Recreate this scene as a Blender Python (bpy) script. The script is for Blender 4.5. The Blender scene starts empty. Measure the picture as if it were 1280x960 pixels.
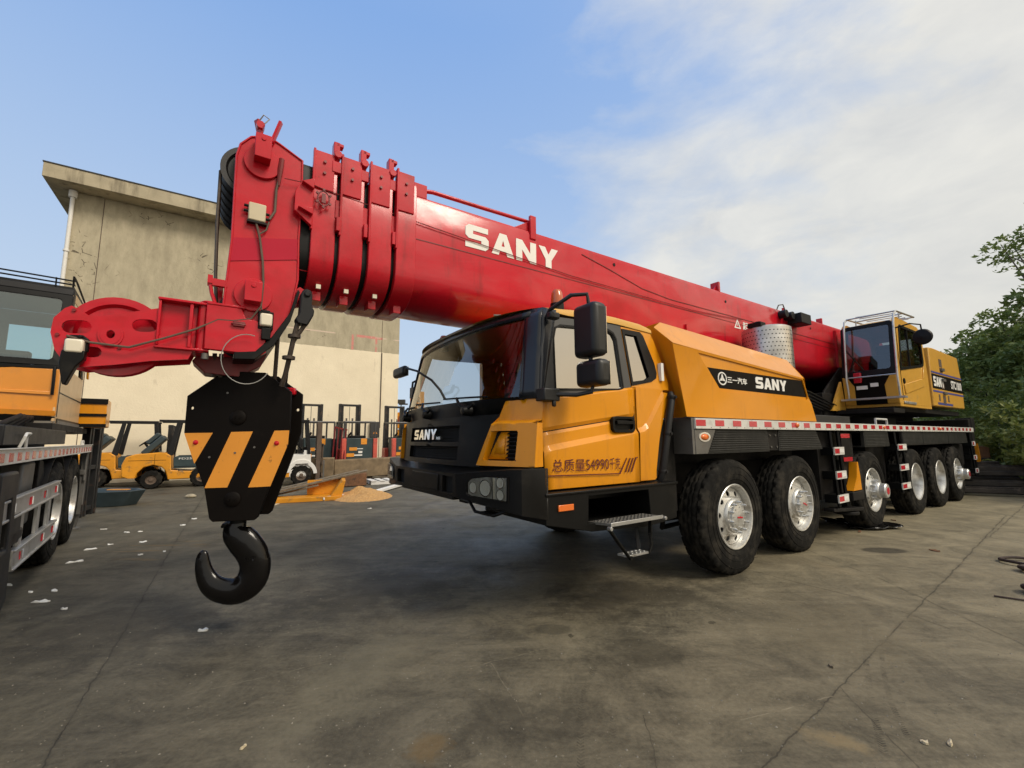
import bpy, bmesh, math, random
import numpy as np
from mathutils import Vector, Matrix
from mathutils.geometry import tessellate_polygon
random.seed(7); rng = np.random.default_rng(7)
PI = math.pi
sc = bpy.context.scene
COL = sc.collection
R = math.radians

# ------------------------------------------------------------------ materials
def new_mat(name):
    m = bpy.data.materials.new(name); m.use_nodes = True
    nt = m.node_tree
    for n in list(nt.nodes): nt.nodes.remove(n)
    out = nt.nodes.new('ShaderNodeOutputMaterial')
    return m, nt, out
def N(nt, t, **k):
    n = nt.nodes.new(t)
    for a, b in k.items():
        if a.startswith('i_'): n.inputs[a[2:].replace('_', ' ')].default_value = b
        else: setattr(n, a, b)
    return n
def ramp(nt, src, p0, p1, c0=(0,0,0,1), c1=(1,1,1,1)):
    r = N(nt, 'ShaderNodeValToRGB'); r.color_ramp.elements[0].position = p0; r.color_ramp.elements[1].position = p1
    r.color_ramp.elements[0].color = c0; r.color_ramp.elements[1].color = c1
    nt.links.new(src, r.inputs[0]); return r.outputs[0]
def mixc(nt, fac, a, b, mode='MIX'):
    m = N(nt, 'ShaderNodeMix', data_type='RGBA', blend_type=mode)
    for s, v in ((m.inputs[0], fac), (m.inputs[6], a), (m.inputs[7], b)):
        if isinstance(v, (float, int)): s.default_value = v
        elif isinstance(v, tuple): s.default_value = v
        else: nt.links.new(v, s)
    return m.outputs[2]
def math_(nt, op, a, b=None, c=None, clamp=False):
    m = N(nt, 'ShaderNodeMath', operation=op); m.use_clamp = clamp
    for i, v in enumerate((a, b, c)):
        if v is None: continue
        if isinstance(v, (float, int)): m.inputs[i].default_value = v
        else: nt.links.new(v, m.inputs[i])
    return m.outputs[0]
def c4(c): return (c[0], c[1], c[2], 1.0)
def noise(nt, co, scale, detail=5, rough=.55, dist=0):
    n = N(nt, 'ShaderNodeTexNoise'); n.inputs['Scale'].default_value = scale; n.inputs['Detail'].default_value = detail
    n.inputs['Roughness'].default_value = rough; n.inputs['Distortion'].default_value = dist
    nt.links.new(co, n.inputs['Vector']); return n.outputs['Fac']
def mat(name, col, rough=.5, metal=0., coat=0., crough=.08, var=.15, vs=3., dirt=None, ds=2.5, dlo=.55, dhi=.75, bump=0., bs=40., streak=False, spec=.5, patchy=0., grime=None):
    m, nt, out = new_mat(name)
    p = N(nt, 'ShaderNodeBsdfPrincipled')
    tc = N(nt, 'ShaderNodeTexCoord').outputs['Object']
    n1 = noise(nt, tc, vs, 6)
    lo = tuple(max(0, x*(1-var)) for x in col); hi = tuple(min(1, x*(1+var)) for x in col)
    base = mixc(nt, ramp(nt, n1, .3, .7), c4(lo), c4(hi))
    if dirt is not None:
        co = tc
        if streak:
            mp = N(nt, 'ShaderNodeMapping'); mp.inputs['Scale'].default_value = (1, 1, .18); nt.links.new(tc, mp.inputs['Vector']); co = mp.outputs[0]
        n2 = noise(nt, co, ds, 8, .65)
        f = ramp(nt, n2, dlo, dhi)
        base = mixc(nt, f, base, c4(dirt))
    if grime is not None:
        mg = N(nt, 'ShaderNodeMapping'); mg.inputs['Scale'].default_value = (5, 5, .8); nt.links.new(tc, mg.inputs['Vector'])
        g = math_(nt, 'MULTIPLY', ramp(nt, noise(nt, mg.outputs[0], 1.3, 6, .7), .56, .74), .55)
        base = mixc(nt, g, base, c4(grime))
        g2 = math_(nt, 'MULTIPLY', ramp(nt, noise(nt, tc, 22, 5, .7), .66, .74), .5)
        base = mixc(nt, g2, base, c4(grime))
    nt.links.new(base, p.inputs['Base Color'])
    n3 = noise(nt, tc, vs*2.3, 4)
    rr = N(nt, 'ShaderNodeMapRange'); rr.inputs['To Min'].default_value = max(.02, rough*.8); rr.inputs['To Max'].default_value = min(1, rough*1.25)
    nt.links.new(n3, rr.inputs['Value']); nt.links.new(rr.outputs[0], p.inputs['Roughness'])
    if patchy > 0:
        pr = N(nt, 'ShaderNodeMapRange'); pr.inputs['From Min'].default_value = .38; pr.inputs['From Max'].default_value = .62
        pr.inputs['To Min'].default_value = coat*(1-patchy); pr.inputs['To Max'].default_value = coat
        mq = N(nt, 'ShaderNodeMapping'); mq.inputs['Scale'].default_value = (.5, 1, 1.3); nt.links.new(tc, mq.inputs['Vector'])
        nt.links.new(noise(nt, mq.outputs[0], 1.6, 7, .68, .6), pr.inputs['Value']); nt.links.new(pr.outputs[0], p.inputs['Coat Weight'])
    p.inputs['Metallic'].default_value = metal
    if patchy == 0: p.inputs['Coat Weight'].default_value = coat
    p.inputs['Coat Roughness'].default_value = crough
    p.inputs['Specular IOR Level'].default_value = spec
    if bump > 0:
        b = N(nt, 'ShaderNodeBump'); b.inputs['Strength'].default_value = bump; b.inputs['Distance'].default_value = .01
        nt.links.new(noise(nt, tc, bs, 4), b.inputs['Height']); nt.links.new(b.outputs[0], p.inputs['Normal'])
    nt.links.new(p.outputs[0], out.inputs[0])
    return m
def glass(name, tint=(.25,.28,.28), ior=1.6, add=.06, rough=.01):
    m, nt, out = new_mat(name)
    tr = N(nt, 'ShaderNodeBsdfTransparent'); tr.inputs[0].default_value = c4(tint)
    gl = N(nt, 'ShaderNodeBsdfGlossy'); gl.inputs['Roughness'].default_value = rough; gl.inputs[0].default_value = (.95,.95,.95,1)
    lw = N(nt, 'ShaderNodeLayerWeight'); lw.inputs[0].default_value = .5
    f = math_(nt, 'ADD', math_(nt, 'MULTIPLY', math_(nt, 'POWER', lw.outputs['Facing'], 4.), .8), .02+add, clamp=True)
    mx = N(nt, 'ShaderNodeMixShader'); nt.links.new(f, mx.inputs[0]); nt.links.new(tr.outputs[0], mx.inputs[1]); nt.links.new(gl.outputs[0], mx.inputs[2])
    nt.links.new(mx.outputs[0], out.inputs[0]); return m

M = {}
M['red'] = mat('red_paint', (.50,.005,.018), .36, coat=1., crough=.13, spec=.15, var=.08, dirt=(.33,.003,.004), ds=1.6, dlo=.52, dhi=.85, bump=.05, bs=3.5, patchy=.75, grime=(.12,.01,.01))
M['redm'] = mat('red_brushed_paint', (.51,.006,.018), .40, coat=.9, crough=.16, spec=.15, var=.09, dirt=(.34,.005,.006), ds=4, dlo=.5, dhi=.85, bump=.06, bs=40, patchy=.6, grime=(.14,.012,.012))
M['redband'] = mat('red_touched_up_paint', (.44,.003,.026), .5, spec=.1, coat=.4, var=.05)
M['darkred'] = mat('dark_red_paint', (.18,.01,.012), .4, var=.3, dirt=(.05,.02,.02), ds=6)
M['yellow'] = mat('orange_yellow_paint', (.68,.26,.003), .36, coat=.32, var=.05, vs=2, dirt=(.60,.20,.006), ds=3, dlo=.58, dhi=.85, bump=.02, bs=5, spec=.35, grime=(.40,.15,.02))
M['yellowold'] = mat('worn_yellow_paint', (.66,.27,.010), .5, coat=.1, var=.12, vs=3, dirt=(.20,.12,.05), ds=5, dlo=.56, dhi=.72)
M['cabyellow'] = mat('faded_yellow_paint', (.62,.33,.045), .42, coat=.25, var=.08, dirt=(.42,.24,.07), ds=3)
M['black'] = mat('black_paint', (.0045,.0045,.0045), .42, coat=.0, spec=.2, var=.3, dirt=(.018,.016,.013), ds=5, dlo=.55, dhi=.8)
M['hookblack'] = mat('glossy_black_paint', (.004,.0035,.0035), .18, coat=.3, spec=.2, var=.2, vs=8, bump=.25, bs=14)
M['plate_black'] = mat('satin_black_plate', (.0045,.003,.0022), .55, coat=.0, spec=.12, var=.2, vs=4, dirt=(.012,.009,.006), ds=9, dlo=.62, dhi=.8)
M['under'] = mat('grimy_chassis_black', (.010,.009,.0085), .65, spec=.2, var=.3, dirt=(.028,.025,.021), ds=4, dlo=.5, dhi=.8)
M['dgrey'] = mat('dark_grey_plastic', (.014,.014,.015), .5, spec=.25, var=.15, bump=.1, bs=120)
M['mirror'] = mat('black_mirror_plastic', (.010,.010,.010), .45, var=.1, bump=.1, bs=200)
M['grey'] = mat('grey_frame_plastic', (.05,.05,.05), .42, var=.1)
M['pillar'] = mat('glossy_black_pillar', (.014,.016,.021), .25, coat=.25, spec=.3, var=.1)
M['fender'] = mat('dusty_rubber_fender', (.024,.024,.022), .6, spec=.3, var=.25, dirt=(.05,.046,.04), ds=6)
M['tyre'] = mat('tyre_rubber', (.011,.0105,.0095), .8, spec=.12, var=.3, vs=10, dirt=(.050,.044,.035), ds=5, dlo=.48, dhi=.78, bump=.3, bs=60)
M['silver'] = mat('silver_rim_paint', (.62,.62,.60), .35, metal=.65, var=.08, dirt=(.24,.20,.15), ds=7, dlo=.50, dhi=.75)
M['alu'] = mat('dull_aluminium', (.50,.50,.49), .4, metal=.8, var=.12, dirt=(.25,.24,.22), ds=8)
M['steel'] = mat('worn_steel', (.15,.145,.135), .5, metal=.5, var=.2, dirt=(.15,.12,.09), ds=10)
M['white'] = mat('white_paint', (.75,.74,.71), .5, var=.05, dirt=(.5,.47,.42), ds=6, dlo=.6, dhi=.85)
M['railwhite'] = mat('white_reflective_rail', (.62,.61,.57), .38, var=.07, dirt=(.38,.36,.32), ds=9, dlo=.5, dhi=.8)
M['reflred'] = mat('red_reflector', (.50,.015,.03), .25, coat=.5, var=.1)
M['amber'] = mat('amber_lens', (.75,.16,.02), .2, coat=.5, var=.1)
M['beacon'] = mat('orange_beacon_lens', (.50,.10,.02), .22, coat=.6, var=.12)
M['decal'] = mat('white_decal', (.80,.79,.75), .5, var=.03)
M['maroon'] = mat('maroon_decal', (.10,.01,.015), .4, var=.05)
M['stripe'] = mat('orange_warning_paint', (.74,.29,.03), .45, var=.06, dirt=(.16,.07,.02), ds=16, dlo=.62, dhi=.70)
M['blue'] = mat('blue_decal', (.06,.07,.28), .4)
M['hole'] = mat('dark_recess', (.004,.004,.004), .9)
M['interior'] = mat('cab_interior_grey', (.20,.18,.15), .7)
M['seat'] = mat('seat_fabric', (.04,.04,.045), .9)
M['lampref'] = mat('lamp_reflector', (.80,.80,.78), .35, metal=.1, var=.05, vs=5)
M['lens'] = glass('clear_lens', (.85,.85,.82), 1.45, .03)
M['chrome'] = mat('chrome_reflector', (.85,.85,.85), .12, metal=1., var=.03)
M['glassf'] = glass('windscreen_glass', (.60,.63,.62), 1.5, .07)
M['glasss'] = glass('side_window_glass', (.12,.13,.13), 1.55, .42)
M['glassc'] = glass('operator_cab_glass', (.45,.50,.52), 1.5, .08)
M['ropem'] = mat('wire_rope_steel', (.06,.045,.035), .5, metal=.4, var=.3, vs=60)
M['wire'] = mat('grey_cable', (.28,.27,.25), .5)
M['beige'] = mat('beige_plastic_box', (.55,.47,.32), .5, var=.08)
M['whitelamp'] = mat('frosted_lamp_glass', (.72,.66,.52), .3, var=.08)
M['woodw'] = mat('weathered_planks', (.16,.13,.09), .8, var=.35, vs=9)
M['rust'] = mat('rusty_steel', (.16,.075,.035), .85, var=.35, vs=8, dirt=(.05,.03,.02), ds=6)
M['rustbeam'] = mat('dull_brown_beam', (.20,.145,.085), .85, var=.3, vs=5, dirt=(.09,.06,.035), ds=4, streak=True)
M['paper'] = mat('white_paper', (.78,.78,.75), .8, var=.04)
M['fork_red'] = mat('salmon_red_paint', (.58,.10,.07), .45, coat=.2, var=.1, dirt=(.25,.08,.06), ds=7)
M['battery'] = mat('dark_green_grey_panel', (.03,.05,.055), .45, var=.2)
M['darkgreen'] = mat('dark_blue_green_plastic', (.03,.045,.05), .5, var=.25)
M['mastm'] = mat('mast_black_steel', (.012,.012,.012), .5, var=.3, dirt=(.09,.05,.03), ds=6)
M['brown'] = mat('brown_rusted_mast', (.10,.07,.05), .7, var=.3)
M['bumperb'] = mat('black_bumper', (.006,.0055,.005), .45, coat=.05, spec=.2, var=.2, dirt=(.022,.02,.017), ds=3)
M['deck'] = mat('dark_deck_plate', (.018,.018,.017), .6, var=.3)
# perforated / dimpled stainless drum
def drum_mat():
    m, nt, out = new_mat('dimpled_stainless')
    p = N(nt, 'ShaderNodeBsdfPrincipled'); p.inputs['Metallic'].default_value = .9; p.inputs['Roughness'].default_value = .33
    tc = N(nt, 'ShaderNodeTexCoord').outputs['Object']
    nt.links.new(mixc(nt, ramp(nt, noise(nt, tc, 5), .35, .7), (.62,.60,.57,1), (.42,.40,.37,1)), p.inputs['Base Color'])
    nt.links.new(p.outputs[0], out.inputs[0]); return m
M['drum'] = drum_mat()

# ------------------------------------------------------------------ mesh builder
class MB:
    def __init__(s): s.v = []; s.f = []; s.m = []
    def add(s, vs, fs, mi=0):
        b = len(s.v); s.v += [tuple(float(c) for c in x) for x in vs]
        for f in fs: s.f.append(tuple(b+i for i in f)); s.m.append(mi)
    def quad(s, *p, mi=0): s.add(p, [tuple(range(len(p)))], mi)
    def box(s, x0, x1, y0, y1, z0, z1, mi=0, rot=None, at=None):
        x0, x1 = sorted((x0, x1)); y0, y1 = sorted((y0, y1)); z0, z1 = sorted((z0, z1))
        vs = [(x, y, z) for z in (z0, z1) for y in (y0, y1) for x in (x0, x1)]
        if rot is not None:
            c = Vector(at) if at else Vector(((x0+x1)/2, (y0+y1)/2, (z0+z1)/2))
            vs = [tuple(rot @ (Vector(v)-c) + c) for v in vs]
        s.add(vs, [(0,2,3,1),(4,5,7,6),(0,1,5,4),(2,6,7,3),(0,4,6,2),(1,3,7,5)], mi)
    def bar(s, a, b, w, h, mi=0, up=(0,0,1)):
        a = Vector(a); b = Vector(b); d = (b-a).normalized(); u = Vector(up)
        r = d.cross(u)
        if r.length < 1e-4: r = d.cross(Vector((1,0,0)))
        r.normalize(); u = r.cross(d).normalized()
        vs = []
        for p in (a, b):
            for i, j in ((-1,-1),(1,-1),(1,1),(-1,1)): vs.append(p + r*(i*w/2) + u*(j*h/2))
        s.add(vs, [(0,1,2,3),(7,6,5,4),(0,4,5,1),(1,5,6,2),(2,6,7,3),(3,7,4,0)], mi)
    def prism(s, outer, fn, d0, d1, holes=(), mi=0):
        """extrude a 2D outline (with holes) between depth d0 and d1, fn(a,b,d) -> xyz"""
        loops = [list(outer)] + [list(h) for h in holes]
        flat = [p for l in loops for p in l]
        def area(l): return abs(sum(l[i-1][0]*l[i][1]-l[i][0]*l[i-1][1] for i in range(len(l))))/2
        want = area(loops[0])-sum(area(l) for l in loops[1:]); best = None
        for att in range(14):
            flat = [p for l in loops for p in l]
            tris = tessellate_polygon([[Vector((p[0], p[1], 0)) for p in l] for l in loops])
            got = sum(area([flat[i] for i in t]) for t in tris); err = abs(got-want)/max(want, 1e-9)
            if best is None or err < best[0]: best = (err, [list(l) for l in loops], tris)
            if err < 1e-4 or len(loops) == 1: break
            k = att % len(loops); loops[k] = loops[k][1:]+loops[k][:1]
            if len(loops) > 2: loops[1:] = loops[2:]+loops[1:2]
        _, loops, tris = best; flat = [p for l in loops for p in l]
        n = len(flat)
        vs = [fn(p[0], p[1], d0) for p in flat] + [fn(p[0], p[1], d1) for p in flat]
        fs = []
        for t in tris: fs.append(tuple(t)); fs.append(tuple(n+i for i in reversed(t)))
        k = 0
        for l in loops:
            L = len(l)
            for i in range(L):
                a, b = k+i, k+(i+1) % L
                fs.append((a, b, n+b, n+a))
            k += L
        s.add(vs, fs, mi)
    def tube(s, pts, r, n=8, mi=0, cap=True, flat=1.0, closed=False, up=None):
        pts = [Vector(p) for p in pts]; L = len(pts)
        rs = r if isinstance(r, (list, tuple)) else [r]*L
        T = []
        for i in range(L):
            a = pts[i-1] if (i or closed) else pts[i]; b = pts[(i+1) % L] if (i < L-1 or closed) else pts[i]
            T.append((b-a).normalized())
        ref = Vector(up) if up else (Vector((0,0,1)) if abs(T[0].z) < .9 else Vector((1,0,0)))
        nr = (ref - T[0]*ref.dot(T[0])).normalized()
        vs = []
        for i in range(L):
            nr = (nr - T[i]*nr.dot(T[i])).normalized(); bn = T[i].cross(nr)
            for k in range(n):
                a = 2*PI*k/n; vs.append(pts[i] + nr*math.cos(a)*rs[i]*flat + bn*math.sin(a)*rs[i])
        fs = []
        for i in range(L if closed else L-1):
            j = (i+1) % L
            for k in range(n):
                fs.append((i*n+k, i*n+(k+1) % n, j*n+(k+1) % n, j*n+k))
        if cap and not closed:
            fs.append(tuple(range(n-1, -1, -1))); fs.append(tuple((L-1)*n+k for k in range(n)))
        s.add(vs, fs, mi)
    def lathe(s, prof, c=(0,0,0), axis='y', n=48, mi=0, closed=False, rfn=None, a0=0, a1=2*PI, mis=None):
        """prof: (r, h) pairs; axis of revolution through c"""
        full = abs(a1-a0-2*PI) < 1e-6; vs = []; L = len(prof); cnt = n if full else n+1
        for k in range(cnt):
            a = a0 + (a1-a0)*k/n; ca, sa = math.cos(a), math.sin(a)
            for i, (r, h) in enumerate(prof):
                if rfn: r = rfn(i, k, r)
                if axis == 'y': p = (r*ca, h, r*sa)
                elif axis == 'z': p = (r*ca, r*sa, h)
                else: p = (h, r*ca, r*sa)
                vs.append((p[0]+c[0], p[1]+c[1], p[2]+c[2]))
        M_ = L if closed else L-1
        for k in range(n):
            k2 = (k+1) % cnt
            for i in range(M_):
                j = (i+1) % L
                b = len(s.v)
                s_f = (k*L+i, k*L+j, k2*L+j, k2*L+i)
                s.f.append(tuple(b+q for q in s_f)); s.m.append(mis[i] if mis else mi)
        s.v += [tuple(map(float, x)) for x in vs]
    def cyl(s, c, r, h0, h1, axis='y', n=20, mi=0):
        s.lathe([(0.0001, h0), (r, h0), (r, h1), (0.0001, h1)], c, axis, n, mi)
    def grid(s, fn, nu, nv, mi=0, flip=False):
        vs = [fn(i/nu, j/nv) for j in range(nv+1) for i in range(nu+1)]
        fs = []
        for j in range(nv):
            for i in range(nu):
                a = j*(nu+1)+i; f = (a, a+1, a+nu+2, a+nu+1)
                fs.append(f[::-1] if flip else f)
        s.add(vs, fs, mi)
    def build(s, name, mats, parent=None, smooth=True, ang=38, bevel=0., solid=0., fixn=True, loc=None, rotz=None, seg=2):
        me = bpy.data.meshes.new(name); me.from_pydata(s.v, [], s.f)
        if not isinstance(mats, (list, tuple)): mats = [mats]
        for m in mats: me.materials.append(M[m] if isinstance(m, str) else m)
        me.polygons.foreach_set('material_index', s.m)
        if fixn:
            bm = bmesh.new(); bm.from_mesh(me)
            bmesh.ops.remove_doubles(bm, verts=bm.verts, dist=1e-5)
            bmesh.ops.recalc_face_normals(bm, faces=bm.faces); bm.to_mesh(me); bm.free()
        if smooth:
            me.polygons.foreach_set('use_smooth', [True]*len(me.polygons)); me.set_sharp_from_angle(angle=R(ang))
        me.update()
        o = bpy.data.objects.new(name, me); COL.objects.link(o)
        if parent is not None: o.parent = parent
        if loc is not None: o.location = loc
        if rotz is not None: o.rotation_euler = (0, 0, rotz)
        if solid:
            md = o.modifiers.new('Solidify', 'SOLIDIFY'); md.thickness = solid; md.offset = 0
        if bevel:
            md = o.modifiers.new('Bevel', 'BEVEL'); md.width = bevel; md.segments = seg; md.limit_method = 'ANGLE'; md.angle_limit = R(40); md.harden_normals = False
        return o
def empty(name, loc=(0,0,0), rz=0., parent=None):
    o = bpy.data.objects.new(name, None); COL.objects.link(o); o.location = loc; o.rotation_euler = (0,0,rz); o.empty_display_size = .2
    if parent is not None: o.parent = parent
    return o
def tag(o, label=None, cat=None, group=None, kind=None):
    if label: o['label'] = label
    if cat: o['category'] = cat
    if group: o['group'] = group
    if kind: o['kind'] = kind
    return o
def copy_tree(o, parent=None):
    c = o.copy(); COL.objects.link(c)
    if parent is not None: c.parent = parent
    for ch in list(o.children): copy_tree(ch, c)
    return c
UVZ = lambda a, b, d: (a, d, b)          # outline in (u, z), depth = v
def VZ(a, b, d): return (d, a, b)        # outline in (v, z), depth = u
def XY(a, b, d): return (a, b, d)
def circ(cx, cy, r, n=16, ry=None, ph=0): return [(cx+r*math.cos(2*PI*k/n+ph), cy+(ry or r)*math.sin(2*PI*k/n+ph)) for k in range(n)]
def stad(cx, cy, hw, hh, n=6, ang=0):
    pts = [(hw-hh+hh*math.cos(a), hh*math.sin(a)) for a in [(-PI/2+PI*k/n) for k in range(n+1)]] + [(-(hw-hh)+hh*math.cos(a), hh*math.sin(a)) for a in [(PI/2+PI*k/n) for k in range(n+1)]]
    c, s_ = math.cos(ang), math.sin(ang)
    return [(cx+x*c-y*s_, cy+x*s_+y*c) for x, y in pts]
def rrect(x0, x1, y0, y1, r, n=4):
    pts = []
    for cx, cy, a in ((x1-r, y1-r, 0), (x0+r, y1-r, PI/2), (x0+r, y0+r, PI), (x1-r, y0+r, 1.5*PI)):
        for k in range(n+1): pts.append((cx+r*math.cos(a+PI/2*k/n), cy+r*math.sin(a+PI/2*k/n)))
    return pts
GL = {'S': ([(0,0),(.86,0),(1,.14),(1,.48),(.86,.61),(.32,.61),(.32,.76),(.97,.76),(.97,1),(.14,1),(0,.86),(0,.52),(.14,.39),(.68,.39),(.68,.24),(0,.24)], []),
      'A': ([(0,0),(.36,1),(.68,1),(1.04,0),(.72,0),(.655,.2),(.38,.2),(.315,0)], [[(.445,.42),(.595,.42),(.52,.70)]]),
      'N': ([(0,0),(0,1),(.3,1),(.7,.45),(.7,1),(1,1),(1,0),(.7,0),(.3,.55),(.3,0)], []),
      'Y': ([(.36,0),(.36,.4),(0,1),(.34,1),(.51,.66),(.69,1),(1.03,1),(.67,.4),(.67,0)], [])}
def lettering(word, fn, d0, d1, x0, x1, z0, z1, m, parent, tilt=0.):
    """blocky capitals between x0..x1 (reading direction) and z0..z1; fn(a,b,d)"""
    mb = MB(); n = len(word); step = (x1-x0)/(n-.12); w = step*.88; h = z1-z0
    for i, ch in enumerate(word):
        o, hs = GL[ch]
        f = lambda p, i=i: (x0+i*step+p[0]*w+ (p[1]*h*tilt), z0+p[1]*h)
        mb.prism([f(p) for p in o], fn, d0, d1, [[f(p) for p in q] for q in hs])
    return mb.build('lettering', m, parent, smooth=False)
def font_text(name, s, fn, d0, x0, x1, z0, z1, m, parent, bold=0., keep=False):
    cu = bpy.data.curves.new(name, 'FONT'); cu.body = s; cu.size = 1; cu.offset = bold; cu.resolution_u = 3
    o = bpy.data.objects.new(name, cu); COL.objects.link(o)
    bpy.context.view_layer.update()
    me = bpy.data.meshes.new_from_object(o.evaluated_get(bpy.context.evaluated_depsgraph_get()))
    bpy.data.objects.remove(o); bpy.data.curves.remove(cu)
    vs = np.array([v.co[:] for v in me.vertices]) if len(me.vertices) else np.zeros((1,3))
    mn, mx = vs.min(0), vs.max(0); sx = (x1-x0)/max(mx[0]-mn[0], 1e-6); sz = (z1-z0)/max(mx[1]-mn[1], 1e-6)
    for v in me.vertices: v.co = fn(x0+(v.co.x-mn[0])*sx, z0+(v.co.y-mn[1])*sz, d0)
    me.materials.clear(); me.materials.append(M[m]); me.name = name
    ob = bpy.data.objects.new(name, me); COL.objects.link(ob); ob.parent = parent
    return ob
def lerp(a, b, t): return a+(b-a)*t
def interp(x, tab):
    if x <= tab[0][0]: return tab[0][1]
    for (a, b), (c, d) in zip(tab, tab[1:]):
        if x <= c: return b+(d-b)*(x-a)/(c-a)
    return tab[-1][1]

# ================================================================== MOBILE CRANE (local: x = rearwards, y = to its right side, z = up)
T_ORG = (2.2568, 4.7340, 0.); T_ANG = R(34.0917)
crane = empty('mobile_crane', T_ORG, T_ANG)
tag(crane, 'large orange-yellow six-axle truck crane with long red boom lowered over its cab', 'mobile crane')
K = crane
def sidev(z): return .10 + max(0., z-1.8)*.13
US = [(1.0,-2.44),(1.22,-2.43),(1.77,-2.38),(2.55,-2.22),(2.70,-2.05)]
def cf(v, z, off=0.):
    t = min(1., abs((v-1.5)/1.44)); bulge = interp(z, [(1.2,.30),(1.8,.30),(2.6,.24)])
    return interp(z, US) - bulge*(1-t**2.6) + off
# ---- chassis
mb = MB()
for v0, v1 in ((.95,1.15),(1.85,2.05)): mb.box(-2.1, 11.2, v0, v1, .72, 1.22)
for u in (.19,1.77,4.25,6.5,8.05,9.45): mb.cyl((u,0,.60), .12, .35, 2.65, 'y', 16); mb.lathe([(0.001,1.15),(.22,1.22),(.30,1.5),(.22,1.78),(.001,1.85)], (u,0,.62), 'y', 20)
mb.box(2.72, 3.9, .16, 2.84, .55, 1.52); mb.box(5.0, 5.9, .3, 2.7, .55, 1.5); mb.box(10.2, 11.2, .2, 2.8, .6, 1.5)
mb.box(-1.0, -.52, .22, 2.8, .70, 1.62); mb.box(-.5, 2.6, .45, 2.55, 1.15, 1.55)
mb.box(-2.2,-1.2,.9,2.1,.85,1.0); mb.tube([(-.6,.8,.5),(1.5,.8,.5),(2.6,.5,.62)], .05, 8); mb.tube([(-.4,.4,.9),(-.3,.6,.45),(1.6,.9,.42)], .03, 6)
mb.build('chassis_frame', 'under', K, bevel=.006)
# ---- deck
mb = MB(); mb.box(-.48, 11.24, .03, 2.97, 1.535, 1.648)
mb.box(3.2, 4.9, 1.0, 2.0, 1.651, 1.86); mb.box(2.5, 3.1, .9, 2.6, 1.651, 1.95); mb.box(2.3, 4.3, .25, .85, 1.651, 1.78)
mb.build('deck', 'deck', K, bevel=.008)
# ---- white rail with red marks
mb = MB(); mb.box(-.49, 11.26, -.02, .026, 1.54, 1.648)
u = -.485; k = 0
while u < 11.15:
    mb.box(u, u+.17, -.0225, -.018, 1.568, 1.632, mi=1); u += .343
for k in range(70): mb.cyl((-.22+k*.165,0,1.555), .006, -.024, -.018, 'y', 6, mi=2)
mb.build('side_rail', ['railwhite','reflred','steel'], K, bevel=.003)
mb = MB(); mb.box(-.49, 11.26, 2.976, 3.02, 1.54, 1.648); mb.build('side_rail', ['railwhite'], K)
for u in (1.72, 4.9, 8.3):
    mb = MB(); mb.lathe([(.001,-.045),(.02,-.042),(.032,-.03),(.036,-.0235)], (u,0,1.6), 'y', 14)
    o = mb.build('marker_lamp', 'amber', K)
# ---- handle on deck
mb = MB(); mb.tube([(4.95,.1,1.65),(4.95,.1,1.75),(5.5,.1,1.75),(5.5,.1,1.65)], .018, 8); mb.build('grab_rail', 'railwhite', K)
# ---- fender panels under the rail
def fender(u0, u1, b0, b1, z0=1.285, z1=1.532, nm='mudguard'):
    mb = MB(); mb.prism([(u0,z1),(u0+b0,z0),(u1-b1,z0),(u1,z1)], UVZ, .01, .06)
    for k in range(9):
        z = z0+.025+k*.024
        f = (z1-z)/(z1-z0); mb.box(u0+b0*f+.02, u1-b1*f-.02, .002, .012, z, z+.010)
    mb.box(u0+b0, u1-b1, .01, 1.0, z0-.006, z0+.012)
    for uu in (u0+.08+b0*.5, u1-.08-b1*.5): mb.cyl((uu,0,1.5), .008, -.004, .004, 'y', 6)
    return mb.build(nm, 'fender', K, bevel=.003)
fender(-.10, 1.00, -.17, -.03); fender(1.28, 2.34, -.02, -.16); fender(4.06, 5.16, .0, -.04)
fender(5.95, 7.1, -.05, .0); fender(7.13, 8.95, 0, 0); fender(8.98, 10.6, 0, -.05)
mb = MB(); mb.prism([(1.0,1.53),(1.03,1.29),(1.26,1.29),(1.28,1.53)], UVZ, .02, .05)
for uu,zz in ((1.06,1.47),(1.2,1.47),(1.08,1.33),(1.22,1.33)): mb.cyl((uu,0,zz), .012, .008, .02, 'y', 8, mi=1)
mb.build('mudguard_bracket', ['under','steel'], K)
mb = MB(); mb.prism([(-.49,1.533),(-.12,1.533),(-.285,1.283),(-.49,1.283)], UVZ, -.006, .045); mb.box(-.53,-.49,.0,.8,1.283,1.65)
mb.build('corner_plate', 'steel', K, bevel=.003)
mb = MB(); mb.lathe([(.001,-.03),(.02,-.028),(.03,-.018),(.034,-.008)], (-.33,0,1.455), 'y', 16)
for i,q in enumerate(mb.v): mb.v[i] = (-.33+(q[0]+.33)*2.0, q[1], q[2])
o = mb.build('marker_lamp', 'amber', K)
mb = MB(); mb.prism(circ(-.33,1.455,.10,24,.05), UVZ, -.012, -.0065, [circ(-.33,1.455,.075,24,.034)]); mb.build('lamp_bezel', 'chrome', K)

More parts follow.
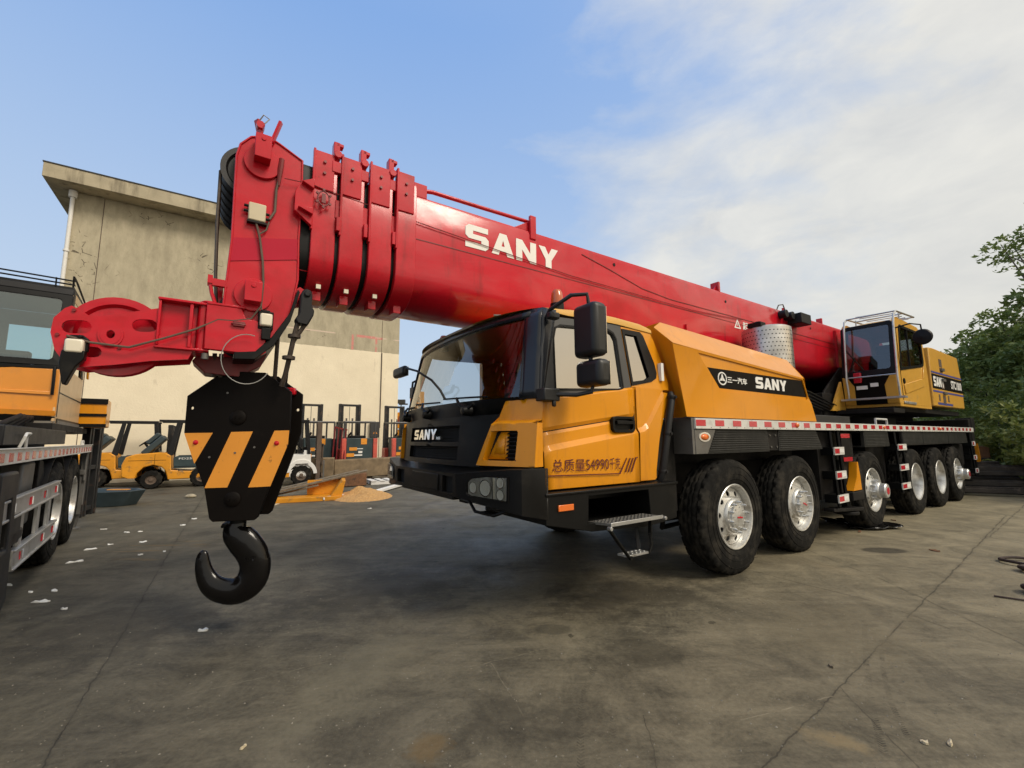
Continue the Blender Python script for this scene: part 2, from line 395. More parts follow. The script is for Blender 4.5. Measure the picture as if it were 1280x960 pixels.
# ---- wheels
def tyre_mesh(seed=0):
    mb = MB(); ns = 150
    prof = [(.335,.035),(.36,.012),(.42,.0),(.50,.004),(.555,.016),(.590,.030),(.604,.045),(.610,.075),(.598,.088),(.598,.092),(.612,.105),(.613,.135),(.600,.142),(.600,.148),(.614,.156),(.614,.182),(.600,.19),(.600,.196),(.613,.204),(.612,.235),(.598,.246),(.598,.250),(.610,.263),(.604,.293),(.590,.308),(.555,.322),(.50,.334),(.42,.338),(.36,.326),(.335,.30)]
    def rf(i, k, r):
        h = prof[i][1]
        if r < .58: return r
        c = abs(h-.169)
        ph = k + (2 if (int(h*22)%2) else 0)
        if c > .07 and ph % 5 in (0,): return r-.018
        if c <= .07 and r > .605 and ph % 5 == 0: return r-.010
        return r
    mb.lathe(prof, (0,0,0), 'y', ns, rfn=rf)
    for rr in (.40,.455,.53): mb.lathe([(rr-.004,.0045 if rr<.5 else .012),(rr,-.0025 if rr<.5 else .006),(rr+.004,.0045 if rr<.5 else .012)], (0,0,0), 'y', 64)
    # flat spot where it carries the crane
    mb.v = [(x, y-(.012*max(0,1-abs(z+.5)/.12) if y<.17 else -.012*max(0,1-abs(z+.5)/.12)), max(z, -.602)) for x,y,z in mb.v]
    return mb
def rim_front(nholes=10, hr=.030):
    mb = MB()
    mb.lathe([(.336,.03),(.345,.012),(.338,.006),(.322,.012),(.316,.03),(.306,.055),(.30,.11),(.296,.20)], (0,0,0), 'y', 64)
    ring = circ(0,0,.299,64); hs = [circ(.245*math.cos(a), .245*math.sin(a), hr, 12) for a in [2*PI*k/nholes for k in range(nholes)]]
    hs.append(circ(0,0,.19,40))
    def fn(a, b, d):
        r = math.hypot(a, b); return (a, d - (.299-r)*.32, b)
    mb.prism(ring, fn, .075, .087, hs)
    mb.lathe([(.19,.040),(.185,.018),(.17,.005),(.13,.003),(.125,-.02),(.09,-.03),(.001,-.034)], (0,0,0), 'y', 48)
    for k in range(10):
        a = 2*PI*(k+.5)/10; c = (.155*math.cos(a), 0, .155*math.sin(a))
        mb.lathe([(.017,.004),(.019,-.012),(.015,-.02),(.012,-.045),(.007,-.055),(.001,-.056)], c, 'y', 10)
    for k in range(8):
        a = 2*PI*k/8; mb.lathe([(.008,-.02),(.008,-.034),(.001,-.035)], (.105*math.cos(a),0,.105*math.sin(a)), 'y', 6)
    return mb
def rim_hub(nholes=8):
    mb = MB()
    mb.lathe([(.336,.03),(.345,.012),(.338,.006),(.322,.012),(.316,.03),(.306,.055),(.30,.11),(.296,.20)], (0,0,0), 'y', 64)
    hs = [circ(.24*math.cos(a), .24*math.sin(a), .038, 12) for a in [2*PI*k/nholes for k in range(nholes)]]; hs.append(circ(0,0,.18,40))
    mb.prism(circ(0,0,.299,64), lambda a,b,d:(a, d-(.299-math.hypot(a,b))*.45, b), .075, .087, hs)
    mb.lathe([(.18,.035),(.17,.01),(.13,.0),(.128,-.07),(.12,-.08),(.112,-.085),(.112,-.15),(.10,-.165),(.06,-.168),(.001,-.168)], (0,0,0), 'y', 48)
    for k in range(10):
        a = 2*PI*(k+.5)/10
        mb.lathe([(.017,.01),(.017,-.02),(.010,-.05),(.001,-.052)], (.152*math.cos(a),0,.152*math.sin(a)), 'y', 8)
    return mb
def rim_deep():
    mb = MB()
    mb.lathe([(.336,.03),(.345,.012),(.338,.006),(.322,.012),(.316,.03),(.306,.05),(.30,.08),(.285,.16),(.28,.20),(.23,.235),(.16,.24),(.12,.235),(.115,.16),(.06,.14),(.001,.138)], (0,0,0), 'y', 64)
    for k in range(10):
        a = 2*PI*(k+.5)/10; mb.lathe([(.016,.24),(.016,.21),(.008,.19),(.001,.19)], (.155*math.cos(a),0,.155*math.sin(a)), 'y', 8)
    return mb
def brake(parent):
    mb = MB(); mb.cyl((0,0,0), .29, .215, .30, 'y', 40); return mb.build('brake_drum', 'under', parent)
def make_wheel(kind, parent, u, v, rz=0.):
    w = empty('wheel', (u, v, .602), rz, parent)
    tyre_mesh().build('tyre', 'tyre', w, ang=50)
    if kind == 'front': rim_front(10 if u < 1 else 5, .030 if u < 1 else .024).build('rim', 'silver', w)
    if kind == 'hub':
        rim_hub().build('rim', 'silver', w); mb = MB(); mb.cyl((0,0,0), .055, -.172, -.166, 'y', 20); mb.build('hub_cap', 'reflred', w)
    if kind == 'deep': rim_deep().build('rim', 'silver', w)
    brake(w)
    if kind == 'front':
        mb = MB(); mb.box(-.05,.05,-.037,-.033,-.012,.004); mb.prism(circ(0,0,.014,3,ph=PI/2), UVZ, -.038, -.034); mb.build('hub_emblem', 'reflred', w)
    return w
W = [make_wheel('front', K, .19, 0), make_wheel('front', K, 1.77, .02), make_wheel('hub', K, 4.25, 0), make_wheel('deep', K, 6.5, 0), make_wheel('deep', K, 8.05, 0), make_wheel('hub', K, 9.45, 0)]
for w in list(W):
    c = copy_tree(w, K); c.location = (w.location.x, 3.0, w.location.z); c.rotation_euler = (0, .7, PI)
for w, a in zip(W, (0, .35, .2, 0, 0, .9)): w.rotation_euler = (0, a if w is not W[0] else 0.1, 0)

# ---- ladders with reflectors between the axles
def ladder(u0, u1, zs, slant=.03, white=True, rungs=True):
    mb = MB(); zt, zb = 1.53, min(zs)-.12
    for s in (u0+.03, u1-.03): mb.bar((s, .03, zt), (s+slant, .0, zb), .05, .03)
    for z in zs: mb.box(u0+.02, u1-.02, -.01, .16, z-.062, z+.052)
    o = mb.build('ladder', 'black', K, bevel=.004)
    for z in zs:
        mb = MB(); mb.box(u0-.005, u1+.005, -.03, -.011, z-.055, z+.055, mi=0)
        mb.box(u0+.005, lerp(u0,u1,.48), -.033, -.0295, z-.035, z+.035, mi=1)
        for f in (.55,.68,.81): mb.box(lerp(u0,u1,f), lerp(u0,u1,f+.1), -.0325, -.0295, z-.025, z+.025, mi=2)
        mb.build('reflector', ['railwhite','reflred','decal'], o)
ladder(2.79, 3.12, (1.245, .905, .575)); ladder(5.50, 5.93, (1.255, .90, .575)); ladder(10.95, 11.2, (1.26, .92, .60))
mb = MB(); mb.box(3.13,3.45,.0,.05,1.10,1.50); mb.build('bracket_plate', 'black', K)
mb = MB(); mb.box(3.12,3.44,-.006,-.001,1.43,1.49); mb.box(3.15,3.47,-.006,-.001,1.085,1.145); mb.build('reflector', 'reflred', K)
mb = MB(); mb.prism([(3.52,1.07),(3.56,.86),(3.575,.66),(3.25,.66),(3.42,.85),(3.48,1.07)], UVZ, -.05, .05); mb.build('outrigger_plate', 'yellow', K)
mb = MB(); mb.box(3.2,3.62,-.06,.25,.52,.645); mb.cyl((3.4,.12,0), .16, .30, .345, 'z', 20); mb.cyl((3.4,.12,0), .07, .34, .6, 'z', 14); mb.box(3.15,3.65,.06,.4,.62,1.1)
mb.bar((2.75,.1,.42),(3.7,.05,.36),.14,.05); mb.build('outrigger', 'under', K, bevel=.01)
# rear outrigger and tail
mb = MB(); mb.box(11.1,11.55,.02,2.98,1.2,1.86); mb.box(11.2,11.75,.08,.5,.55,1.3); mb.cyl((11.5,.3,0),.2,.3,.36,'z',20); mb.box(11.28,11.6,.0,.3,1.55,1.9)
mb.build('rear_beam', 'under', K, bevel=.015)
mb = MB(); mb.prism([(11.78,1.25),(11.9,.8),(11.78,.78)], UVZ, .02, .5); mb.build('outrigger_plate', 'yellow', K)
mb = MB(); mb.box(11.60,11.66,.05,.5,1.72,1.80); mb.box(11.62,11.7,.06,.2,1.2,1.32); mb.build('tail_lamp', 'reflred', K)
mb = MB()
mb.box(3.6,3.9,.12,.5,.9,1.5); mb.box(10.0,10.9,.15,.5,.75,1.25); mb.cyl((5.5,.55,.85),.2,-.3,.3,'x',20); mb.build('air_tank','under',K,bevel=.01)

# ---- BUMPER
mb = MB()
plan = [(-2.42,.0),(-2.61,.05),(-2.66,.12),(-2.79,.72),(-2.80,.76),(-2.80,2.24),(-2.79,2.28),(-2.66,2.88),(-2.61,2.95),(-2.42,3.0)]
inner = [(-2.2,.0),(-2.2,3.0)]
def topz(v): return interp(min(v,3-v), [(0,1.222),(.12,1.215),(.76,1.155)])
def botz(v): return interp(min(v,3-v), [(0,.845),(.05,.885),(.12,.905),(.76,.965)])
ring = plan
n = len(ring)
# outer skin, split so that there are two openings and a recessed number-plate panel in the middle
for (a, b) in zip(ring, ring[1:]):
    if abs(a[1]-.76) < .01: continue
    mb.quad((a[0],a[1],botz(a[1])),(b[0],b[1],botz(b[1])),(b[0],b[1],topz(b[1])),(a[0],a[1],topz(a[1])))
hs = [[(.81,.985),(1.02,.985),(1.02,1.13),(.81,1.13)], [(1.98,.985),(2.19,.985),(2.19,1.13),(1.98,1.13)]]
mb.prism([(.76,.965),(2.24,.965),(2.24,1.155),(.76,1.155)], VZ, -2.80, -2.77, hs)
# shelf (top), underside, back
top = [(a, b, topz(b)) for a, b in ring]; back = [(-2.40,3.0,1.222),(-2.42,1.5,1.19),(-2.40,0,1.222)]
mb.add(top+back, [tuple(range(len(top)+3))]); bot = [(a, b, botz(b)) for a, b in ring]+[(-2.40,3.0,.845),(-2.40,0,.845)]
mb.add(bot, [tuple(range(len(bot)))])
for v in (0., 3.0): mb.quad((-2.42,v,.845),(-2.415,v,1.222),(-2.40,v,1.222),(-2.40,v,.845))
bumper = mb.build('bumper', 'bumperb', K, ang=25, bevel=.012, solid=.006)
mb = MB(); mb.box(-2.76,-2.74,.78,2.22,.97,1.15); mb.build('opening_backing', 'hole', bumper)
mb = MB(); mb.box(-2.815,-2.80,1.09,1.72,.985,1.135); mb.build('plate_holder', 'black', bumper, bevel=.006)
mb = MB(); mb.box(-2.78,-2.60,.85,2.1,.925,.965); mb.build('lower_lip', 'black', bumper, bevel=.01)
mb = MB(); mb.tube([(-2.72,.66,.935),(-2.73,.54,.865),(-2.70,.30,.86),(-2.64,.2,.905)], .013, 8); mb.box(-2.74,-2.62,.32,.50,.857,.870); mb.build('towing_step', 'black', bumper)
# headlights (both corners) in the slanted faces
def headlight(flip):
    A = Vector((-2.667,.135,0)); B = Vector((-2.769,.605,0)); d = (B-A).normalized(); nrm = Vector((-d.y, d.x, 0)); nrm = nrm if nrm.x < 0 else -nrm
    L = (B-A).length
    def fn(a, b, dep):
        p = A + d*(a*L) + nrm*dep; y = p.y if not flip else 3.0-p.y
        return (p.x, y, b)
    root = empty('headlight', (0,0,0), 0, bumper)
    out = [(.0,.975),(.0,1.165),(.5,1.16),(.9,1.135),(1.0,1.10),(1.0,1.0),(.9,.985)]
    mb = MB(); mb.prism(out, fn, .002, .010, [[(lerp(.5,x,.92), lerp(1.07,z,.90)) for x, z in out]]); mb.build('lamp_rim', 'bumperb', root)
    mb = MB(); mb.prism([(lerp(.5,x,.93), lerp(1.07,z,.91)) for x, z in out], fn, .004, .007); mb.build('reflector', 'silver', root)
    mb = MB()
    for cx, cz, r in ((.17,1.115,.038),(.17,1.025,.038),(.52,1.065,.060),(.82,1.06,.042)):
        vs = []
        for k in range(20):
            a = 2*PI*k/20; vs.append(fn(cx+r*math.cos(a)/L, cz+r*math.sin(a), .016))
        c = fn(cx, cz, .008); mb.add(vs+[c], [(k,(k+1)%20,20) for k in range(20)])
        vs2 = [fn(cx+r*1.12*math.cos(2*PI*k/20)/L, cz+r*1.12*math.sin(2*PI*k/20), .0165) for k in range(20)]
        mb.add(vs+vs2, [(k,(k+1)%20,20+(k+1)%20,20+k) for k in range(20)], 1)
        mb.add([fn(cx+r*.35*math.cos(2*PI*k/10)/L, cz+r*.35*math.sin(2*PI*k/10), .018) for k in range(10)], [tuple(range(10))], 2)
    mb.prism([(.32,.99),(.33,1.15),(.35,1.15),(.34,.99)], fn, .007, .02, mi=1)
    mb.build('lamp_unit', ['lampref','chrome','decal'], root, fixn=False)
    mb = MB(); mb.prism([(lerp(.5,x,.95), lerp(1.07,z,.93)) for x, z in out], fn, .022, .026); mb.build('lamp_glass', 'lens', root)
headlight(False); headlight(True)

# ---- CAB: lower body front
mb = MB()
def vb(z): return .60 - .22*(z-1.22)/.55
def fender_front(flip):
    mb = MB()
    y = (lambda v: 3.0-v) if flip else (lambda v: v)
    def p(v, z, off): return (cf(v, z, off), y(v), z)
    zs = [1.225,1.24,1.56,1.60,1.765]
    # recessed vent hole is left out of the bulged box: vertical strips v in [.06 .. vb]
    def off(z): return -.055 if 1.235 < z < 1.58 else -.005
    for z0, z1 in ((1.232,1.575),):
        ve0, ve1 = .24, .46   # vent extent
        def strip(va0, vb0, va1, vb1, za, zb, n=6):
            def g(s, t):
                z = lerp(za, zb, t); a = lerp(va0, va1, t); b = lerp(vb0, vb1, t); return p(lerp(a, b, s), z, -.055)
            mb.grid(g, n, 4)
        strip(.055,vb(z0),.055,vb(1.275),z0,1.275,10); strip(.055,vb(1.515),.055,vb(z1),1.515,z1,10)
        strip(.055,.215,.055,.205,1.275,1.515,5); strip(vb(1.275)-.05,vb(1.275),vb(1.515)-.035,vb(1.515),1.275,1.515,2)
        # vent recess sides
        A = [(.215,1.275),(vb(1.275)-.05,1.275),(vb(1.515)-.035,1.515),(.205,1.515)]
        for (a, b), (c, d) in zip(A, A[1:]+A[:1]): mb.quad(p(a,b,-.055), p(c,d,-.055), p(c,d,.02), p(a,b,.02))
    # steps between bulge and upper part
    mb.grid(lambda s,t: p(lerp(.055,vb(lerp(1.575,1.60,t)),s), lerp(1.575,1.60,t), lerp(-.055,-.006,t)), 8, 1)
    mb.grid(lambda s,t: p(lerp(.06,vb(lerp(1.60,1.768,t)),s), lerp(1.60,1.768,t), -.006), 8, 3)
    mb.grid(lambda s,t: p(lerp(.06,vb(1.768),s), 1.768, lerp(-.006,.10,t)), 6, 1)
    # edge towards the black grille and the side return
    mb.grid(lambda s,t: p(vb(lerp(1.232,1.768,t)), lerp(1.232,1.768,t), lerp(off(lerp(1.24,1.768,t)), .05, s)), 1, 8)
    mb.grid(lambda s,t: (lerp(cf(.055,lerp(1.232,1.575,t),-.055), -2.385, s), y(.055+.02*s), lerp(1.232,1.575,t)), 2, 2)
    mb.grid(lambda s,t: (lerp(cf(.06,lerp(1.575,1.768,t),-.006), -2.395, s), y(.06+.03*s), lerp(1.575,1.768,t)), 2, 2)
    o = mb.build('front_fender', 'yellow', K, bevel=.012, ang=30)
    mb = MB()
    mb.grid(lambda s,t: p(lerp(.20,.54,s), lerp(1.27,1.52,t), .0), 6, 3); q = mb.build('vent_recess', 'hole', o)
    mb = MB()
    for k in range(7):
        z = 1.295+k*.032; mb.grid(lambda s,t: p(lerp(.21,.31,s), z+t*.014, -.045+t*.02), 2, 1)
    mb.build('vent_louvre', 'black', o, solid=.004)
    mb = MB(); mb.grid(lambda s,t: p(lerp(.31,.50-.11*t,s), lerp(1.285,1.505,t), -.020), 3, 3)
    mb.grid(lambda s,t: p(lerp(.335,.43-.03*t,s), lerp(1.33,1.46,t), -.032), 2, 2); mb.build('vent_cover', 'yellow', o, solid=.006)
fender_front(False); fender_front(True)
# black nose with grille
mb = MB()
def nose(s, t, z0, z1, off, v0=None, v1=None):
    z = lerp(z0, z1, t); a = vb(min(z,1.77)) if v0 is None else v0; b = 3.0-a if v1 is None else v1
    return (cf(lerp(a,b,s), z, off), lerp(a,b,s), z)
for z0, z1 in ((1.215,1.262),(1.385,1.425),(1.575,1.655)): mb.grid(lambda s,t: nose(s,t,z0,z1,-.012), 24, 2)
for z0, z1 in ((1.262,1.385),(1.425,1.575)):
    for va, vb_ in ((None,.92),(2.08,None)):
        mb.grid(lambda s,t: (lambda z,a,b: (cf(lerp(a,b,s),z,-.012), lerp(a,b,s), z))(lerp(z0,z1,t), vb(lerp(z0,z1,t)) if va is None else va, vb_ if vb_ else 3-vb(lerp(z0,z1,t))), 6, 2)
    # recess walls
    for zz in (z0, z1): mb.grid(lambda s,t: (cf(lerp(.92,2.08,s), zz, lerp(-.012,.05,t)), lerp(.92,2.08,s), zz), 16, 1)
    for vv in (.92, 2.08): mb.grid(lambda s,t: (cf(vv, lerp(z0,z1,t), lerp(-.012,.05,s)), vv, lerp(z0,z1,t)), 1, 2)
mb.grid(lambda s,t: (lambda z: (cf(lerp(.2,2.8,s)*1.0, z, -.012), lerp(lerp(vb(1.655),.16,t), 3-lerp(vb(1.655),.16,t), s), z))(lerp(1.655,1.79,t)), 24, 4)
nose_o = mb.build('front_panel', 'black', K, ang=30)
mb = MB(); mb.grid(lambda s,t: (cf(lerp(.9,2.1,s), lerp(1.25,1.59,t), .05), lerp(.9,2.1,s), lerp(1.25,1.59,t)), 16, 3)
for z in [1.275+k*.022 for k in range(5)]+[1.44+k*.024 for k in range(6)]:
    mb.grid(lambda s,t: (cf(lerp(.93,2.07,s), z, .02), lerp(.93,2.07,s), z+t*.008), 16, 1)
for v in [.98+.085*k for k in range(13)]: mb.grid(lambda s,t: (cf(v, lerp(1.262,1.575,t), .035), v+s*.006, lerp(1.262,1.575,t)), 1, 2)
mb.build('grille', 'hole', nose_o, fixn=False, smooth=False)
FR = lambda a, b, d: (cf(-a, b, d), -a, b)
lettering('SANY', FR, -.03, .0, -1.90, -1.32, 1.448, 1.55, 'chrome', nose_o)
mb = MB(); mb.box(cf(1.27,1.46)-.03, cf(1.27,1.46), 1.22,1.31,1.448,1.475); mb.build('emblem', 'chrome', nose_o)
# windscreen
wl, wr = (lambda z: sidev(z)+.10), (lambda z: 3.0-sidev(z)-.10)
mb = MB(); mb.grid(lambda s,t: (lambda z: (cf(lerp(wl(z),wr(z),s), z, .0), lerp(wl(z),wr(z),s), z))(lerp(1.775,2.50,t)), 90, 40)
screen = mb.build('windscreen', 'glassf', K, ang=60)
mb = MB()
for fl in (0,1):
    Y = (lambda v: 3-v) if fl else (lambda v: v)
    mb.grid(lambda s,t: (lambda z: (lambda v: (cf(v, z, -.012), Y(v), z))(lerp(sidev(z)-.01, sidev(z)+.15, s)))(lerp(1.77,2.56,t)), 4, 10)
    mb.grid(lambda s,t: (lambda z: (lerp(cf(sidev(z)-.01,z,-.012), interp(z,[(1.77,-2.37),(2.56,-2.13)]), s), Y(sidev(z)-.01+.004*s), z))(lerp(1.77,2.56,t)), 3, 8)
mb.grid(lambda s,t: (lambda z: (cf(lerp(wl(z),wr(z),s), z, -.012), lerp(wl(z),wr(z),s), z))(lerp(2.49,2.57,t)), 28, 2)
mb.build('windscreen_frame', 'pillar', K, ang=35, solid=.02)
# wipers
for v, ang in ((.78,.5),(1.55,.45),(2.3,.4)):
    c = (cf(v,1.70,-.04), v, 1.70); root = empty('wiper', (0,0,0), 0, screen)
    mb = MB(); mb.lathe([(.001,-.06),(.035,-.055),(.045,-.02),(.05,.03)], c, 'x', 14); mb.tube([c,(cf(v+.10,1.77,-.07),v+.10,1.77),(cf(v+.22,1.83,-.03),v+.22,1.83)], [.022,.016,.012], 6)
    mb.tube([(c[0]-.02,c[1],c[2]),(cf(v-.1,1.76,-.06),v-.1,1.76)], .015, 6); mb.build('wiper_arm', 'black', root)
    mb = MB(); mb.tube([(cf(v+x,1.83+ (x-.22)*.04,-.015), v+x, 1.83+(x-.22)*.04) for x in np.linspace(-.20,.5,10)], .009, 5); mb.build('wiper_blade', 'black', root)
# number of dashboard / seats inside
mb = MB(); mb.box(-2.35,-1.95,.3,2.7,1.5,1.72); mb.box(-2.30,-2.1,.55,1.15,1.70,1.82)
mb.box(-2.3,-.95,.22,2.78,1.1,1.3); mb.box(-.98,-.92,.25,2.75,1.1,1.95); mb.box(-2.3,-.9,2.72,2.78,1.1,1.75)
mb.box(-.95,-.90,1.05,1.95,1.9,2.55); mb.box(-.95,-.9,.2,.5,1.9,2.55); mb.box(-.95,-.9,2.5,2.8,1.9,2.55); mb.box(-.95,-.9,.2,2.8,2.42,2.55)
mb.build('cab_interior', 'interior', K)
for v in (.75, 2.15):
    mb = MB(); mb.box(-1.65,-1.15,v-.25,v+.25,1.45,1.6); mb.box(-1.25,-1.12,v-.24,v+.24,1.55,2.15); mb.box(-1.24,-1.14,v-.13,v+.13,2.15,2.35); mb.build('seat','seat',K,bevel=.03)
mb = MB(); cs = Vector((-1.95,.75,1.78)); rot = Matrix.Rotation(R(35),3,'Y')
mb.tube([cs+rot@Vector((.20*math.cos(a)*0+0, .22*math.sin(a), .22*math.cos(a))) for a in [2*PI*k/24 for k in range(24)]], .016, 6, closed=True); mb.tube([cs, cs+Vector((-.2,0,-.25))], .03, 8); mb.bar(cs+Vector((0,-.2,0)), cs+Vector((0,.2,0)), .03,.02)
mb.build('steering_wheel','black',K)

# ---- door (left) with pressed creases
line1 = lambda u: 1.345+(u+2.35)*.137    # underside of the pale ledge
line2 = lambda u: 1.50+(u+2.37)*.135
belt = lambda u: 1.768+(u+2.39)*.142
def panel(u0f, u1f, nu, ysgn=1):
    mb = MB()
    rows = [(lambda u: 1.045,.10),(lambda u: 1.052,.088),(lambda u: line1(u)-.05,.072),(line1,.072),(lambda u: line1(u)+.045,.104),(lambda u: line2(u)-.03,.106),(lambda u: line2(u),.120),(lambda u: line2(u)+.035,.103),(lambda u: belt(u)-.02,.102),(belt,.108)]
    def P(i, s):
        zf, v = rows[i]; zm = zf(-1.8); u = lerp(u0f(zm), u1f(zm), s); return (u, v, zf(u))
    for i in range(len(rows)-1): mb.grid(lambda s,t: P(i, s) if t < .5 else P(i+1, s), nu, 1)
    return mb
mb = panel(lambda z: interp(z,[(1.05,-2.36),(1.77,-2.395)]), lambda z: interp(z,[(1.05,-1.245),(1.9,-1.285)]), 12)
door = mb.build('door', 'yellow', K, ang=12, solid=.006)
mb = MB(); mb.box(-2.38,-1.25,.115,.14,1.05,1.75); mb.build('inner_panel', 'under', door)
# rear quarter panel
rq = lambda z: interp(z,[(1.05,-1.02),(1.5,-.87),(1.9,-.715),(2.3,-.78),(2.62,-.90)])
mb = MB()
rows = [(lambda u: 1.05,.10),(lambda u: 1.056,.09),(lambda u: line1(u)-.05 + max(0,u+1.13)*1.1,.076),(lambda u: line1(u)+max(0,u+1.13)*1.1,.076),(lambda u: line1(u)+.045+max(0,u+1.13)*1.1,.104),(lambda u: max(line2(u), line1(u)+.07+max(0,u+1.13)*1.1),.104),(lambda u: 1.93,.104)]
def PR(i, s):
    zf, v = rows[i]; u = lerp(-1.232, rq(zf(-1.1)), s); return (u, v, min(zf(u), 1.93))
for i in range(len(rows)-1): mb.grid(lambda s,t: PR(i, s) if t < .5 else PR(i+1, s), 6, 1)
mb.prism([(-1.275,1.93),(rq(1.93),1.93),(-.705,2.0),(rq(2.3),2.3),(rq(2.55),2.55),(-1.31,2.53)], lambda a,b,d:(a,sidev(b)+d,b), -.002, .03, [[(-1.272,1.945),(-.985,2.0),(-.905,2.04),(-.885,2.10),(-.90,2.2),(-1.0,2.47),(-1.04,2.505),(-1.298,2.505)]])
mb.prism([(-1.235,1.05),(-1.02,1.05),(-.87,1.5),(-.715,1.9),(-1.27,1.93)], UVZ, .12, .16)
quarter = mb.build('rear_quarter_panel', 'yellow', K, ang=14)
# window frame + glass of door and quarter
SV = lambda a, b, d: (a, sidev(b)+d, b)
dw = [(-2.215,1.862),(-1.435,1.905),(-1.405,1.93),(-1.41,2.38),(-1.44,2.435),(-1.50,2.462),(-2.09,2.42),(-2.15,2.39),(-2.18,2.30)]
mb = MB(); mb.prism([(-2.395,1.772),(-1.288,1.925),(-1.318,2.545),(-2.17,2.50),(-2.25,2.40),(-2.33,2.02)], SV, -.004, .03, [dw])
fr = mb.build('window_frame', 'grey', door, bevel=.004)
mb = MB(); mb.prism([(lerp(-1.8,a,1.035), lerp(2.15,b,1.06)) for a, b in dw], SV, -.010, -.004, [dw]); mb.build('window_seal', 'black', door)
mb = MB(); mb.prism(dw, SV, .012, .018); mb.build('window_glass', 'glasss', door)
rw = [(-1.262,1.955),(-.99,2.01),(-.915,2.05),(-.897,2.10),(-.91,2.2),(-1.008,2.46),(-1.045,2.495),(-1.288,2.495)]
mb = MB(); mb.prism([(lerp(-1.12,a,1.10), lerp(2.2,b,1.05)) for a, b in rw], SV, -.010, .0, [[(-1.25,1.985),(-1.06,2.015),(-1.0,2.05),(-1.10,2.46),(-1.272,2.46)]]); mb.build('window_frame', 'black', quarter)
mb = MB(); mb.prism(rw, SV, .010, .016); mb.build('window_glass', 'glasss', quarter)
# handle
mb = MB(); mb.prism(rrect(-1.595,-1.30,1.50,1.645,.045), UVZ, .068, .11, [rrect(-1.57,-1.325,1.525,1.622,.03)])
mb.prism(rrect(-1.57,-1.325,1.525,1.622,.03), UVZ, .10, .12); mb.box(-1.55,-1.34,.055,.085,1.575,1.605); mb.build('handle', 'black', door, bevel=.005)
# writing on the door
fy = lambda a, b, d: (a, d, b+(a+2.3)*-.012)
font_text('lettering', '总质量', fy, .066, -2.30, -1.945, 1.185, 1.285, 'maroon', door, .0)
font_text('lettering', '54990', fy, .066, -1.935, -1.665, 1.190, 1.278, 'maroon', door, .0)
font_text('lettering', '千克', fy, .066, -1.655, -1.52, 1.187, 1.288, 'maroon', door, .0)
mb = MB(); mb.prism([(-2.34,1.155),(-2.34,1.163),(-1.535,1.142),(-1.435,1.275),(-1.43,1.268),(-1.525,1.134)], UVZ, .066, .070)
for k in (0,1): mb.prism([(-1.465+k*.04,1.145),(-1.452+k*.04,1.145),(-1.382+k*.04,1.27),(-1.395+k*.04,1.27)], UVZ, .066, .070)
mb.prism([(-1.385,1.145),(-1.372,1.145),(-1.305,1.268),(-1.285,1.268),(-1.285,1.276),(-1.315,1.276)], UVZ, .066, .070)
mb.build('pinstripe', 'maroon', door)
# roof
mb = MB()
def roof(s, t):
    u = interp(t, [(0,-2.26),(.08,-2.16),(.25,-1.9),(.6,-1.4),(.9,-.98),(1,-.86)])
    zt = interp(t, [(0,2.575),(.08,2.61),(.25,2.655),(.6,2.675),(.9,2.655),(1,2.60)]); ze = interp(t, [(0,2.555),(.15,2.53),(.6,2.545),(1,2.52)])
    e = interp(t, [(0,.0),(1,0)]); a = PI*s
    x = -math.cos(a); h = math.sin(a)**.38 if math.sin(a) > 0 else 0
    v = 1.5 + (1.5-sidev(2.55)+.015)*math.copysign(abs(x)**.75, x)
    if t < .3: u -= .24*(1-abs(x)**2.6)*(1-t/.3)
    return (u, v, lerp(ze, zt, h))
mb.grid(roof, 40, 16); mb.grid(lambda s,t: (lerp(-.86,-.84,t), roof(s,1)[1], lerp(roof(s,1)[2], 1.9, t) if t else roof(s,1)[2]), 40, 1)
mb.build('cab_roof', 'cabyellow', K, ang=60)
mb = MB(); mb.box(-2.3,-.75,2.86,2.9,1.05,1.80); mb.box(-1.35,-.72,2.80,2.88,1.8,2.55); mb.box(-2.3,-.9,.25,2.8,1.03,1.08); mb.box(-.93,-.86,.2,2.8,1.05,1.92); mb.build('cab_shell', 'yellow', K)
# beacons
for (u, v, z) in ((-2.02,.30,2.615),(-2.15,2.42,2.60)):
    b = empty('beacon', (u,v,z), 0, K); mb = MB(); mb.lathe([(.001,.05),(.062,.05),(.064,-.02),(.04,-.03)], (0,0,0), 'z', 20); mb.build('base', 'black', b)
    mb = MB(); mb.lathe([(.055,.05),(.056,.09),(.050,.15),(.035,.178),(.001,.186)], (0,0,0), 'z', 20); mb.build('lamp_dome', 'beacon', b)
mb = MB(); mb.tube([(-2.22,.8,2.60),(-2.30,.82,2.64),(-2.36,.85,2.64)], .012, 6); mb.build('aerial','steel',K)
# mirrors
def mirror(name, c, s, arm):
    m = empty(name, (0,0,0), 0, K); mb = MB()
    mb.box(c[0]-s[0]/2, c[0]+s[0]/2, c[1]-s[1]/2, c[1]+s[1]/2, c[2]-s[2]/2, c[2]+s[2]/2); mb.build('mirror_housing', 'mirror', m, bevel=.045, seg=4)
    mb = MB(); mb.box(c[0]+s[0]/2, c[0]+s[0]/2+.003, c[1]-s[1]*.42, c[1]+s[1]*.42, c[2]-s[2]*.44, c[2]+s[2]*.44); mb.build('mirror_glass', 'chrome', m)
    if arm:
        mb = MB()
        for a in arm:
            mb = MB(); mb.tube(*a); mb.build('arm', 'mirror', m)
    return m
mirror('wing_mirror', (-2.10,-.19,2.30), (.15,.26,.43), [([(-2.26,.16,2.47),(-2.27,.10,2.52),(-2.21,-.10,2.60),(-2.12,-.19,2.60),(-2.10,-.19,2.50)], .017, 8), ([(-2.10,-.19,2.12),(-2.10,-.19,1.98)], .017, 8)])
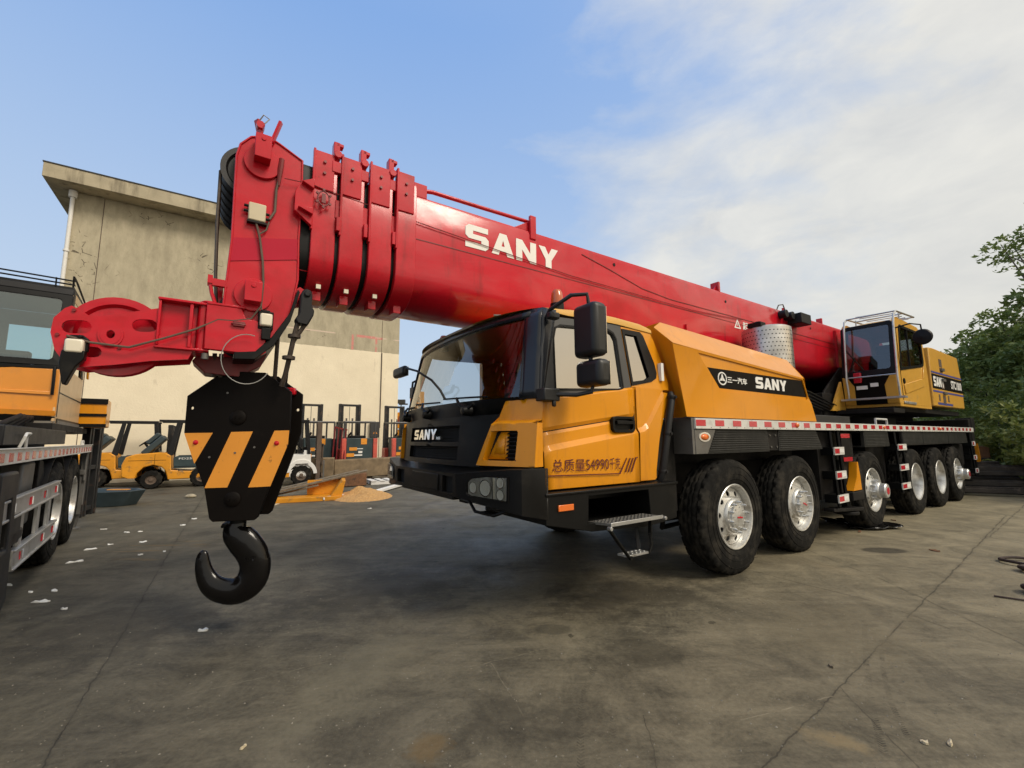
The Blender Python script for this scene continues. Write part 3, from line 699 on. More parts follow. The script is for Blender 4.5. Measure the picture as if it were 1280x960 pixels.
mirror('wing_mirror', (-2.09,-.20,1.955), (.14,.28,.21), [([(-2.09,-.20,1.88),(-2.10,-.19,1.81),(-2.18,-.10,1.79),(-2.30,.02,1.80)], .017, 8)])
mb = MB(); mb.box(-2.29,-2.19,.06,.13,2.44,2.50); mb.build('mirror_bracket', 'mirror', K, bevel=.015)
mb = MB(); mb.box(-2.42,-2.26,.0,.12,1.745,1.845); mb.tube([(-2.31,.02,1.76),(-2.31,.02,1.70)], .02, 6); mb.build('mirror_bracket', 'mirror', K, bevel=.02)
m = mirror('front_mirror', (-2.90,1.90,2.175), (.07,.34,.11), [([(-2.69,1.22,1.84),(-2.73,1.25,1.93),(-2.79,1.32,2.03),(-2.86,1.52,2.14),(-2.90,1.74,2.20)], .012, 8)])
mb = MB(); mb.tube([(-2.30,2.84,1.95),(-2.36,2.97,2.02),(-2.34,2.98,2.22),(-2.25,2.84,2.28)], .016, 8); mb.box(-2.38,-2.30,2.86,2.98,2.0,2.14); mb.build('mirror_bracket','mirror',K)
# ---- sill, steps
mb = MB()
mb.prism([(-2.425,1.03),(-2.425,.80),(-1.95,.70),(-1.205,.665),(-.845,.70),(-.83,1.02)], UVZ, .0, .9, [[(-1.98,.985),(-1.24,.985),(-1.215,.73),(-1.99,.77)]])
mb.box(-2.43,-.82,-.012,.12,1.012,1.034); mb.box(-2.0,-1.2,.85,.9,.7,1.0); mb.box(-2.0,-1.2,.3,.33,.9,1.0)
mb.build('side_sill', 'black', K, bevel=.006)
mb = MB(); mb.box(-2.31,-2.155,-.015,.0,.892,.940); mb.build('marker_lamp', 'amber', K, bevel=.004)
st = empty('boarding_step', (0,0,0), 0, K)
mb = MB(); mb.prism([(-1.94,.06),(-1.28,.06),(-1.22,-.12),(-1.86,-.12)], XY, .752, .772, mi=0); mb.box(-1.87,-1.22,-.130,-.118,.748,.778,mi=1)
mb.cyl((-1.88,-.125,.735),.016,-.02,.02,'y',10,mi=1); mb.cyl((-1.20,-.125,.75),.016,-.02,.02,'y',10,mi=1)
for i in range(14):
    for j in range(4): mb.box(-1.90+i*.045, -1.88+i*.045, -.09+j*.036, -.075+j*.036, .772, .778)
mb.build('step_tread', ['steel','alu'], st, bevel=.002)
mb = MB(); mb.prism([(-1.64,.03),(-1.385,.03),(-1.36,-.08),(-1.625,-.08)], XY, .465, .482)
for i in range(5):
    for j in range(2): mb.cyl((-1.60+i*.05,-.05+j*.05,0), .012, .482, .488, 'z', 8)
mb.build('step_tread', 'alu', st, bevel=.002)
mb = MB(); mb.bar((-1.88,-.10,.74),(-1.63,-.09,.47),.035,.012); mb.bar((-1.30,-.05,.73),(-1.31,-.05,.60),.03,.012); mb.tube([(-1.31,-.05,.62),(-1.31,-.06,.52),(-1.37,-.08,.47)],.013,6); mb.bar((-1.40,.0,.48),(-1.36,.06,.7),.03,.012)
mb.cyl((-1.62,-.1,.465),.018,-.01,.015,'y',10)
mb.build('step_hanger', 'black', st)
# grey corrugated pipe behind the door
mb = MB(); mb.tube([(-.70,.11,1.90),(-.725,.08,1.84),(-.93,.08,1.10),(-.935,.11,1.04)], [.034,.036,.036,.034], 12)
for t in (.03,.48,.93):
    c = Vector((-.715,.08,1.88)).lerp(Vector((-.935,.08,1.07)), t); mb.lathe([(.04,-.02),(.046,0),(.04,.02)], c, 'z', 12); mb.cyl(c, .014, -.055, .02, 'y', 8)
mb.build('grab_handle', 'dgrey', K)
mb = MB(); mb.box(-.84,-.80,.10,.14,2.02,2.20); mb.build('reflector','decal',K)

# ---- ENGINE COVER
mb = MB()
v0 = 0.
bf, br = (-.597,1.658), (2.37,1.658); A = (-.767,2.402); C = (-.29,2.372); D = (2.08,2.245)
At, Ct, Dt = (-.62,2.69), (-.10,2.665), (2.22,2.55)
# recessed band region: parallelogram slightly inset
rec = [(-.33,2.345),(2.06,2.222),(2.17,1.985),(2.16,1.955),(1.62,1.935),(.02,1.955)]
outer = [bf, A, C, D, (2.17,2.0), (2.26,1.90), br]
mb.prism(outer, UVZ, 0., .02, [rec])
mb.prism(rec, UVZ, .022, .04)
for i in range(len(rec)):
    a, b = rec[i], rec[(i+1) % len(rec)]; mb.quad((a[0],0,a[1]),(b[0],0,b[1]),(b[0],.022,b[1]),(a[0],.022,a[1]))
mb.quad((A[0],0,A[1]),(C[0],0,C[1]),(Ct[0],.25,Ct[1]),(At[0],.25,At[1]))
mb.quad((C[0],0,C[1]),(D[0],0,D[1]),(Dt[0],.25,Dt[1]),(Ct[0],.25,Ct[1]))
mb.quad((At[0],.25,At[1]),(Ct[0],.25,Ct[1]),(-.1,.98,2.63),(-.62,.98,2.66)); mb.quad((Ct[0],.25,Ct[1]),(Dt[0],.25,Dt[1]),(2.22,.98,2.48),(-.1,.98,2.63))
mb.quad((D[0],0,D[1]),(2.17,0,2.0),(2.30,.98,2.0),(2.22,.98,2.48),(Dt[0],.25,Dt[1])); mb.quad((2.17,0,2.0),(2.26,0,1.90),br and (2.37,0,1.658),(2.37,.98,1.658),(2.30,.98,2.0))
# front return face
mb.quad((A[0],0,A[1]),(bf[0],0,bf[1]),(-.50,.12,1.658),(-.80,.20,2.60)); mb.quad((A[0],0,A[1]),(-.80,.20,2.60),(At[0],.25,At[1]))
mb.quad((-.80,.20,2.60),(-.50,.12,1.658),(-.46,.98,1.658),(-.62,.98,2.66),(At[0],.25,At[1]))
cover = mb.build('engine_cover', 'yellow', K, ang=20, bevel=.01)
mb = MB(); mb.prism([(-.155,2.205),(2.075,2.21),(2.165,1.987),(.055,1.990)], UVZ, .0195, .0215)
mb.build('banner', 'plate_black', cover)
mb = MB(); mb.prism([(.045,1.985),(1.62,1.975),(1.60,1.935),(.02,1.955)], lambda a,b,d:(a,d+ (.02 if b>1.965 else 0),b), -.004, .0)
lettering('SANY', UVZ, .0135, .0195, .83, 1.60, 2.035, 2.175, 'decal', cover)
font_text('lettering', '三一汽车', UVZ, .019, .22, .64, 2.06, 2.135, 'decal', cover, .02)
mb = MB(); mb.prism(circ(.115,2.10,.088,36,.074), UVZ, .014, .0195, [circ(.115,2.10,.073,36,.060)])
for k in range(3):
    a = PI/2+2*PI*k/3; c, s_ = math.cos(a), math.sin(a)
    q = [(.0,.0),(.062,.0),(.02,.018),(.0,.022)]; q2 = [(0,0),(0,-.022),(.02,-.018),(.062,0)]
    for Q in (q, q2): mb.prism([(.115+(x*c-y*s_)*1.05, 2.10+(x*s_+y*c)*.9) for x, y in Q], UVZ, .014, .0195)
mb.build('emblem', 'decal', cover)
for (u, z) in ((2.0,2.12),(1.95,2.3)):
    pass
# muffler drum
dr = empty('muffler', (2.47,.62,0), 0, K)
mb = MB(); mb.lathe([(.001,3.12),(.30,3.12),(.335,3.10),(.34,3.07),(.34,1.9)], (0,0,0), 'z', 64); mb.build('drum', 'drum', dr)
mb = MB()
for j in range(17):
    for k in range(42):
        a = 2*PI*(k+.5*(j % 2))/42; z = 3.03-j*.062; r = .3415
        t = Vector((-math.sin(a), math.cos(a), 0)); c = Vector((r*math.cos(a), r*math.sin(a), z)); w, h = .009, .007
        mb.quad(c-t*w-Vector((0,0,h)), c+t*w-Vector((0,0,h)), c+t*w+Vector((0,0,h)), c-t*w+Vector((0,0,h)))
mb.build('perforation', 'hole', dr, fixn=False, smooth=False)
mb = MB(); mb.box(-.35,-.2,-.1,.1,3.1,3.17); mb.tube([(-.3,0,3.14),(-.1,0,3.2),(.05,.1,3.2),(.1,.2,3.12)], .02, 6); mb.cyl((-.22,.0,0), .05, 3.12, 3.2, 'z', 10); mb.build('bracket', 'black', dr, bevel=.005)

# ================================================================== BOOM
BC = 1.5
def boom_sec(hw, zt, zc, zb, n=18, cr=.05):
    """closed (v,z) outline: flat top, straight sides down to zc, rounded belly to zb"""
    pts = [(BC-hw+cr*.3, zt-cr*.0), (BC-hw, zt-cr)]
    for k in range(n+1):
        a = PI + PI*k/n; c, s_ = math.cos(a), math.sin(a)
        pts.append((BC+hw*math.copysign(abs(c)**.80, c), zc+(zc-zb)*math.copysign(abs(s_)**.9, s_)))
    pts += [(BC+hw, zt-cr), (BC+hw-cr*.3, zt)]
    return pts
VZ2 = lambda a, b, d: (d, a, b)
def loft(mb, secs, mi=0, cap=True):
    L = len(secs[0][1]); vs = []
    for u, pts in secs: vs += [(u, a, b) for a, b in pts]
    fs = []
    for i in range(len(secs)-1):
        for k in range(L): fs.append((i*L+k, i*L+(k+1) % L, (i+1)*L+(k+1) % L, (i+1)*L+k))
    if cap: fs.append(tuple(range(L-1,-1,-1))); fs.append(tuple((len(secs)-1)*L+k for k in range(L)))
    mb.add(vs, fs, mi)
boom = empty('boom', (0,0,0), 0, K)
mb = MB()
loft(mb, [(-3.12, boom_sec(.45,3.745,2.99,2.69)), (0, boom_sec(.45,3.76,2.99,2.69)), (4, boom_sec(.45,3.78,2.98,2.68)), (9.3, boom_sec(.45,3.80,2.97,2.66))])
bs = mb.build('base_section', 'red', boom, ang=30)
# seams: long weld lines and the doubler plate towards the foot
mb = MB()
mb.prism([(-3.1,3.315),(9.0,3.29),(9.0,3.282),(-3.1,3.307)], UVZ, 1.046, 1.052)
mb.prism([(-.98,3.66),(-.55,3.58),(.1,3.44),(.7,3.395),(6.5,3.40),(6.5,3.41),(.7,3.405),(.1,3.45),(-.55,3.59),(-.98,3.67)], UVZ, 1.044, 1.052)
mb.tube([(-3.9,1.03,3.52),(-2.6,1.035,3.44),(-1.2,1.035,3.35),(1.2,1.035,3.32),(2.6,1.035,3.38)], .0045, 5)
mb.tube([(-4.2,1.0,3.50),(-4.0,1.02,3.53),(-3.9,1.03,3.52)], .004, 5)
mb.build('cable', 'darkred', boom)
for u, z in ((-.42,3.66),(2.15,3.62),(5.2,3.6)):
    mb = MB(); mb.cyl((u,0,z), .022, 1.044, 1.052, 'y', 12); mb.build('port', 'hole', boom)
bp = lambda a, b, d: (a, d, b)
lettering('SANY', bp, 1.045, 1.049, -2.57, -1.37, 3.372, 3.615, 'decal', boom)
mb = MB(); mb.prism([(2.36,3.22),(2.56,3.22),(2.46,3.38)], UVZ, 1.045, 1.049, [[(2.40,3.24),(2.52,3.24),(2.46,3.34)]]); mb.box(2.452,2.468,1.045,1.049,3.265,3.31); mb.build('warning_sign', 'decal', boom)
font_text('lettering', '起重臂下', bp, 1.046, 2.62, 3.30, 3.22, 3.36, 'decal', boom, .02)
# guide rail along the top front
mb = MB(); mb.tube([(-3.10,1.12,3.83),(-2.9,1.12,3.87),(-2.37,1.12,3.88),(-1.80,1.12,3.895),(-1.70,1.12,3.895)], .022, 8)
mb.box(-3.13,-2.98,1.06,1.16,3.74,3.88); mb.box(-1.76,-1.68,1.035,1.075,3.66,3.935); mb.prism([(-1.95,3.76),(-1.72,3.90),(-1.72,3.76)], UVZ, 1.08, 1.10)
mb.build('guide_rail', 'redm', boom, bevel=.006)
mb = MB(); mb.box(2.0,2.04,1.06,1.2,3.77,3.93); mb.prism([(1.9,3.77),(2.0,3.88),(2.0,3.77)], UVZ, 1.1, 1.12); mb.box(5.9,5.95,1.1,1.2,3.79,3.93); mb.tube([(4.7,1.3,3.8),(4.7,1.3,4.0)],.03,8); mb.build('top_bracket', 'redm', boom)
mb = MB(); mb.cyl((3.95,0,3.68), .075, .92, 1.05, 'y', 16); mb.cyl((4.15,0,3.67), .075, .90, 1.05, 'y', 16); mb.box(4.22,4.62,.80,1.04,3.53,3.72); mb.build('hydraulic_box', 'dgrey', boom, bevel=.01)
mb = MB(); mb.tube([(3.75,1.0,3.74),(3.78,.98,3.82),(3.95,.98,3.86),(4.02,.98,3.76)], .01, 6); mb.build('cable','steel',boom)
mb = MB(); mb.box(1.02,1.08,1.02,1.06,2.75,3.08); mb.prism([(.72,2.85),(1.02,3.0),(1.02,2.80)], UVZ, 1.03, 1.05); mb.box(6.3,6.36,1.0,1.05,2.9,3.7); mb.build('side_bracket', 'redm', boom)
# nested sections: collars
cu = [(-3.985,-3.80),(-3.765,-3.575),(-3.525,-3.325),(-3.285,-3.10)]
for i, (a, b) in enumerate(cu):
    e = .008*i
    cl = empty('boom_collar', (0,0,0), 0, boom)
    mb = MB(); secO = boom_sec(.462+e, 3.775+.02*i, 2.98, 2.665-.006*i); secI = boom_sec(.43+e, 3.73+.02*i, 2.98, 2.70)
    loft(mb, [(a, secO), (b, secO)])
    mb.build('ring', 'redm', cl, bevel=.006, ang=30)
    mb = MB(); # upright side flange plate and its ears
    mb.box(a-.012, a+.006, 1.018-e, 1.06, 3.15, 3.86+.02*i); mb.box(a, b-.03, 1.026-e, 1.045, 3.52, 3.85+.015*i)
    mb.build('side_plate', 'redm', cl, bevel=.004)
    for z in (3.66,3.76): mb = MB(); mb.cyl(((a+b)/2-.015,0,z+.01*i), .013, 1.010-e, 1.03-e, 'y', 6); mb.build('bolt', 'darkred', cl)
    if i < 3:
        mb = MB(); x = b-.02; mb.box(x-.02, x+.03, 1.04, 1.12, 3.80, 3.99+.012*i); mb.box(x-.03,x+.05,1.02,1.1,3.70,3.80); mb.box(x+.0,x+.06,1.04,1.10,3.955+.012*i,3.985+.012*i); mb.cyl((x+.01,0,3.86),.035,1.0,1.12,'y',8)
        mb.build('latch', 'redm', cl, bevel=.005)
    mb = MB(); mb.box((a+b)/2-.035,(a+b)/2+.035,1.22,1.34,2.62,2.70); mb.build('skid_block', 'redm', cl, bevel=.004)
    if i < 3: mb = MB(); mb.box((a+b)/2-.018,(a+b)/2+.018,1.135,1.16,2.70,2.735); mb.build('block_face','whitelamp', cl)
# white pads poking out + inner black gaps
for i in range(4):
    x0 = -4.10 if i == 0 else cu[i-1][1]; x1 = cu[i][0]
    mb = MB(); s1 = boom_sec(.43, 3.72, 2.98, 2.70); loft(mb, [(x0-.01, s1), (x1+.01, s1)])
    mb.build('inner_section', 'black', boom, ang=30)
for i in range(3):
    mb = MB(); x = cu[i][1]+.01; mb.box(x-.02,x+.025,1.03,1.08,3.30,3.46); mb.box(x-.012,x+.02,1.0,1.07,3.18,3.3)
    mb.build('slide_pad', 'redm', boom, bevel=.004)
# emblem casting on first collar
mb = MB(); mb.tube([( -3.91+.045*math.cos(a), .995, 3.42+.062*math.sin(a)) for a in [2*PI*k/20 for k in range(20)]], .006, 6, closed=True)
for k in range(6):
    a = 2*PI*k/6+PI/6; mb.cyl((-3.91+.058*math.cos(a),0,3.42+.075*math.sin(a)),.011,.985,1.0,'y',6)
mb.box(-3.925,-3.895,.985,1.0,3.38,3.46); mb.build('cable_clip', 'darkred', boom)
mb = MB(); mb.prism([(-4.12,3.42),(-4.09,3.50),(-3.99,3.56),(-3.99,3.16),(-4.12,3.26)], UVZ, .99, 1.03); mb.prism([(-4.08,3.5),(-3.99,3.55),(-3.99,3.46)], UVZ, .95, .99); mb.prism([(-4.10,3.28),(-3.99,3.30),(-3.99,3.24)], UVZ, .95, .99)
mb.build('gusset', 'redm', boom, bevel=.004)

# ---- boom head
head = empty('boom_head', (0,0,0), 0, K)
hp = [(-4.495,2.084),(-4.535,2.445),(-4.515,2.927),(-4.525,3.597),(-4.505,3.70),(-4.44,3.785),(-4.33,3.835),(-4.24,3.80),(-4.075,3.72),(-4.068,3.454),(-4.072,3.042),(-4.061,2.711),(-4.103,2.411),(-4.213,2.207),(-4.32,2.06)]
for v0, v1 in ((1.05,1.075),(1.925,1.95)):
    mb = MB(); mb.prism(hp, UVZ, v0, v1); mb.build('side_plate', 'redm', head, bevel=.004)
mb = MB(); mb.box(-4.36,-4.09,1.078,1.922,2.42,3.65); mb.box(-4.14,-3.98,1.12,1.88,2.82,3.62); mb.box(-4.45,-4.1,1.078,1.922,3.60,3.74); mb.prism([(-4.40,2.10),(-4.24,2.2),(-4.12,2.42),(-4.36,2.42)], UVZ, 1.25, 1.75)
mb.build('web_plate', 'red', head, bevel=.006)
mb = MB(); mb.tube([(a, 1.045, b) for a, b in hp], .008, 6, closed=True); mb.build('edge_weld', 'redm', head)
mb = MB(); mb.prism([(-4.515,2.765),(-4.515,2.945),(-4.078,3.045),(-4.072,2.875)], UVZ, 1.044, 1.0495); mb.build('touch_up_band', 'redband', head)
for z, zz in ((3.64,3.60),(2.53,2.52)):
    mb = MB(); mb.lathe([(.001,1.025),(.125,1.025),(.125,1.05)] , (-4.355,0,z-.05 if z>3 else z), 'y', 32); mb.box(-4.415,-4.305,.93,1.03,z-.075 if z < 3 else z-.06,z+.075 if z<3 else z+.13); mb.cyl((-4.36,0,z+(.09 if z>3 else .04)),.016,.924,.932,'y',12)
    mb.build('pin_box', 'redm', head, bevel=.012)
mb = MB(); mb.bar((-4.37,1.08,3.80),(-4.41,1.06,3.95),.05,.02); mb.bar((-4.30,1.02,3.78),(-4.25,1.0,3.96),.035,.02); mb.cyl((-4.385,0,3.9),.03,1.02,1.1,'y',10); mb.build('rope_guard', 'redm', head)
mb = MB(); mb.tube([(-4.40,1.03,3.92),(-4.37,1.0,3.97),(-4.33,1.0,3.95),(-4.36,1.0,3.90)], .005, 5); mb.build('cable','wire', head)
def sheave(parent, c, r, w, m='mirror', axis='y', spokes=False):
    mb = MB(); h = w/2
    prof = [(.03,-h*.6),(r*.75,-h*.5),(r*.82,-h),(r,-h),(r*.90,0),(r,h),(r*.82,h),(r*.75,h*.5),(.03,h*.6)]
    mb.lathe(prof, c, axis, 40); return mb.build('sheave', m, parent)
for v in (1.16,1.30,1.44,1.58,1.72,1.86): sheave(head, (-4.42,v,3.53), .205, .09); sheave(head, (-4.38,v,2.38), .20, .09)
for v in (1.16,1.3,1.44):
    mb = MB(); mb.tube([(-4.62,v,3.50),(-4.615,v,3.1),(-4.60,v,2.7),(-4.575,v,2.40)], .011, 6); mb.build('hoist_rope', 'ropem', head)
mb = MB(); mb.box(-4.64,-4.52,1.04,1.08,2.56,2.61); mb.tube([(-4.63,1.05,2.60),(-4.61,1.05,2.50),(-4.575,1.05,2.40)], .012, 6); mb.box(-4.64,-4.61,1.03,1.09,2.57,2.63); mb.box(-4.59,-4.545,1.2,1.8,2.42,2.62); mb.build('rope_keeper', 'redm', head)
# dark slotted tear on the plate, boxes and cables
mb = MB(); mb.box(-4.425,-4.31,1.0,1.05,3.10,3.24); o = mb.build('junction_box', 'beige', head, bevel=.008)
mb = MB()
for z in (3.135,3.175):
    mb.tube([(-4.31,1.02,z),(-4.285,1.02,z)], .011, 8)
for z in (3.17,3.21): mb.tube([(-4.425,1.02,z),(-4.455,1.02,z)], .011, 8)
mb.box(-4.43,-4.30,1.005,1.052,3.085,3.10); mb.build('gland', 'black', o)
mb = MB()
mb.tube([(-4.225,1.03,3.66),(-4.23,1.025,3.55),(-4.25,1.03,3.40),(-4.25,1.03,3.22),(-4.285,1.02,3.14)], .010, 6)
mb.tube([(-4.37,1.02,3.09),(-4.34,1.02,2.98),(-4.31,1.025,2.8),(-4.295,1.03,2.62),(-4.30,1.03,2.45),(-4.285,1.03,2.36)], .009, 6)
mb.tube([(-4.285,1.02,3.12),(-4.30,1.02,3.05),(-4.35,1.02,3.0),(-4.335,1.02,2.97)], .007, 6)
mb.tube([(-4.30,1.02,2.45),(-4.36,1.01,2.34),(-4.47,1.01,2.31),(-4.56,1.01,2.305),(-4.68,1.01,2.22),(-4.85,1.0,2.13),(-5.02,1.0,2.05),(-5.2,1.0,2.06),(-5.31,1.0,2.09)], .007, 6)
mb.build('cable', 'brown', head)
mb = MB(); mb.tube([(-4.225,1.03,3.67),(-4.232,1.03,3.58),(-4.238,1.03,3.44)], [.020,.022,.012], 8); mb.build('cable_boot','darkred',head)
mb = MB(); mb.box(-4.305,-4.225,.955,1.02,2.29,2.385); l = mb.build('work_lamp', 'whitelamp', head, bevel=.012)
mb = MB(); mb.box(-4.315,-4.215,1.0,1.05,2.27,2.41); mb.box(-4.29,-4.23,.97,1.05,2.19,2.28); mb.box(-4.30,-4.24,1.0,1.06,2.38,2.42); mb.build('lamp_bracket', 'black', l, bevel=.006)
# black lower curve of the head, lower red belly
mb = MB(); mb.prism([(-4.06,2.62),(-4.045,2.60),(-4.10,2.36),(-4.20,2.16),(-4.32,2.04),(-4.45,2.03),(-4.45,2.08),(-4.32,2.10),(-4.22,2.22),(-4.11,2.42)], UVZ, 1.0, 1.95); mb.build('lower_guard', 'black', head, bevel=.004)
mb = MB(); mb.prism([(-4.70,2.03),(-4.67,2.08),(-4.3,2.08),(-4.22,2.14),(-4.26,2.03),(-4.40,1.935),(-4.62,1.95)], UVZ, 1.25, 1.5); mb.build('lower_belly', 'darkred', head, bevel=.006)
mb = MB(); mb.prism([(-4.11,2.60),(-4.04,2.66),(-3.96,2.62),(-3.98,2.52),(-4.12,2.47)], UVZ, 1.06, 1.1); mb.build('becket_lug', 'redm', head)
# wedge socket with its rope
mb = MB(); mb.prism([(-4.045,2.575),(-4.03,2.605),(-4.005,2.615),(-3.975,2.605),(-3.965,2.57),(-3.965,2.48),(-3.945,2.45),(-3.95,2.41),(-3.985,2.33),(-4.065,2.34),(-4.075,2.37),(-4.05,2.42)], UVZ, .93, 1.03); mb.cyl((-4.003,0,2.572),.024,.915,1.05,'y',14)
mb.build('wedge_socket', 'dgrey', head, bevel=.012)
mb = MB(); mb.tube([(-4.05,.98,2.36),(-4.07,.98,2.25),(-4.09,1.0,2.1),(-4.11,1.03,1.95),(-4.13,1.06,1.86)], .018, 8); mb.tube([(-3.99,.98,2.36),(-4.05,.98,2.25),(-4.075,.99,2.2)], .016, 8)
for z, x in ((2.24,-4.07),(2.07,-4.10)): mb.cyl((x,.985,0), .045, z-.012, z+.012, 'z', 12)
mb.build('hoist_rope', 'ropem', head)
for q in (((-4.17,1.1,2.25),(-4.165,1.2,1.88)),((-4.565,1.25,2.1),(-4.56,1.30,1.93)),((-4.525,1.25,2.1),(-4.52,1.30,1.93))):
    mb = MB(); mb.tube(q, .015, 8); mb.build('hoist_rope', 'ropem', head)
mb = MB()
pts = []
for k in range(26):
    a = R(75)+R(255)*k/25; pts.append((-4.37+.155*math.cos(a)*-1*-1, .96, 2.03+.18*math.sin(a)))
mb.tube(pts, .0035, 5); mb.build('loop_wire', 'wire', head)
# rooster sheave arm pointing forward
arm = [(-5.392,2.111),(-5.386,2.202),(-5.343,2.269),(-5.313,2.29),(-5.273,2.268),(-5.228,2.237),(-5.18,2.243),(-4.889,2.345),(-4.883,2.157),(-4.711,2.157),(-4.69,2.074),(-4.713,2.01),(-4.908,1.98),(-5.10,1.935),(-5.255,1.907),(-5.313,1.922),(-5.365,2.006)]
ra = empty('rooster_arm', (0,0,0), 0, K)
hs = [stad(-5.280,2.160,.068,.042,ang=.12), stad(-4.957,2.213,.066,.042,ang=.12), stad(-5.198,2.009,.045,.034,ang=.1), circ(-5.119,2.130,.020,14,.026)]
for v0, v1 in ((1.05,1.068),(1.30,1.318)):
    mb = MB(); mb.prism(arm, UVZ, v0, v1, hs); mb.build('side_plate', 'redm', ra, smooth=False)
mb = MB(); mb.prism(circ(-5.119,2.130,.062,28,.078), UVZ, 1.038, 1.05, [circ(-5.119,2.130,.020,14,.026)]); mb.prism(circ(-5.119,2.130,.05,28,.064), UVZ, 1.034, 1.038, [circ(-5.119,2.130,.022,14,.028)])
mb.build('hub_boss', 'redm', ra)
for (x,z) in ((-5.36,2.10),(-5.30,2.262),(-5.27,1.94),(-5.07,2.05)): mb = MB(); mb.cyl((x,0,z),.010,1.038,1.05,'y',8); mb.build('rivet', 'darkred', ra)
sheave(ra, (-5.10,1.185,2.14), .262, .10, 'red')
mb = MB()
mb.box(-4.895,-4.68,1.09,1.30,2.085,2.405); mb.box(-4.90,-4.60,1.02,1.32,2.400,2.418); mb.box(-4.90,-4.60,1.02,1.32,2.07,2.086); mb.box(-4.725,-4.705,1.03,1.09,2.09,2.40); mb.box(-4.895,-4.88,1.03,1.09,2.09,2.40)
mb.build('hinge_block', 'red', ra, bevel=.004)
mb = MB(); mb.cyl((-4.645,1.07,0), .034, 2.06, 2.43, 'z', 18); mb.cyl((-4.62,1.06,0),.045,2.42,2.435,'z',14)
mb.prism([(-4.63,2.42),(-4.42,2.405),(-4.395,2.34),(-4.27,2.32),(-4.25,2.10),(-4.28,2.075),(-4.63,2.085)], UVZ, 1.005, 1.045)
mb.box(-4.63,-4.40,1.0,1.35,2.405,2.425); mb.build('hinge_bracket', 'redm', ra, bevel=.006)
mb = MB(); mb.box(-4.47,-4.395,.985,1.004,2.268,2.305); mb.tube([(-4.48,.99,2.285),(-4.39,.99,2.285)],.009,6); mb.build('connector', 'darkred', ra, bevel=.004)
mb = MB(); mb.cyl((-4.62,1.05,0), .022, 2.02, 2.06, 'z', 10); mb.build('pin', 'steel', ra)
mb = MB(); mb.box(-5.31,-5.225,.965,1.03,1.985,2.07); l = mb.build('work_lamp', 'whitelamp', ra, bevel=.012)
mb = MB(); mb.prism([(-5.32,1.99),(-5.325,1.92),(-5.30,1.79),(-5.285,1.79),(-5.25,1.90),(-5.215,1.95),(-5.215,2.0),(-5.315,2.0)], UVZ, .97, 1.03); mb.prism([(-5.32,2.07),(-5.30,2.10),(-5.24,2.105),(-5.21,2.08),(-5.21,2.0),(-5.32,2.0)], UVZ, 1.01, 1.045); mb.cyl((-5.25,0,2.09),.012,.99,1.01,'y',10); mb.build('lamp_bracket', 'black', l, bevel=.006)

# ================================================================== SUPERSTRUCTURE
mb = MB(); mb.cyl((7.4,1.5,0), 1.0, 1.65, 1.84, 'z', 48); mb.box(5.2,10.6,.95,2.05,1.84,2.3); mb.box(6.0,10.7,.1,2.9,1.93,2.03); mb.box(8.2,10.4,1.0,2.0,2.3,3.2)
mb.box(5.6,6.2,.0,.9,1.88,1.96); mb.prism([(5.1,1.84),(5.4,2.35),(6.3,2.9),(9,3.0),(9,1.84)], UVZ, .98, 1.02); mb.prism([(5.1,1.84),(5.4,2.35),(6.3,2.9),(9,3.0),(9,1.84)], UVZ, 1.98, 2.02)
mb.build('turntable', 'under', K, bevel=.008)
mb = MB(); mb.tube([(5.9,1.5,2.15),(3.2,1.5,2.62)], .15, 20); mb.tube([(3.3,1.5,2.60),(2.6,1.5,2.70)], .09, 16, mi=1); mb.box(2.4,2.8,1.15,1.85,2.60,2.75); mb.build('lift_cylinder', ['under','steel'], K)
mb = MB()
for k in range(5): mb.tube([(5.0+.3*k,.9,1.95),(4.4,.92-.02*k,2.05+.05*k),(3.6,1.0,2.2+.06*k),(3.3,1.2,2.55)], .022, 6)
mb.box(3.3,3.6,.9,1.1,1.85,2.15); mb.box(4.2,4.35,.85,.95,2.05,2.2)
mb.build('hydraulic_hose', 'black', K)
mb = MB(); mb.prism([(5.35,1.95),(5.9,2.55),(6.0,2.05),(6.0,1.95)], UVZ, .86, .90); mb.build('mounting_plate', 'cabyellow', K)

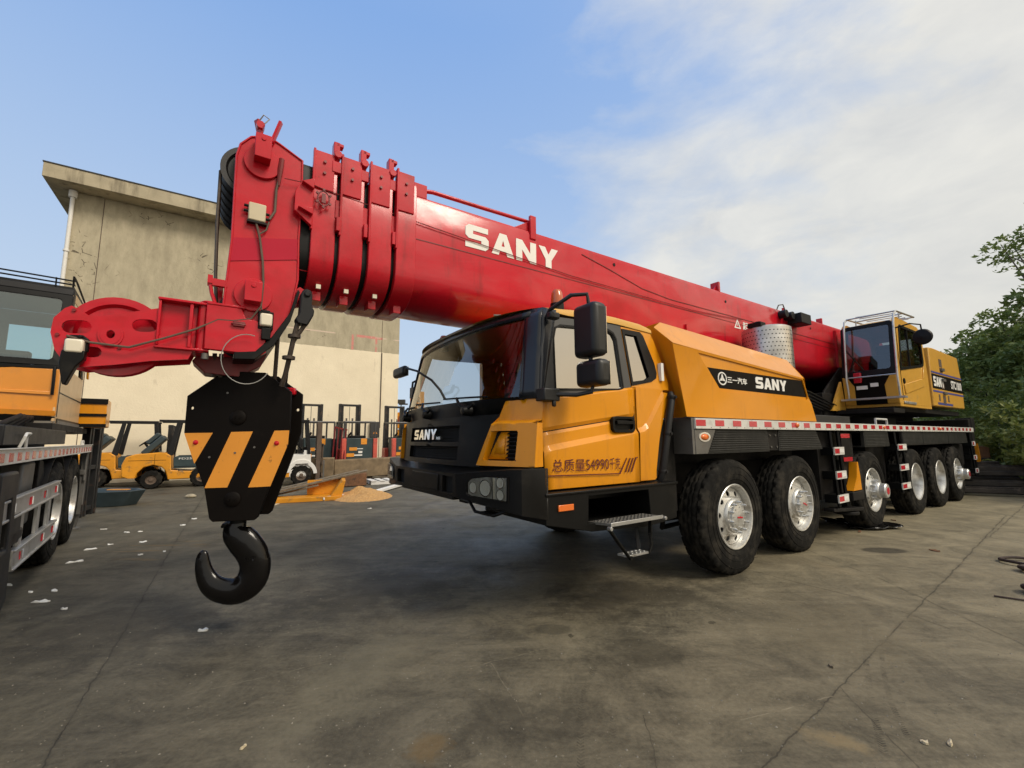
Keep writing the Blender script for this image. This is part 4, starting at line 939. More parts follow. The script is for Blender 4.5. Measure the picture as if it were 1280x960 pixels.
def operator_cab(parent, mats, ox, oy, oz, scale=1., glassm='glassc', guard=True, front_yellow=True):
    """cab box: front at local x=0, left side at y=0, floor z=0; 1.95 long, .85 wide, 1.74 high"""
    cabm, black = mats
    c = empty('operator_cab', (ox,oy,oz), 0, parent)
    Lc, Wc, Hc = 1.98, .85, 1.74
    side = [(.0,.03),(-.05,.62),(.10,1.60),(.20,1.70),(.35,1.74),(1.62,1.70),(1.80,1.62),(1.86,1.50),(1.98,.62),(1.98,.03)]
    hole = [(.22,.68),(1.62,.86),(1.70,.90),(1.74,1.0),(1.72,1.40),(1.66,1.52),(1.55,1.58),(.44,1.58),(.38,1.54)]
    for y0, y1 in ((0,.04),(Wc-.04,Wc)):
        mb = MB(); mb.prism(side, UVZ, y0, y1, [hole]); mb.build('side_panel', cabm, c, bevel=.01)
    mb = MB(); mb.prism([(lerp(1,a,1.02), lerp(1.2,b,1.03)) for a,b in hole], UVZ, -.012, .0, [[(lerp(1,a,.93), lerp(1.2,b,.90)) for a,b in hole]]); mb.prism([(.80,.78),(.84,.78),(.88,1.58),(.84,1.58)], UVZ, -.01, .01)
    mb.build('window_frame', 'black', c)
    mb = MB(); mb.prism(hole, UVZ, .01, .016); mb.build('window_glass', glassm, c)
    mb = MB()
    # roof, back and floor
    mb.grid(lambda s,t: (lerp(.12,1.80,t), lerp(0,Wc,s), 1.60+.15*math.sin(PI*min(1,max(0,s)))**.3*(1-abs(2*t-1)**4)), 12, 12)
    mb.prism([(.04,.0),(Wc-.04,.0),(Wc-.04,1.62),(.04,1.62)], lambda a,b,d:(d+(1.62-b)*.1, a, b), 1.74, 1.78, [[(.15,.8),(Wc-.15,.8),(Wc-.15,1.5),(.15,1.5)]])
    mb.box(0,1.98,0,Wc,-.02,.03)
    mb.build('roof_panel', cabm, c, ang=40)
    # front: windscreen, black lower plate, yellow cheeks
    X = lambda z: interp(z,[(0,0),(.62,-.06),(1.62,.10)])
    FRc = lambda a, b, d: (X(b)+d, a, b)
    mb = MB(); mb.prism([(.0,.60),(Wc,.60),(Wc,1.60),(Wc-.05,1.64),(.05,1.64),(.0,1.60)], FRc, -.01, .04, [rrect(.07,Wc-.07,.70,1.57,.05)]); mb.build('windscreen_frame', 'black', c, bevel=.006)
    mb = MB(); mb.prism(rrect(.06,Wc-.06,.69,1.58,.05), FRc, .005, .012); ws = mb.build('windscreen', glassm, c)
    mb = MB(); mb.tube([(X(.75)-.03,.75,.62),(X(1.0)-.03,.62,.98)], .010, 6); mb.tube([(X(.7)-.02,.48,.70),(X(1.3)-.02,.80,1.20)], .010, 6); mb.build('wiper', 'black', ws)
    for y0, y1, fl in ((0.,.20,0),(Wc-.20,Wc,1)):
        q = [(0,.03),(.18,.03),(.19,.40),(.10,.56),(.0,.60)]
        if fl: q = [(Wc-a, b) for a, b in q]
        mb = MB(); mb.prism(q, FRc, -.015, .02); mb.build('front_cheek', cabm, c, bevel=.01)
    mb = MB(); mb.prism([(.18,.03),(Wc-.18,.03),(Wc-.18,.40),(Wc-.10,.56),(Wc-.0,.60),(0,.60),(.10,.56),(.19,.40)], FRc, -.01, .02); mb.build('front_plate', 'plate_black' , c)
    mb = MB(); mb.box(.3,1.2,.22,.66,.35,.48); mb.box(.95,1.10,.22,.66,.45,1.12); mb.box(1.0,1.08,.32,.56,1.12,1.32); mb.box(.15,.4,.08,.2,.3,.75); mb.box(.15,.4,.65,.8,.3,.75); mb.build('seat', 'seat', c, bevel=.02)
    mb = MB()  # door creases
    mb.prism([(.30,.40),(1.55,.60),(1.66,.66),(1.68,.50),(1.60,.44),(.34,.22)], UVZ, -.018, -.001); mb.box(.2,.9,-.02,0,.03,.08,mi=1)
    mb.prism([(1.52,.60),(1.68,.86),(1.74,.88),(1.76,.82),(1.56,.56)], UVZ, -.02,-.001)
    mb.build('door_pressing', [cabm,'alu'], c, bevel=.008)
    mb = MB(); mb.cyl((.34,0,.47), .055, -.015, .005, 'y', 14); mb.box(.19,.205,-.006,.001,.1,1.5); mb.build('door_handle', 'black', c)
    return c
oc = operator_cab(K, ('cabyellow','black'), 6.0, 0.0, 2.03)
oc.name = 'operator_cab'
mb = MB()
for y in (-.06,.72): mb.tube([(-.20,y,.15),(-.24,y,.55),(-.12,y,1.55),(-.06,y,1.72),(.10,y,1.80),(1.2,y,1.84)], .018, 8)
mb.tube([(-.22,-.06,.56),(-.22,.72,.56)], .014, 8); mb.box(-.26,-.10,-.14,.84,.115,.15)
mb.tube([(.05,-.06,1.79),(.05,.72,1.79)], .014, 8); mb.tube([(.6,-.06,1.83),(.6,.72,1.83)], .014, 8); mb.tube([(1.2,-.06,1.84),(1.2,.72,1.84)], .014, 8)
for i in range(6): mb.tube([(.1+.2*i,0,1.80),(.2+.2*i,.6,1.84)], .010, 6)
for y in (0,.7): mb.tube([(.5,y,1.70),(.5,y,1.84)],.012,6)
mb.build('guard_rail', 'alu', oc)
mb = MB(); mb.tube([(.0,-.02,1.45),(.05,-.25,1.50),(.22,-.36,1.48),(.25,-.36,1.36)], .014, 8); mb.lathe([(.001,-.05),(.13,-.03),(.15,0),(.14,.03),(.001,.04)], (.25,-.36,1.25), 'x', 24); mb.build('wing_mirror', 'black', oc)
mb = MB(); mb.box(-.14,-.07,.52,.64,.46,.66); mb.build('tail_lamp','reflred',oc,bevel=.01)
mb = MB(); mb.box(-.09,-.06,.45,.62,.33,.40); mb.box(-.08,-.05,.28,.40,.37,.44); mb.build('sticker','decal',oc)
# rear machinery housing
mb = MB(); mb.prism([(8.16,2.09),(8.27,3.38),(8.60,3.40),(10.67,3.37),(10.83,2.63),(10.79,2.10)], UVZ, .0, .92); ho = mb.build('engine_housing', 'cabyellow', K, bevel=.02)
mb = MB(); mb.box(8.3,10.7,2.1,3.0,2.09,3.3); mb.build('counterweight', 'cabyellow', K, bevel=.02)
for z0, z1, m in ((2.48,2.80,'plate_black'),(2.82,2.86,'blue'),(2.40,2.44,'blue')):
    mb = MB(); mb.box(8.24,10.80,-.004,-.001,z0,z1); mb.build('band', m, ho)
lettering('SANY', UVZ, -.008, -.004, 8.34, 9.14, 2.53, 2.75, 'decal', ho)
font_text('lettering', 'STC1000', UVZ, -.006, 9.75, 10.70, 2.54, 2.74, 'decal', ho, .03)
mb = MB()
for z0, z1 in ((3.0,3.18),(2.88,2.98),(2.50,2.62),(2.16,2.34)): mb.box(8.95,9.16,-.006,.0,z0,z1)
for x in (8.62,9.35): mb.box(x,x+.1,-.006,0,2.22,2.36)
mb.build('louvre_slot', 'brown', ho)
mb = MB()
for z in (2.94,2.70,2.40): mb.box(8.98,9.2,-.04,-.002,z-.03,z+.03)
mb.build('latch', 'steel', ho)
mb = MB(); mb.box(8.5,9.7,-.004,-.001,2.13,2.18); mb.build('band','blue',ho)

# ================================================================== HOOK BLOCK (local x = away, y = left, z up)
hook = empty('hook_block', (-2.1341,3.4285,0), R(101.3716))
tag(hook, 'big black hook block with orange slanted stripes hanging from the red boom head', 'hook block')
HO = [(.322,1.784),(.087,1.978),(-.2,1.972),(-.397,1.825),(-.400,1.508),(-.335,1.283),(-.214,.885),(-.19,.862),(.09,.862),(.113,.887),(.16,1.106),(.322,1.51)]
YZ = lambda a, b, d: (d, a, b)
HOL = [circ(.284,1.694,.012,10), circ(-.375,1.70,.012,10)]
for x, nm in ((-.12,0),(.12,1)):
    o_ = HO if not nm else [(-.02+a*1.0, b+.005) for a, b in HO]
    mb = MB(); mb.prism(o_, YZ, x-.012, x+.012, HOL[:1] if nm == 0 else [circ(-.385,1.70,.012,10)]); pl = mb.build('cheek_plate', 'plate_black', hook, bevel=.004)
    if nm == 0:
        for q in ([(.319,1.508),(.130,1.510),(.236,1.284)], [(.006,1.515),(-.142,1.519),(.006,1.107),(.157,1.106)], [(-.293,1.524),(-.397,1.526),(-.394,1.42),(-.287,1.107),(-.135,1.103)]):
            mb = MB(); mb.prism(q, YZ, x-.0145, x-.0125); mb.build('warning_stripe', 'stripe', pl)
        for cy, cz, r in ((-.034,1.623,.055),(-.036,1.02,.055)):
            mb = MB(); mb.lathe([(.001,x-.028),(r*.8,x-.028),(r,x-.02),(r,x-.012)], (0,cy,cz), 'x', 28)
            for s in (-1,1): mb.cyl((0,cy+s*.022,cz),.009,x-.034,x-.027,'x',6)
            mb.build('pin_cap', 'plate_black', pl)
        for cy, cz in ((-.03,1.36),(.05,1.81),(-.16,1.40),(.14,1.33)): mb = MB(); mb.cyl((0,cy,cz),.008,x-.018,x-.012,'x',8); mb.build('rivet', 'steel', pl)
        for cy, cz in ((.238,1.439),(-.313,1.429)):
            mb = MB(); mb.lathe([(.001,x-.032),(.009,x-.030),(.012,x-.02),(.018,x-.017),(.018,x-.0125)], (0,cy,cz), 'x', 16); mb.build('bolt', 'redm', pl)
for x in (-.075,-.025,.025,.075): 
    mb = MB(); h=.022; r=.30
    mb.lathe([(.03,x-h*.6),(r*.75,x-h*.5),(r*.82,x-h),(r,x-h),(r*.9,x),(r,x+h),(r*.82,x+h),(r*.75,x+h*.5),(.03,x+h*.6)], (0,-.034,1.60), 'x', 40); mb.build('sheave','black',hook)
mb = MB(); mb.cyl((0,-.034,1.62),.04,-.13,.13,'x',16); mb.cyl((0,-.036,1.02),.06,-.125,.125,'x',16); mb.box(-.1,.1,-.17,.10,.90,.98); mb.cyl((0,-.036,0),.055,.83,.95,'z',20); mb.build('crossbeam','black',hook)
mb = MB()
cl = [(-.035,.90,.052),(-.032,.845,.062),(-.020,.80,.082),(-.035,.745,.102),(-.085,.685,.112),(-.135,.62,.112),(-.168,.55,.110),(-.175,.48,.108),(-.158,.41,.108),(-.115,.36,.104),(-.055,.333,.098),(.01,.335,.094),(.07,.355,.088),(.118,.392,.080),(.150,.438,.070),(.172,.49,.060),(.184,.54,.052),(.188,.585,.044),(.186,.615,.034),(.184,.634,.018),(.183,.640,.004)]
# smooth the centre line
P_ = [Vector((0,a,b)) for a,b,_ in cl]; Rr = [c for _,_,c in cl]
P2, R2_ = [], []
for i in range(len(P_)-1):
    p0 = P_[max(0,i-1)]; p1 = P_[i]; p2 = P_[i+1]; p3 = P_[min(len(P_)-1,i+2)]
    for t in (0,.33,.66):
        P2.append(.5*((2*p1)+(p2-p0)*t+(2*p0-5*p1+4*p2-p3)*t*t+(3*p1-p0-3*p2+p3)*t**3)); R2_.append(lerp(Rr[i],Rr[i+1],t))
mb.tube(P2, R2_, 28, flat=.62, up=(1,0,0))
mb.tube([(0,.0,.84),(-.02,.055,.815),(-.02,.07,.80)], [.03,.02,.008], 8)
hk = mb.build('hook', 'hookblack', hook, ang=80)
font_text('lettering', '50T', lambda a,b,d:(d-.0,-a,b), -.072, .115, .195, .555, .59, 'hookblack', hk, .03)
mb = MB(); mb.tube([(0,-.31,1.99),(0,-.30,1.80)], .02, 8); mb.box(-.04,.06,-.33,-.27,1.79,1.87); mb.build('rope_socket', 'black', hook)
mb = MB(); mb.box(.06,.11,-.37,-.30,1.82,1.88); mb.build('limit_weight', 'redm', hook, bevel=.01)

# ================================================================== SECOND CRANE at the left edge
L_ORG = (-5.5877, 5.4786, 0.); L_ANG = R(128.723)
c2 = empty('mobile_crane', L_ORG, L_ANG)
tag(c2, 'yellow truck crane with grey side guard, cut off by the left picture edge', 'mobile crane')
mb = MB(); mb.box(-4.6, 2.70, -.02, .03, 1.275, 1.40); u = -4.5
mb.box(-4.6,2.70,-.035,-.018,1.392,1.402)
while u < 2.6:
    mb.box(u, u+.13, -.0225, -.018, 1.295, 1.365, mi=1); u += .27
mb.build('side_rail', ['railwhite','reflred'], c2, bevel=.003)
mb = MB(); mb.box(-4.6,2.68,.05,2.6,1.27,1.37); mb.build('deck','deck',c2)
mb = MB(); mb.box(-4.6,2.6,.8,1.0,.7,1.25); mb.box(-4.6,2.6,1.7,1.9,.7,1.25); mb.box(-4.2,-1.2,.25,2.3,.6,1.25); mb.prism([(-.75,1.27),(-.55,1.24),(-.35,1.0),(-.40,.6),(-.55,.45),(-.75,.45)],UVZ,.08,.5)
for uu in (.10,1.43): mb.cyl((uu,0,.6),.1,.3,2.4,'y',14)
mb.build('chassis_frame','under',c2,bevel=.01)
mb = MB()
for uu in (.1,1.43): mb.lathe([(.70,.04),(.70,.5)], (uu,0,.60), 'y', 24, a0=.15, a1=PI-.15)
mb.build('mudguard','under',c2,solid=.02)
mb = MB()
def bar2(z0, z1, u0, u1): mb.box(u0, u1, -.04, .0, z0, z1); mb.box(u0,u1,-.055,-.038,z1-.02,z1); mb.box(u0,u1,-.055,-.038,z0,z0+.02)
bar2(.83,1.0,-2.75,-.32); bar2(.38,.55,-2.2,-.30)
for uu in (-2.0,-1.30,-.75): mb.box(uu,uu+.12,-.03,.0,.55,.83)
gd = mb.build('side_guard','alu',c2,bevel=.004)
for uu, z in ((-2.4,.915),(-1.75,.915),(-1.1,.915),(-.5,.915),(-1.9,.465),(-1.0,.465),(-.45,.465)):
    mb = MB(); mb.box(uu-.06,uu,-.048,-.041,z-.035,z+.035,mi=0); mb.box(uu,uu+.06,-.048,-.041,z-.035,z+.035,mi=1); mb.build('reflector',['reflred','decal'],gd)
mb = MB(); mb.prism([(-1.35,1.25),(-1.42,.60),(-.85,.60),(-.80,1.25)],UVZ,.10,.4); mb.build('fuel_tank','steel',c2,bevel=.03)
mb = MB(); mb.prism([(-2.95,1.22),(-2.45,1.22),(-2.35,.2),(-2.5,.12),(-2.95,.12)],UVZ,-.06,.0,[[(-2.78,1.0),(-2.58,1.0),(-2.54,.62),(-2.75,.62)]]); mb.box(-2.5,-2.0,-.05,.05,.62,.72); mb.box(-2.48,-2.44,-.05,.0,.4,1.0); mb.box(-2.5,-2.1,-.05,.02,.60,.86)
mb.build('ladder','dgrey',c2,bevel=.02)
w0 = W[3]
for uu, k in ((.10,0),(1.43,1)):
    w = copy_tree(w0, c2); w.location = (uu, .0, .602); w.rotation_euler = (0,.5*k,0)
    w = copy_tree(w0, c2); w.location = (uu, 2.6, .602); w.rotation_euler = (0,0,PI)
mb = MB()
for (a, b, z) in ((2.55,.02,1.0),(2.6,.02,.6)): mb.tube([(a,b,z+.3),(a+.03,b,z),(a,b,z-.2)],.02,6)
mb.bar((2.62,.05,1.25),(2.60,.05,.25),.05,.05); mb.cyl((2.68,.1,0),.09,.0,.03,'z',14); mb.tube([(2.62,.05,.3),(2.68,.08,.1),(2.68,.1,.03)],.03,8)
mb.box(2.55,2.7,.02,.1,.9,.98)
mb.build('stabiliser_leg','steel',c2,bevel=.004)
# boxes, hoses on deck
mb = MB(); mb.box(-2.2,.9,.10,.75,1.42,1.60); mb.build('tool_box','dgrey',c2,bevel=.01)
mb = MB(); mb.tube([(-1.75,.08,1.40),(-1.75,.05,1.50),(-1.7,.05,1.53),(-1.55,.05,1.53),(-1.5,.08,1.50),(-1.5,.08,1.40)],.012,8); mb.build('grab_rail','railwhite',c2); mb = MB(); mb.tube([(1.9,.03,1.40),(1.9,.03,1.46),(2.05,.03,1.46),(2.05,.03,1.40)],.015,8); mb.build('grab_rail','railwhite',c2)
mb = MB(); mb.cyl((1.6,1.3,0),.9,1.38,1.62,'z',32); mb.box(.6,4.4,.2,2.4,1.60,1.70)
for k in range(6): mb.tube([(-.5+.3*k,.5,1.62),(.3+.2*k,.45,1.78),(1.0+.2*k,.6,1.7),(1.6,.9,1.75)],.03,6)
mb.build('turntable','under',c2,bevel=.01)
# operator cab: larger, orange front, black band
M['orange2'] = mat('second_crane_orange', (.72,.27,.025), .35, coat=.4, var=.06, dirt=(.6,.24,.04), ds=4)
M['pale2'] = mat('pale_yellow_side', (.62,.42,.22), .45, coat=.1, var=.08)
cc = empty('operator_cab', (1.0,.24,1.70), 0, c2)
Wd, Hd = 1.45, 2.12
FX = lambda z: interp(z,[(0,.05),(.20,0),(.80,.0),(1.0,.03),(2.1,.30)])
F2 = lambda a, b, d: (FX(b)+d, a, b)
mb = MB(); mb.prism([(0,.0),(Wd,.0),(Wd,.28),(.95,.22),(.45,.13),(0,.10)], F2, -.03, .02); mb.box(.02,2.2,.0,Wd,-.12,.0); mb.build('lower_skirt','black',cc,bevel=.01)
mb = MB(); mb.prism([(0,.10),(.66,.12),(.90,.62),(.75,.72),(.45,.76),(0,.77)], F2, -.02, .02); mb.prism([(.06,.40),(.80,.42),(.82,.46),(.05,.45)], F2, -.03, -.018); mb.prism([(0.0,.11),(.67,.13),(.70,.20),(0,.18)], F2, -.03, -.018); mb.build('front_panel','orange2',cc,bevel=.01)
mb = MB(); mb.prism([(.66,.12),(Wd,.28),(Wd,.80),(.45,.80),(0,.82),(0,.77),(.45,.76),(.75,.72),(.90,.62)], F2, -.025, .02); mb.build('front_trim','black',cc,bevel=.006)
mb = MB(); mb.box(-.06,-.03,.74,.93,.60,.74); mb.build('logo_plate','decal',cc)
mb = MB(); mb.box(-.064,-.058,.755,.915,.615,.725); mb.build('logo_field','plate_black',cc)
mb = MB(); mb.prism([(.77,.63),(.81,.63),(.88,.70),(.90,.63),(.905,.71),(.87,.71),(.80,.65),(.775,.71)],lambda a,b,d:(d,a,b),-.068,-.064); mb.build('logo_mark','decal',cc)
mb = MB(); mb.prism([(0,.82),(Wd,.80),(Wd,1.92),(0,1.92)], F2, -.01, .05, [rrect(.10,Wd-.1,.90,1.84,.05)]); mb.build('windscreen_frame','black',cc,bevel=.006)
M['glass2'] = glass('greenish_glass', (.60,.74,.72), 1.5, .10)
mb = MB(); mb.prism(rrect(.09,Wd-.09,.89,1.85,.05), F2, .0, .006); mb.build('windscreen','glass2',cc)
mb = MB(); mb.prism([(0,1.92),(Wd,1.92),(Wd,2.02),(0,2.02)], F2, -.01, .05); mb.box(.3,2.2,0,Wd,2.0,2.06); mb.build('roof_panel','dgrey',cc,bevel=.01)
side2 = [(.0,.0),(.0,.80),(.28,2.0),(2.0,2.02),(2.25,.9),(2.25,.0)]
for y0, y1 in ((0,.04),(Wd-.04,Wd)):
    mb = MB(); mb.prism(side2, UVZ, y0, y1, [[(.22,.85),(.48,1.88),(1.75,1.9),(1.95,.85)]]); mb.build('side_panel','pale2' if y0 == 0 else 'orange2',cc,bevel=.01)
mb = MB(); mb.prism([(.22,.85),(.48,1.88),(1.75,1.9),(1.95,.85)],UVZ,.01,.016); mb.build('side_window','glasss',cc)
mb = MB(); mb.prism([(.0,.80),(.30,2.0),(.42,2.0),(.16,.80)],UVZ,-.012,.0); mb.prism([(1.9,.85),(1.7,1.95),(1.82,1.98),(2.1,.85)],UVZ,-.012,0); mb.build('pillar','black',cc)
mb = MB(); mb.box(.06,2.2,-.006,-.001,.44,.455); mb.box(.1,2.2,-.012,-.001,.02,.08); mb.box(.07,.085,-.006,-.001,.1,.8); mb.build('door_gap','black',cc)
mb = MB(); mb.box(.10,2.2,-.02,-.004,-.10,.05); mb.build('kick_plate','steel',cc)
mb = MB(); mb.prism([(.04,.0),(Wd-.04,.0),(Wd-.04,2.0),(.04,2.0)], lambda a,b,d:(d,a,b), 2.2, 2.24, [[(.12,1.0),(.30,1.0),(.30,1.75),(.12,1.75)],[(.36,1.0),(.98,1.0),(.98,1.75),(.36,1.75)]]); mb.box(0,2.2,.0,Wd,.0,.04); mb.build('rear_wall','interior',cc)
mb = MB(); mb.box(.6,1.2,.5,1.0,.4,.55); mb.box(1.1,1.25,.5,1.0,.5,1.15); mb.box(.55,1.1,.28,.42,.4,.8); mb.build('seat','seat',cc,bevel=.03)
mb = MB()
for z in (2.08,2.14): mb.tube([(.32,.0,z+.02),(.26,.75,z+.02),(.32,1.45,z+.02)],.012,6)
mb.tube([(.33,.02,2.02),(.30,.02,2.22),(.6,.02,2.22),(2.0,.02,2.10)],.014,6)
for y in (.2,1.2): mb.tube([(.3,y,2.0),(.28,y,2.17)],.01,6)
for y in (.3,.55,.8,1.05,1.3): mb.tube([(.45,y,1.98),(.6,y-.1,1.93),(.9,y+.05,1.98)],.01,5)
mb.build('roof_rail','black',cc)
mb = MB(); mb.prism([(.5,1.75),(.7,1.82),(2.2,1.5),(2.2,1.3)],UVZ,-.06,-.03); mb.prism([(2.15,1.6),(2.4,1.3),(2.5,.9),(2.4,.9),(2.2,1.4)],UVZ,-.05,-.02); mb.build('arm_bracket','yellow',cc,bevel=.01)
mb = MB(); mb.tube([(-.02,.06,.80),(-.06,.05,.60),(-.05,.05,.40)],.018,8); mb.tube([(-.03,1.1,1.05),(-.06,.92,.85),(-.04,.85,.78)],.02,6); mb.build('grab_handle','black',cc)
mb = MB(); mb.box(3.5,4.3,-.10,.35,1.72,2.25); mb.build('hose_box','yellow',c2,bevel=.02)
mb = MB(); mb.box(3.48,3.50,-.11,.36,2.15,2.25); mb.box(3.48,3.50,-.11,.36,1.92,1.97); mb.box(3.48,3.5,-.11,.36,1.72,1.78); mb.build('box_band','black',c2)

# ================================================================== WAREHOUSE (same direction as the crane)
wh = empty('warehouse', T_ORG, T_ANG)
tag(wh, 'tall windowless warehouse, cream below and grey render above, with overhanging flat roof', 'building')
def wall_mat():
    m, nt, out = new_mat('rendered_wall')
    p = N(nt, 'ShaderNodeBsdfPrincipled'); tcn = N(nt, 'ShaderNodeTexCoord'); tc = tcn.outputs['Object']
    sep = N(nt, 'ShaderNodeSeparateXYZ'); nt.links.new(tc, sep.inputs[0])
    mp = N(nt, 'ShaderNodeMapping'); mp.inputs['Scale'].default_value = (1,1,.35); nt.links.new(tc, mp.inputs['Vector'])
    g = mixc(nt, ramp(nt, noise(nt, mp.outputs[0], .9, 8, .6), .3, .72), (.30,.262,.188,1), (.56,.50,.36,1))
    g = mixc(nt, ramp(nt, noise(nt, tc, 5, 8, .7), .35, .7), g, (.45,.40,.285,1))
    g = mixc(nt, .5, g, mixc(nt, ramp(nt, noise(nt, mp.outputs[0], 2.5, 8, .7), .3, .7), (.22,.195,.14,1), (.62,.55,.40,1)))
    # dark cracked patches
    v = N(nt, 'ShaderNodeTexVoronoi', feature='DISTANCE_TO_EDGE'); v.inputs['Scale'].default_value = 3.2
    wv = N(nt, 'ShaderNodeMapping'); nt.links.new(tc, wv.inputs['Vector']); nt.links.new(mixc(nt, .25, tc, N(nt,'ShaderNodeTexNoise').outputs['Color']), v.inputs['Vector'])
    crack = math_(nt, 'MULTIPLY', math_(nt, 'LESS_THAN', v.outputs[0], .022), ramp(nt, noise(nt, tc, 4.5, 3), .50, .53))
    cm = math_(nt, 'MULTIPLY', crack, ramp(nt, noise(nt, tc, .50, 5), .54, .60))
    g = mixc(nt, cm, g, (.13,.11,.08,1))
    cr = mixc(nt, ramp(nt, noise(nt, tc, 1.1, 8, .6), .35, .75), (.86,.765,.58,1), (.76,.67,.50,1))
    cr = mixc(nt, ramp(nt, noise(nt, mp.outputs[0], 3.0, 6, .6), .62, .8), cr, (.52,.44,.32,1))
    z = sep.outputs[2]; x = sep.outputs[0]
    zz = math_(nt, 'ADD', z, math_(nt, 'MULTIPLY', math_(nt, 'SUBTRACT', noise(nt, tc, 3, 4), .5), .10))
    isup = math_(nt, 'GREATER_THAN', zz, 5.62)
    col = mixc(nt, isup, cr, g)
    # thin pale line and a pink strip above the paint edge
    band = math_(nt, 'MULTIPLY', math_(nt, 'GREATER_THAN', z, 6.28), math_(nt, 'LESS_THAN', z, 6.34))
    col = mixc(nt, math_(nt, 'MULTIPLY', band, ramp(nt, noise(nt, tc, 1.2, 3), .4, .5)), col, (.62,.50,.40,1))
    pk = math_(nt, 'MULTIPLY', math_(nt, 'GREATER_THAN', z, 6.24), math_(nt, 'LESS_THAN', z, 6.36))
    pk = math_(nt, 'MULTIPLY', pk, math_(nt, 'MULTIPLY', math_(nt, 'GREATER_THAN', x, .6), math_(nt, 'LESS_THAN', x, 1.9)))
    for xa, xb in ((-3.3,-2.95),(.45,.55),(1.55,1.65)):
        q = math_(nt, 'MULTIPLY', math_(nt, 'GREATER_THAN', x, xa), math_(nt, 'LESS_THAN', x, xb))
        q = math_(nt, 'MULTIPLY', q, math_(nt, 'MULTIPLY', math_(nt, 'GREATER_THAN', z, 5.62), math_(nt, 'LESS_THAN', z, 6.36)))
        pk = math_(nt, 'MAXIMUM', pk, q)
    pk = math_(nt, 'MULTIPLY', pk, ramp(nt, noise(nt, tc, 4, 4), .35, .5))
    col = mixc(nt, pk, col, (.62,.25,.22,1))
    nt.links.new(col, p.inputs['Base Color']); p.inputs['Roughness'].default_value = .9; p.inputs['Specular IOR Level'].default_value = .2
    b = N(nt, 'ShaderNodeBump'); b.inputs['Strength'].default_value = .5; b.inputs['Distance'].default_value = .02
    nt.links.new(noise(nt, tc, 14, 6, .7), b.inputs['Height']); nt.links.new(b.outputs[0], p.inputs['Normal'])
    nt.links.new(p.outputs[0], out.inputs[0]); return m
M['wall'] = wall_mat()
M['concrete'] = mat('weathered_concrete', (.42,.365,.255), .85, var=.2, vs=1.5, dirt=(.11,.09,.06), ds=3, dlo=.5, dhi=.75, bump=.3, bs=20, streak=True)
M['roofblack'] = mat('bitumen_edge', (.04,.04,.04), .8)
VW = 18.0
mb = MB(); mb.box(-9.24, 2.74, VW, VW+14, 0, 10.25); mb.build('wall', 'wall', wh, bevel=.02)
mb = MB(); mb.box(-9.86, 3.4, VW-.75, VW+14.7, 10.25, 10.74); mb.build('roof_slab', 'concrete', wh, bevel=.01)
mb = MB(); mb.box(-9.88, 3.42, VW-.77, VW+14.72, 10.74, 10.78); mb.build('roof_edge', 'roofblack', wh)
mb = MB(); mb.tube([(-9.22,VW-.09,9.98),(-9.22,VW-.09,0)],.06,10); mb.cyl((-9.22,VW-.09,0),.12,9.98,10.22,'z',14)
for z in (2,4,6,8): mb.cyl((-9.22,VW-.09,0),.085,z,z+.06,'z',12)
mb.build('downpipe','white',wh)
mb = MB(); mb.box(-8.42,-8.40,VW-.008,VW-.002,0,10.22); mb.box(1.86,1.88,VW-.008,VW-.002,0,10.22); mb.build('wall_joint','brown',wh)
mb = MB(); mb.tube([(1.88,VW-.03,5.6),(1.88,VW-.03,2.0)],.022,6); mb.build('conduit','brown',wh)
# small camera-like fittings on wall
ac = tag(MB().build('x','white') if False else empty('wall_box',(0,0,0),0), 'small cream box high on the warehouse wall just above the hook block', 'wall box')
ac.location = T_ORG; ac.rotation_euler = (0,0,T_ANG)
mb = MB(); mb.box(-3.72,-3.20,VW-.25,VW-.003,5.05,5.35); mb.build('box_body','beige',ac,bevel=.01)
mb = MB(); mb.box(-3.62,-3.20,VW-.20,VW-.01,4.65,5.0); mb.build('grille_panel','dgrey',ac)
eb = empty('electric_box', T_ORG, T_ANG); tag(eb, 'grey cabinet with yellow warning triangle on the cream wall between the two red trucks', 'electric box')
mb = MB(); mb.box(1.42,1.82,VW-.2,VW-.003,1.55,2.28); mb.build('cabinet','grey',eb,bevel=.01)
mb = MB(); mb.prism([(1.52,1.72),(1.72,1.72),(1.62,1.90)],UVZ,VW-.21,VW-.202); mb.build('warning_sign','stripe',eb)

# ================================================================== FORKLIFTS (local: x = forward, y = left)
def wheel_small(parent, x, y, r, w, name='wheel'):
    e = empty(name, (x,y,r), 0, parent)
    mb = MB(); ns=40
    mb.lathe([(r*.5,-w/2),(r*.9,-w/2),(r,-w*.36),(r,w*.36),(r*.9,w/2),(r*.5,w/2)],(0,0,0),'y',ns, rfn=lambda i,k,q: q-(.018 if i in(2,3) and k%3==0 else 0)); mb.build('tyre','tyre',e)
    mb = MB(); s=-1
    mb.lathe([(r*.52,-w*.5),(r*.5,-w*.42),(r*.42,-w*.30),(r*.2,-w*.30),(r*.18,-w*.45),(.001,-w*.47)],(0,0,0),'y',24); mb.lathe([(.001,w*.45),(r*.18,w*.45),(r*.2,w*.3),(r*.5,w*.42),(r*.52,w*.5)],(0,0,0),'y',24)
    for k in range(6): mb.cyl((r*.3*math.cos(k*PI/3),0,r*.3*math.sin(k*PI/3)),.012,-w*.36,-w*.28,'y',6)
    mb.build('rim','brown',e); return e
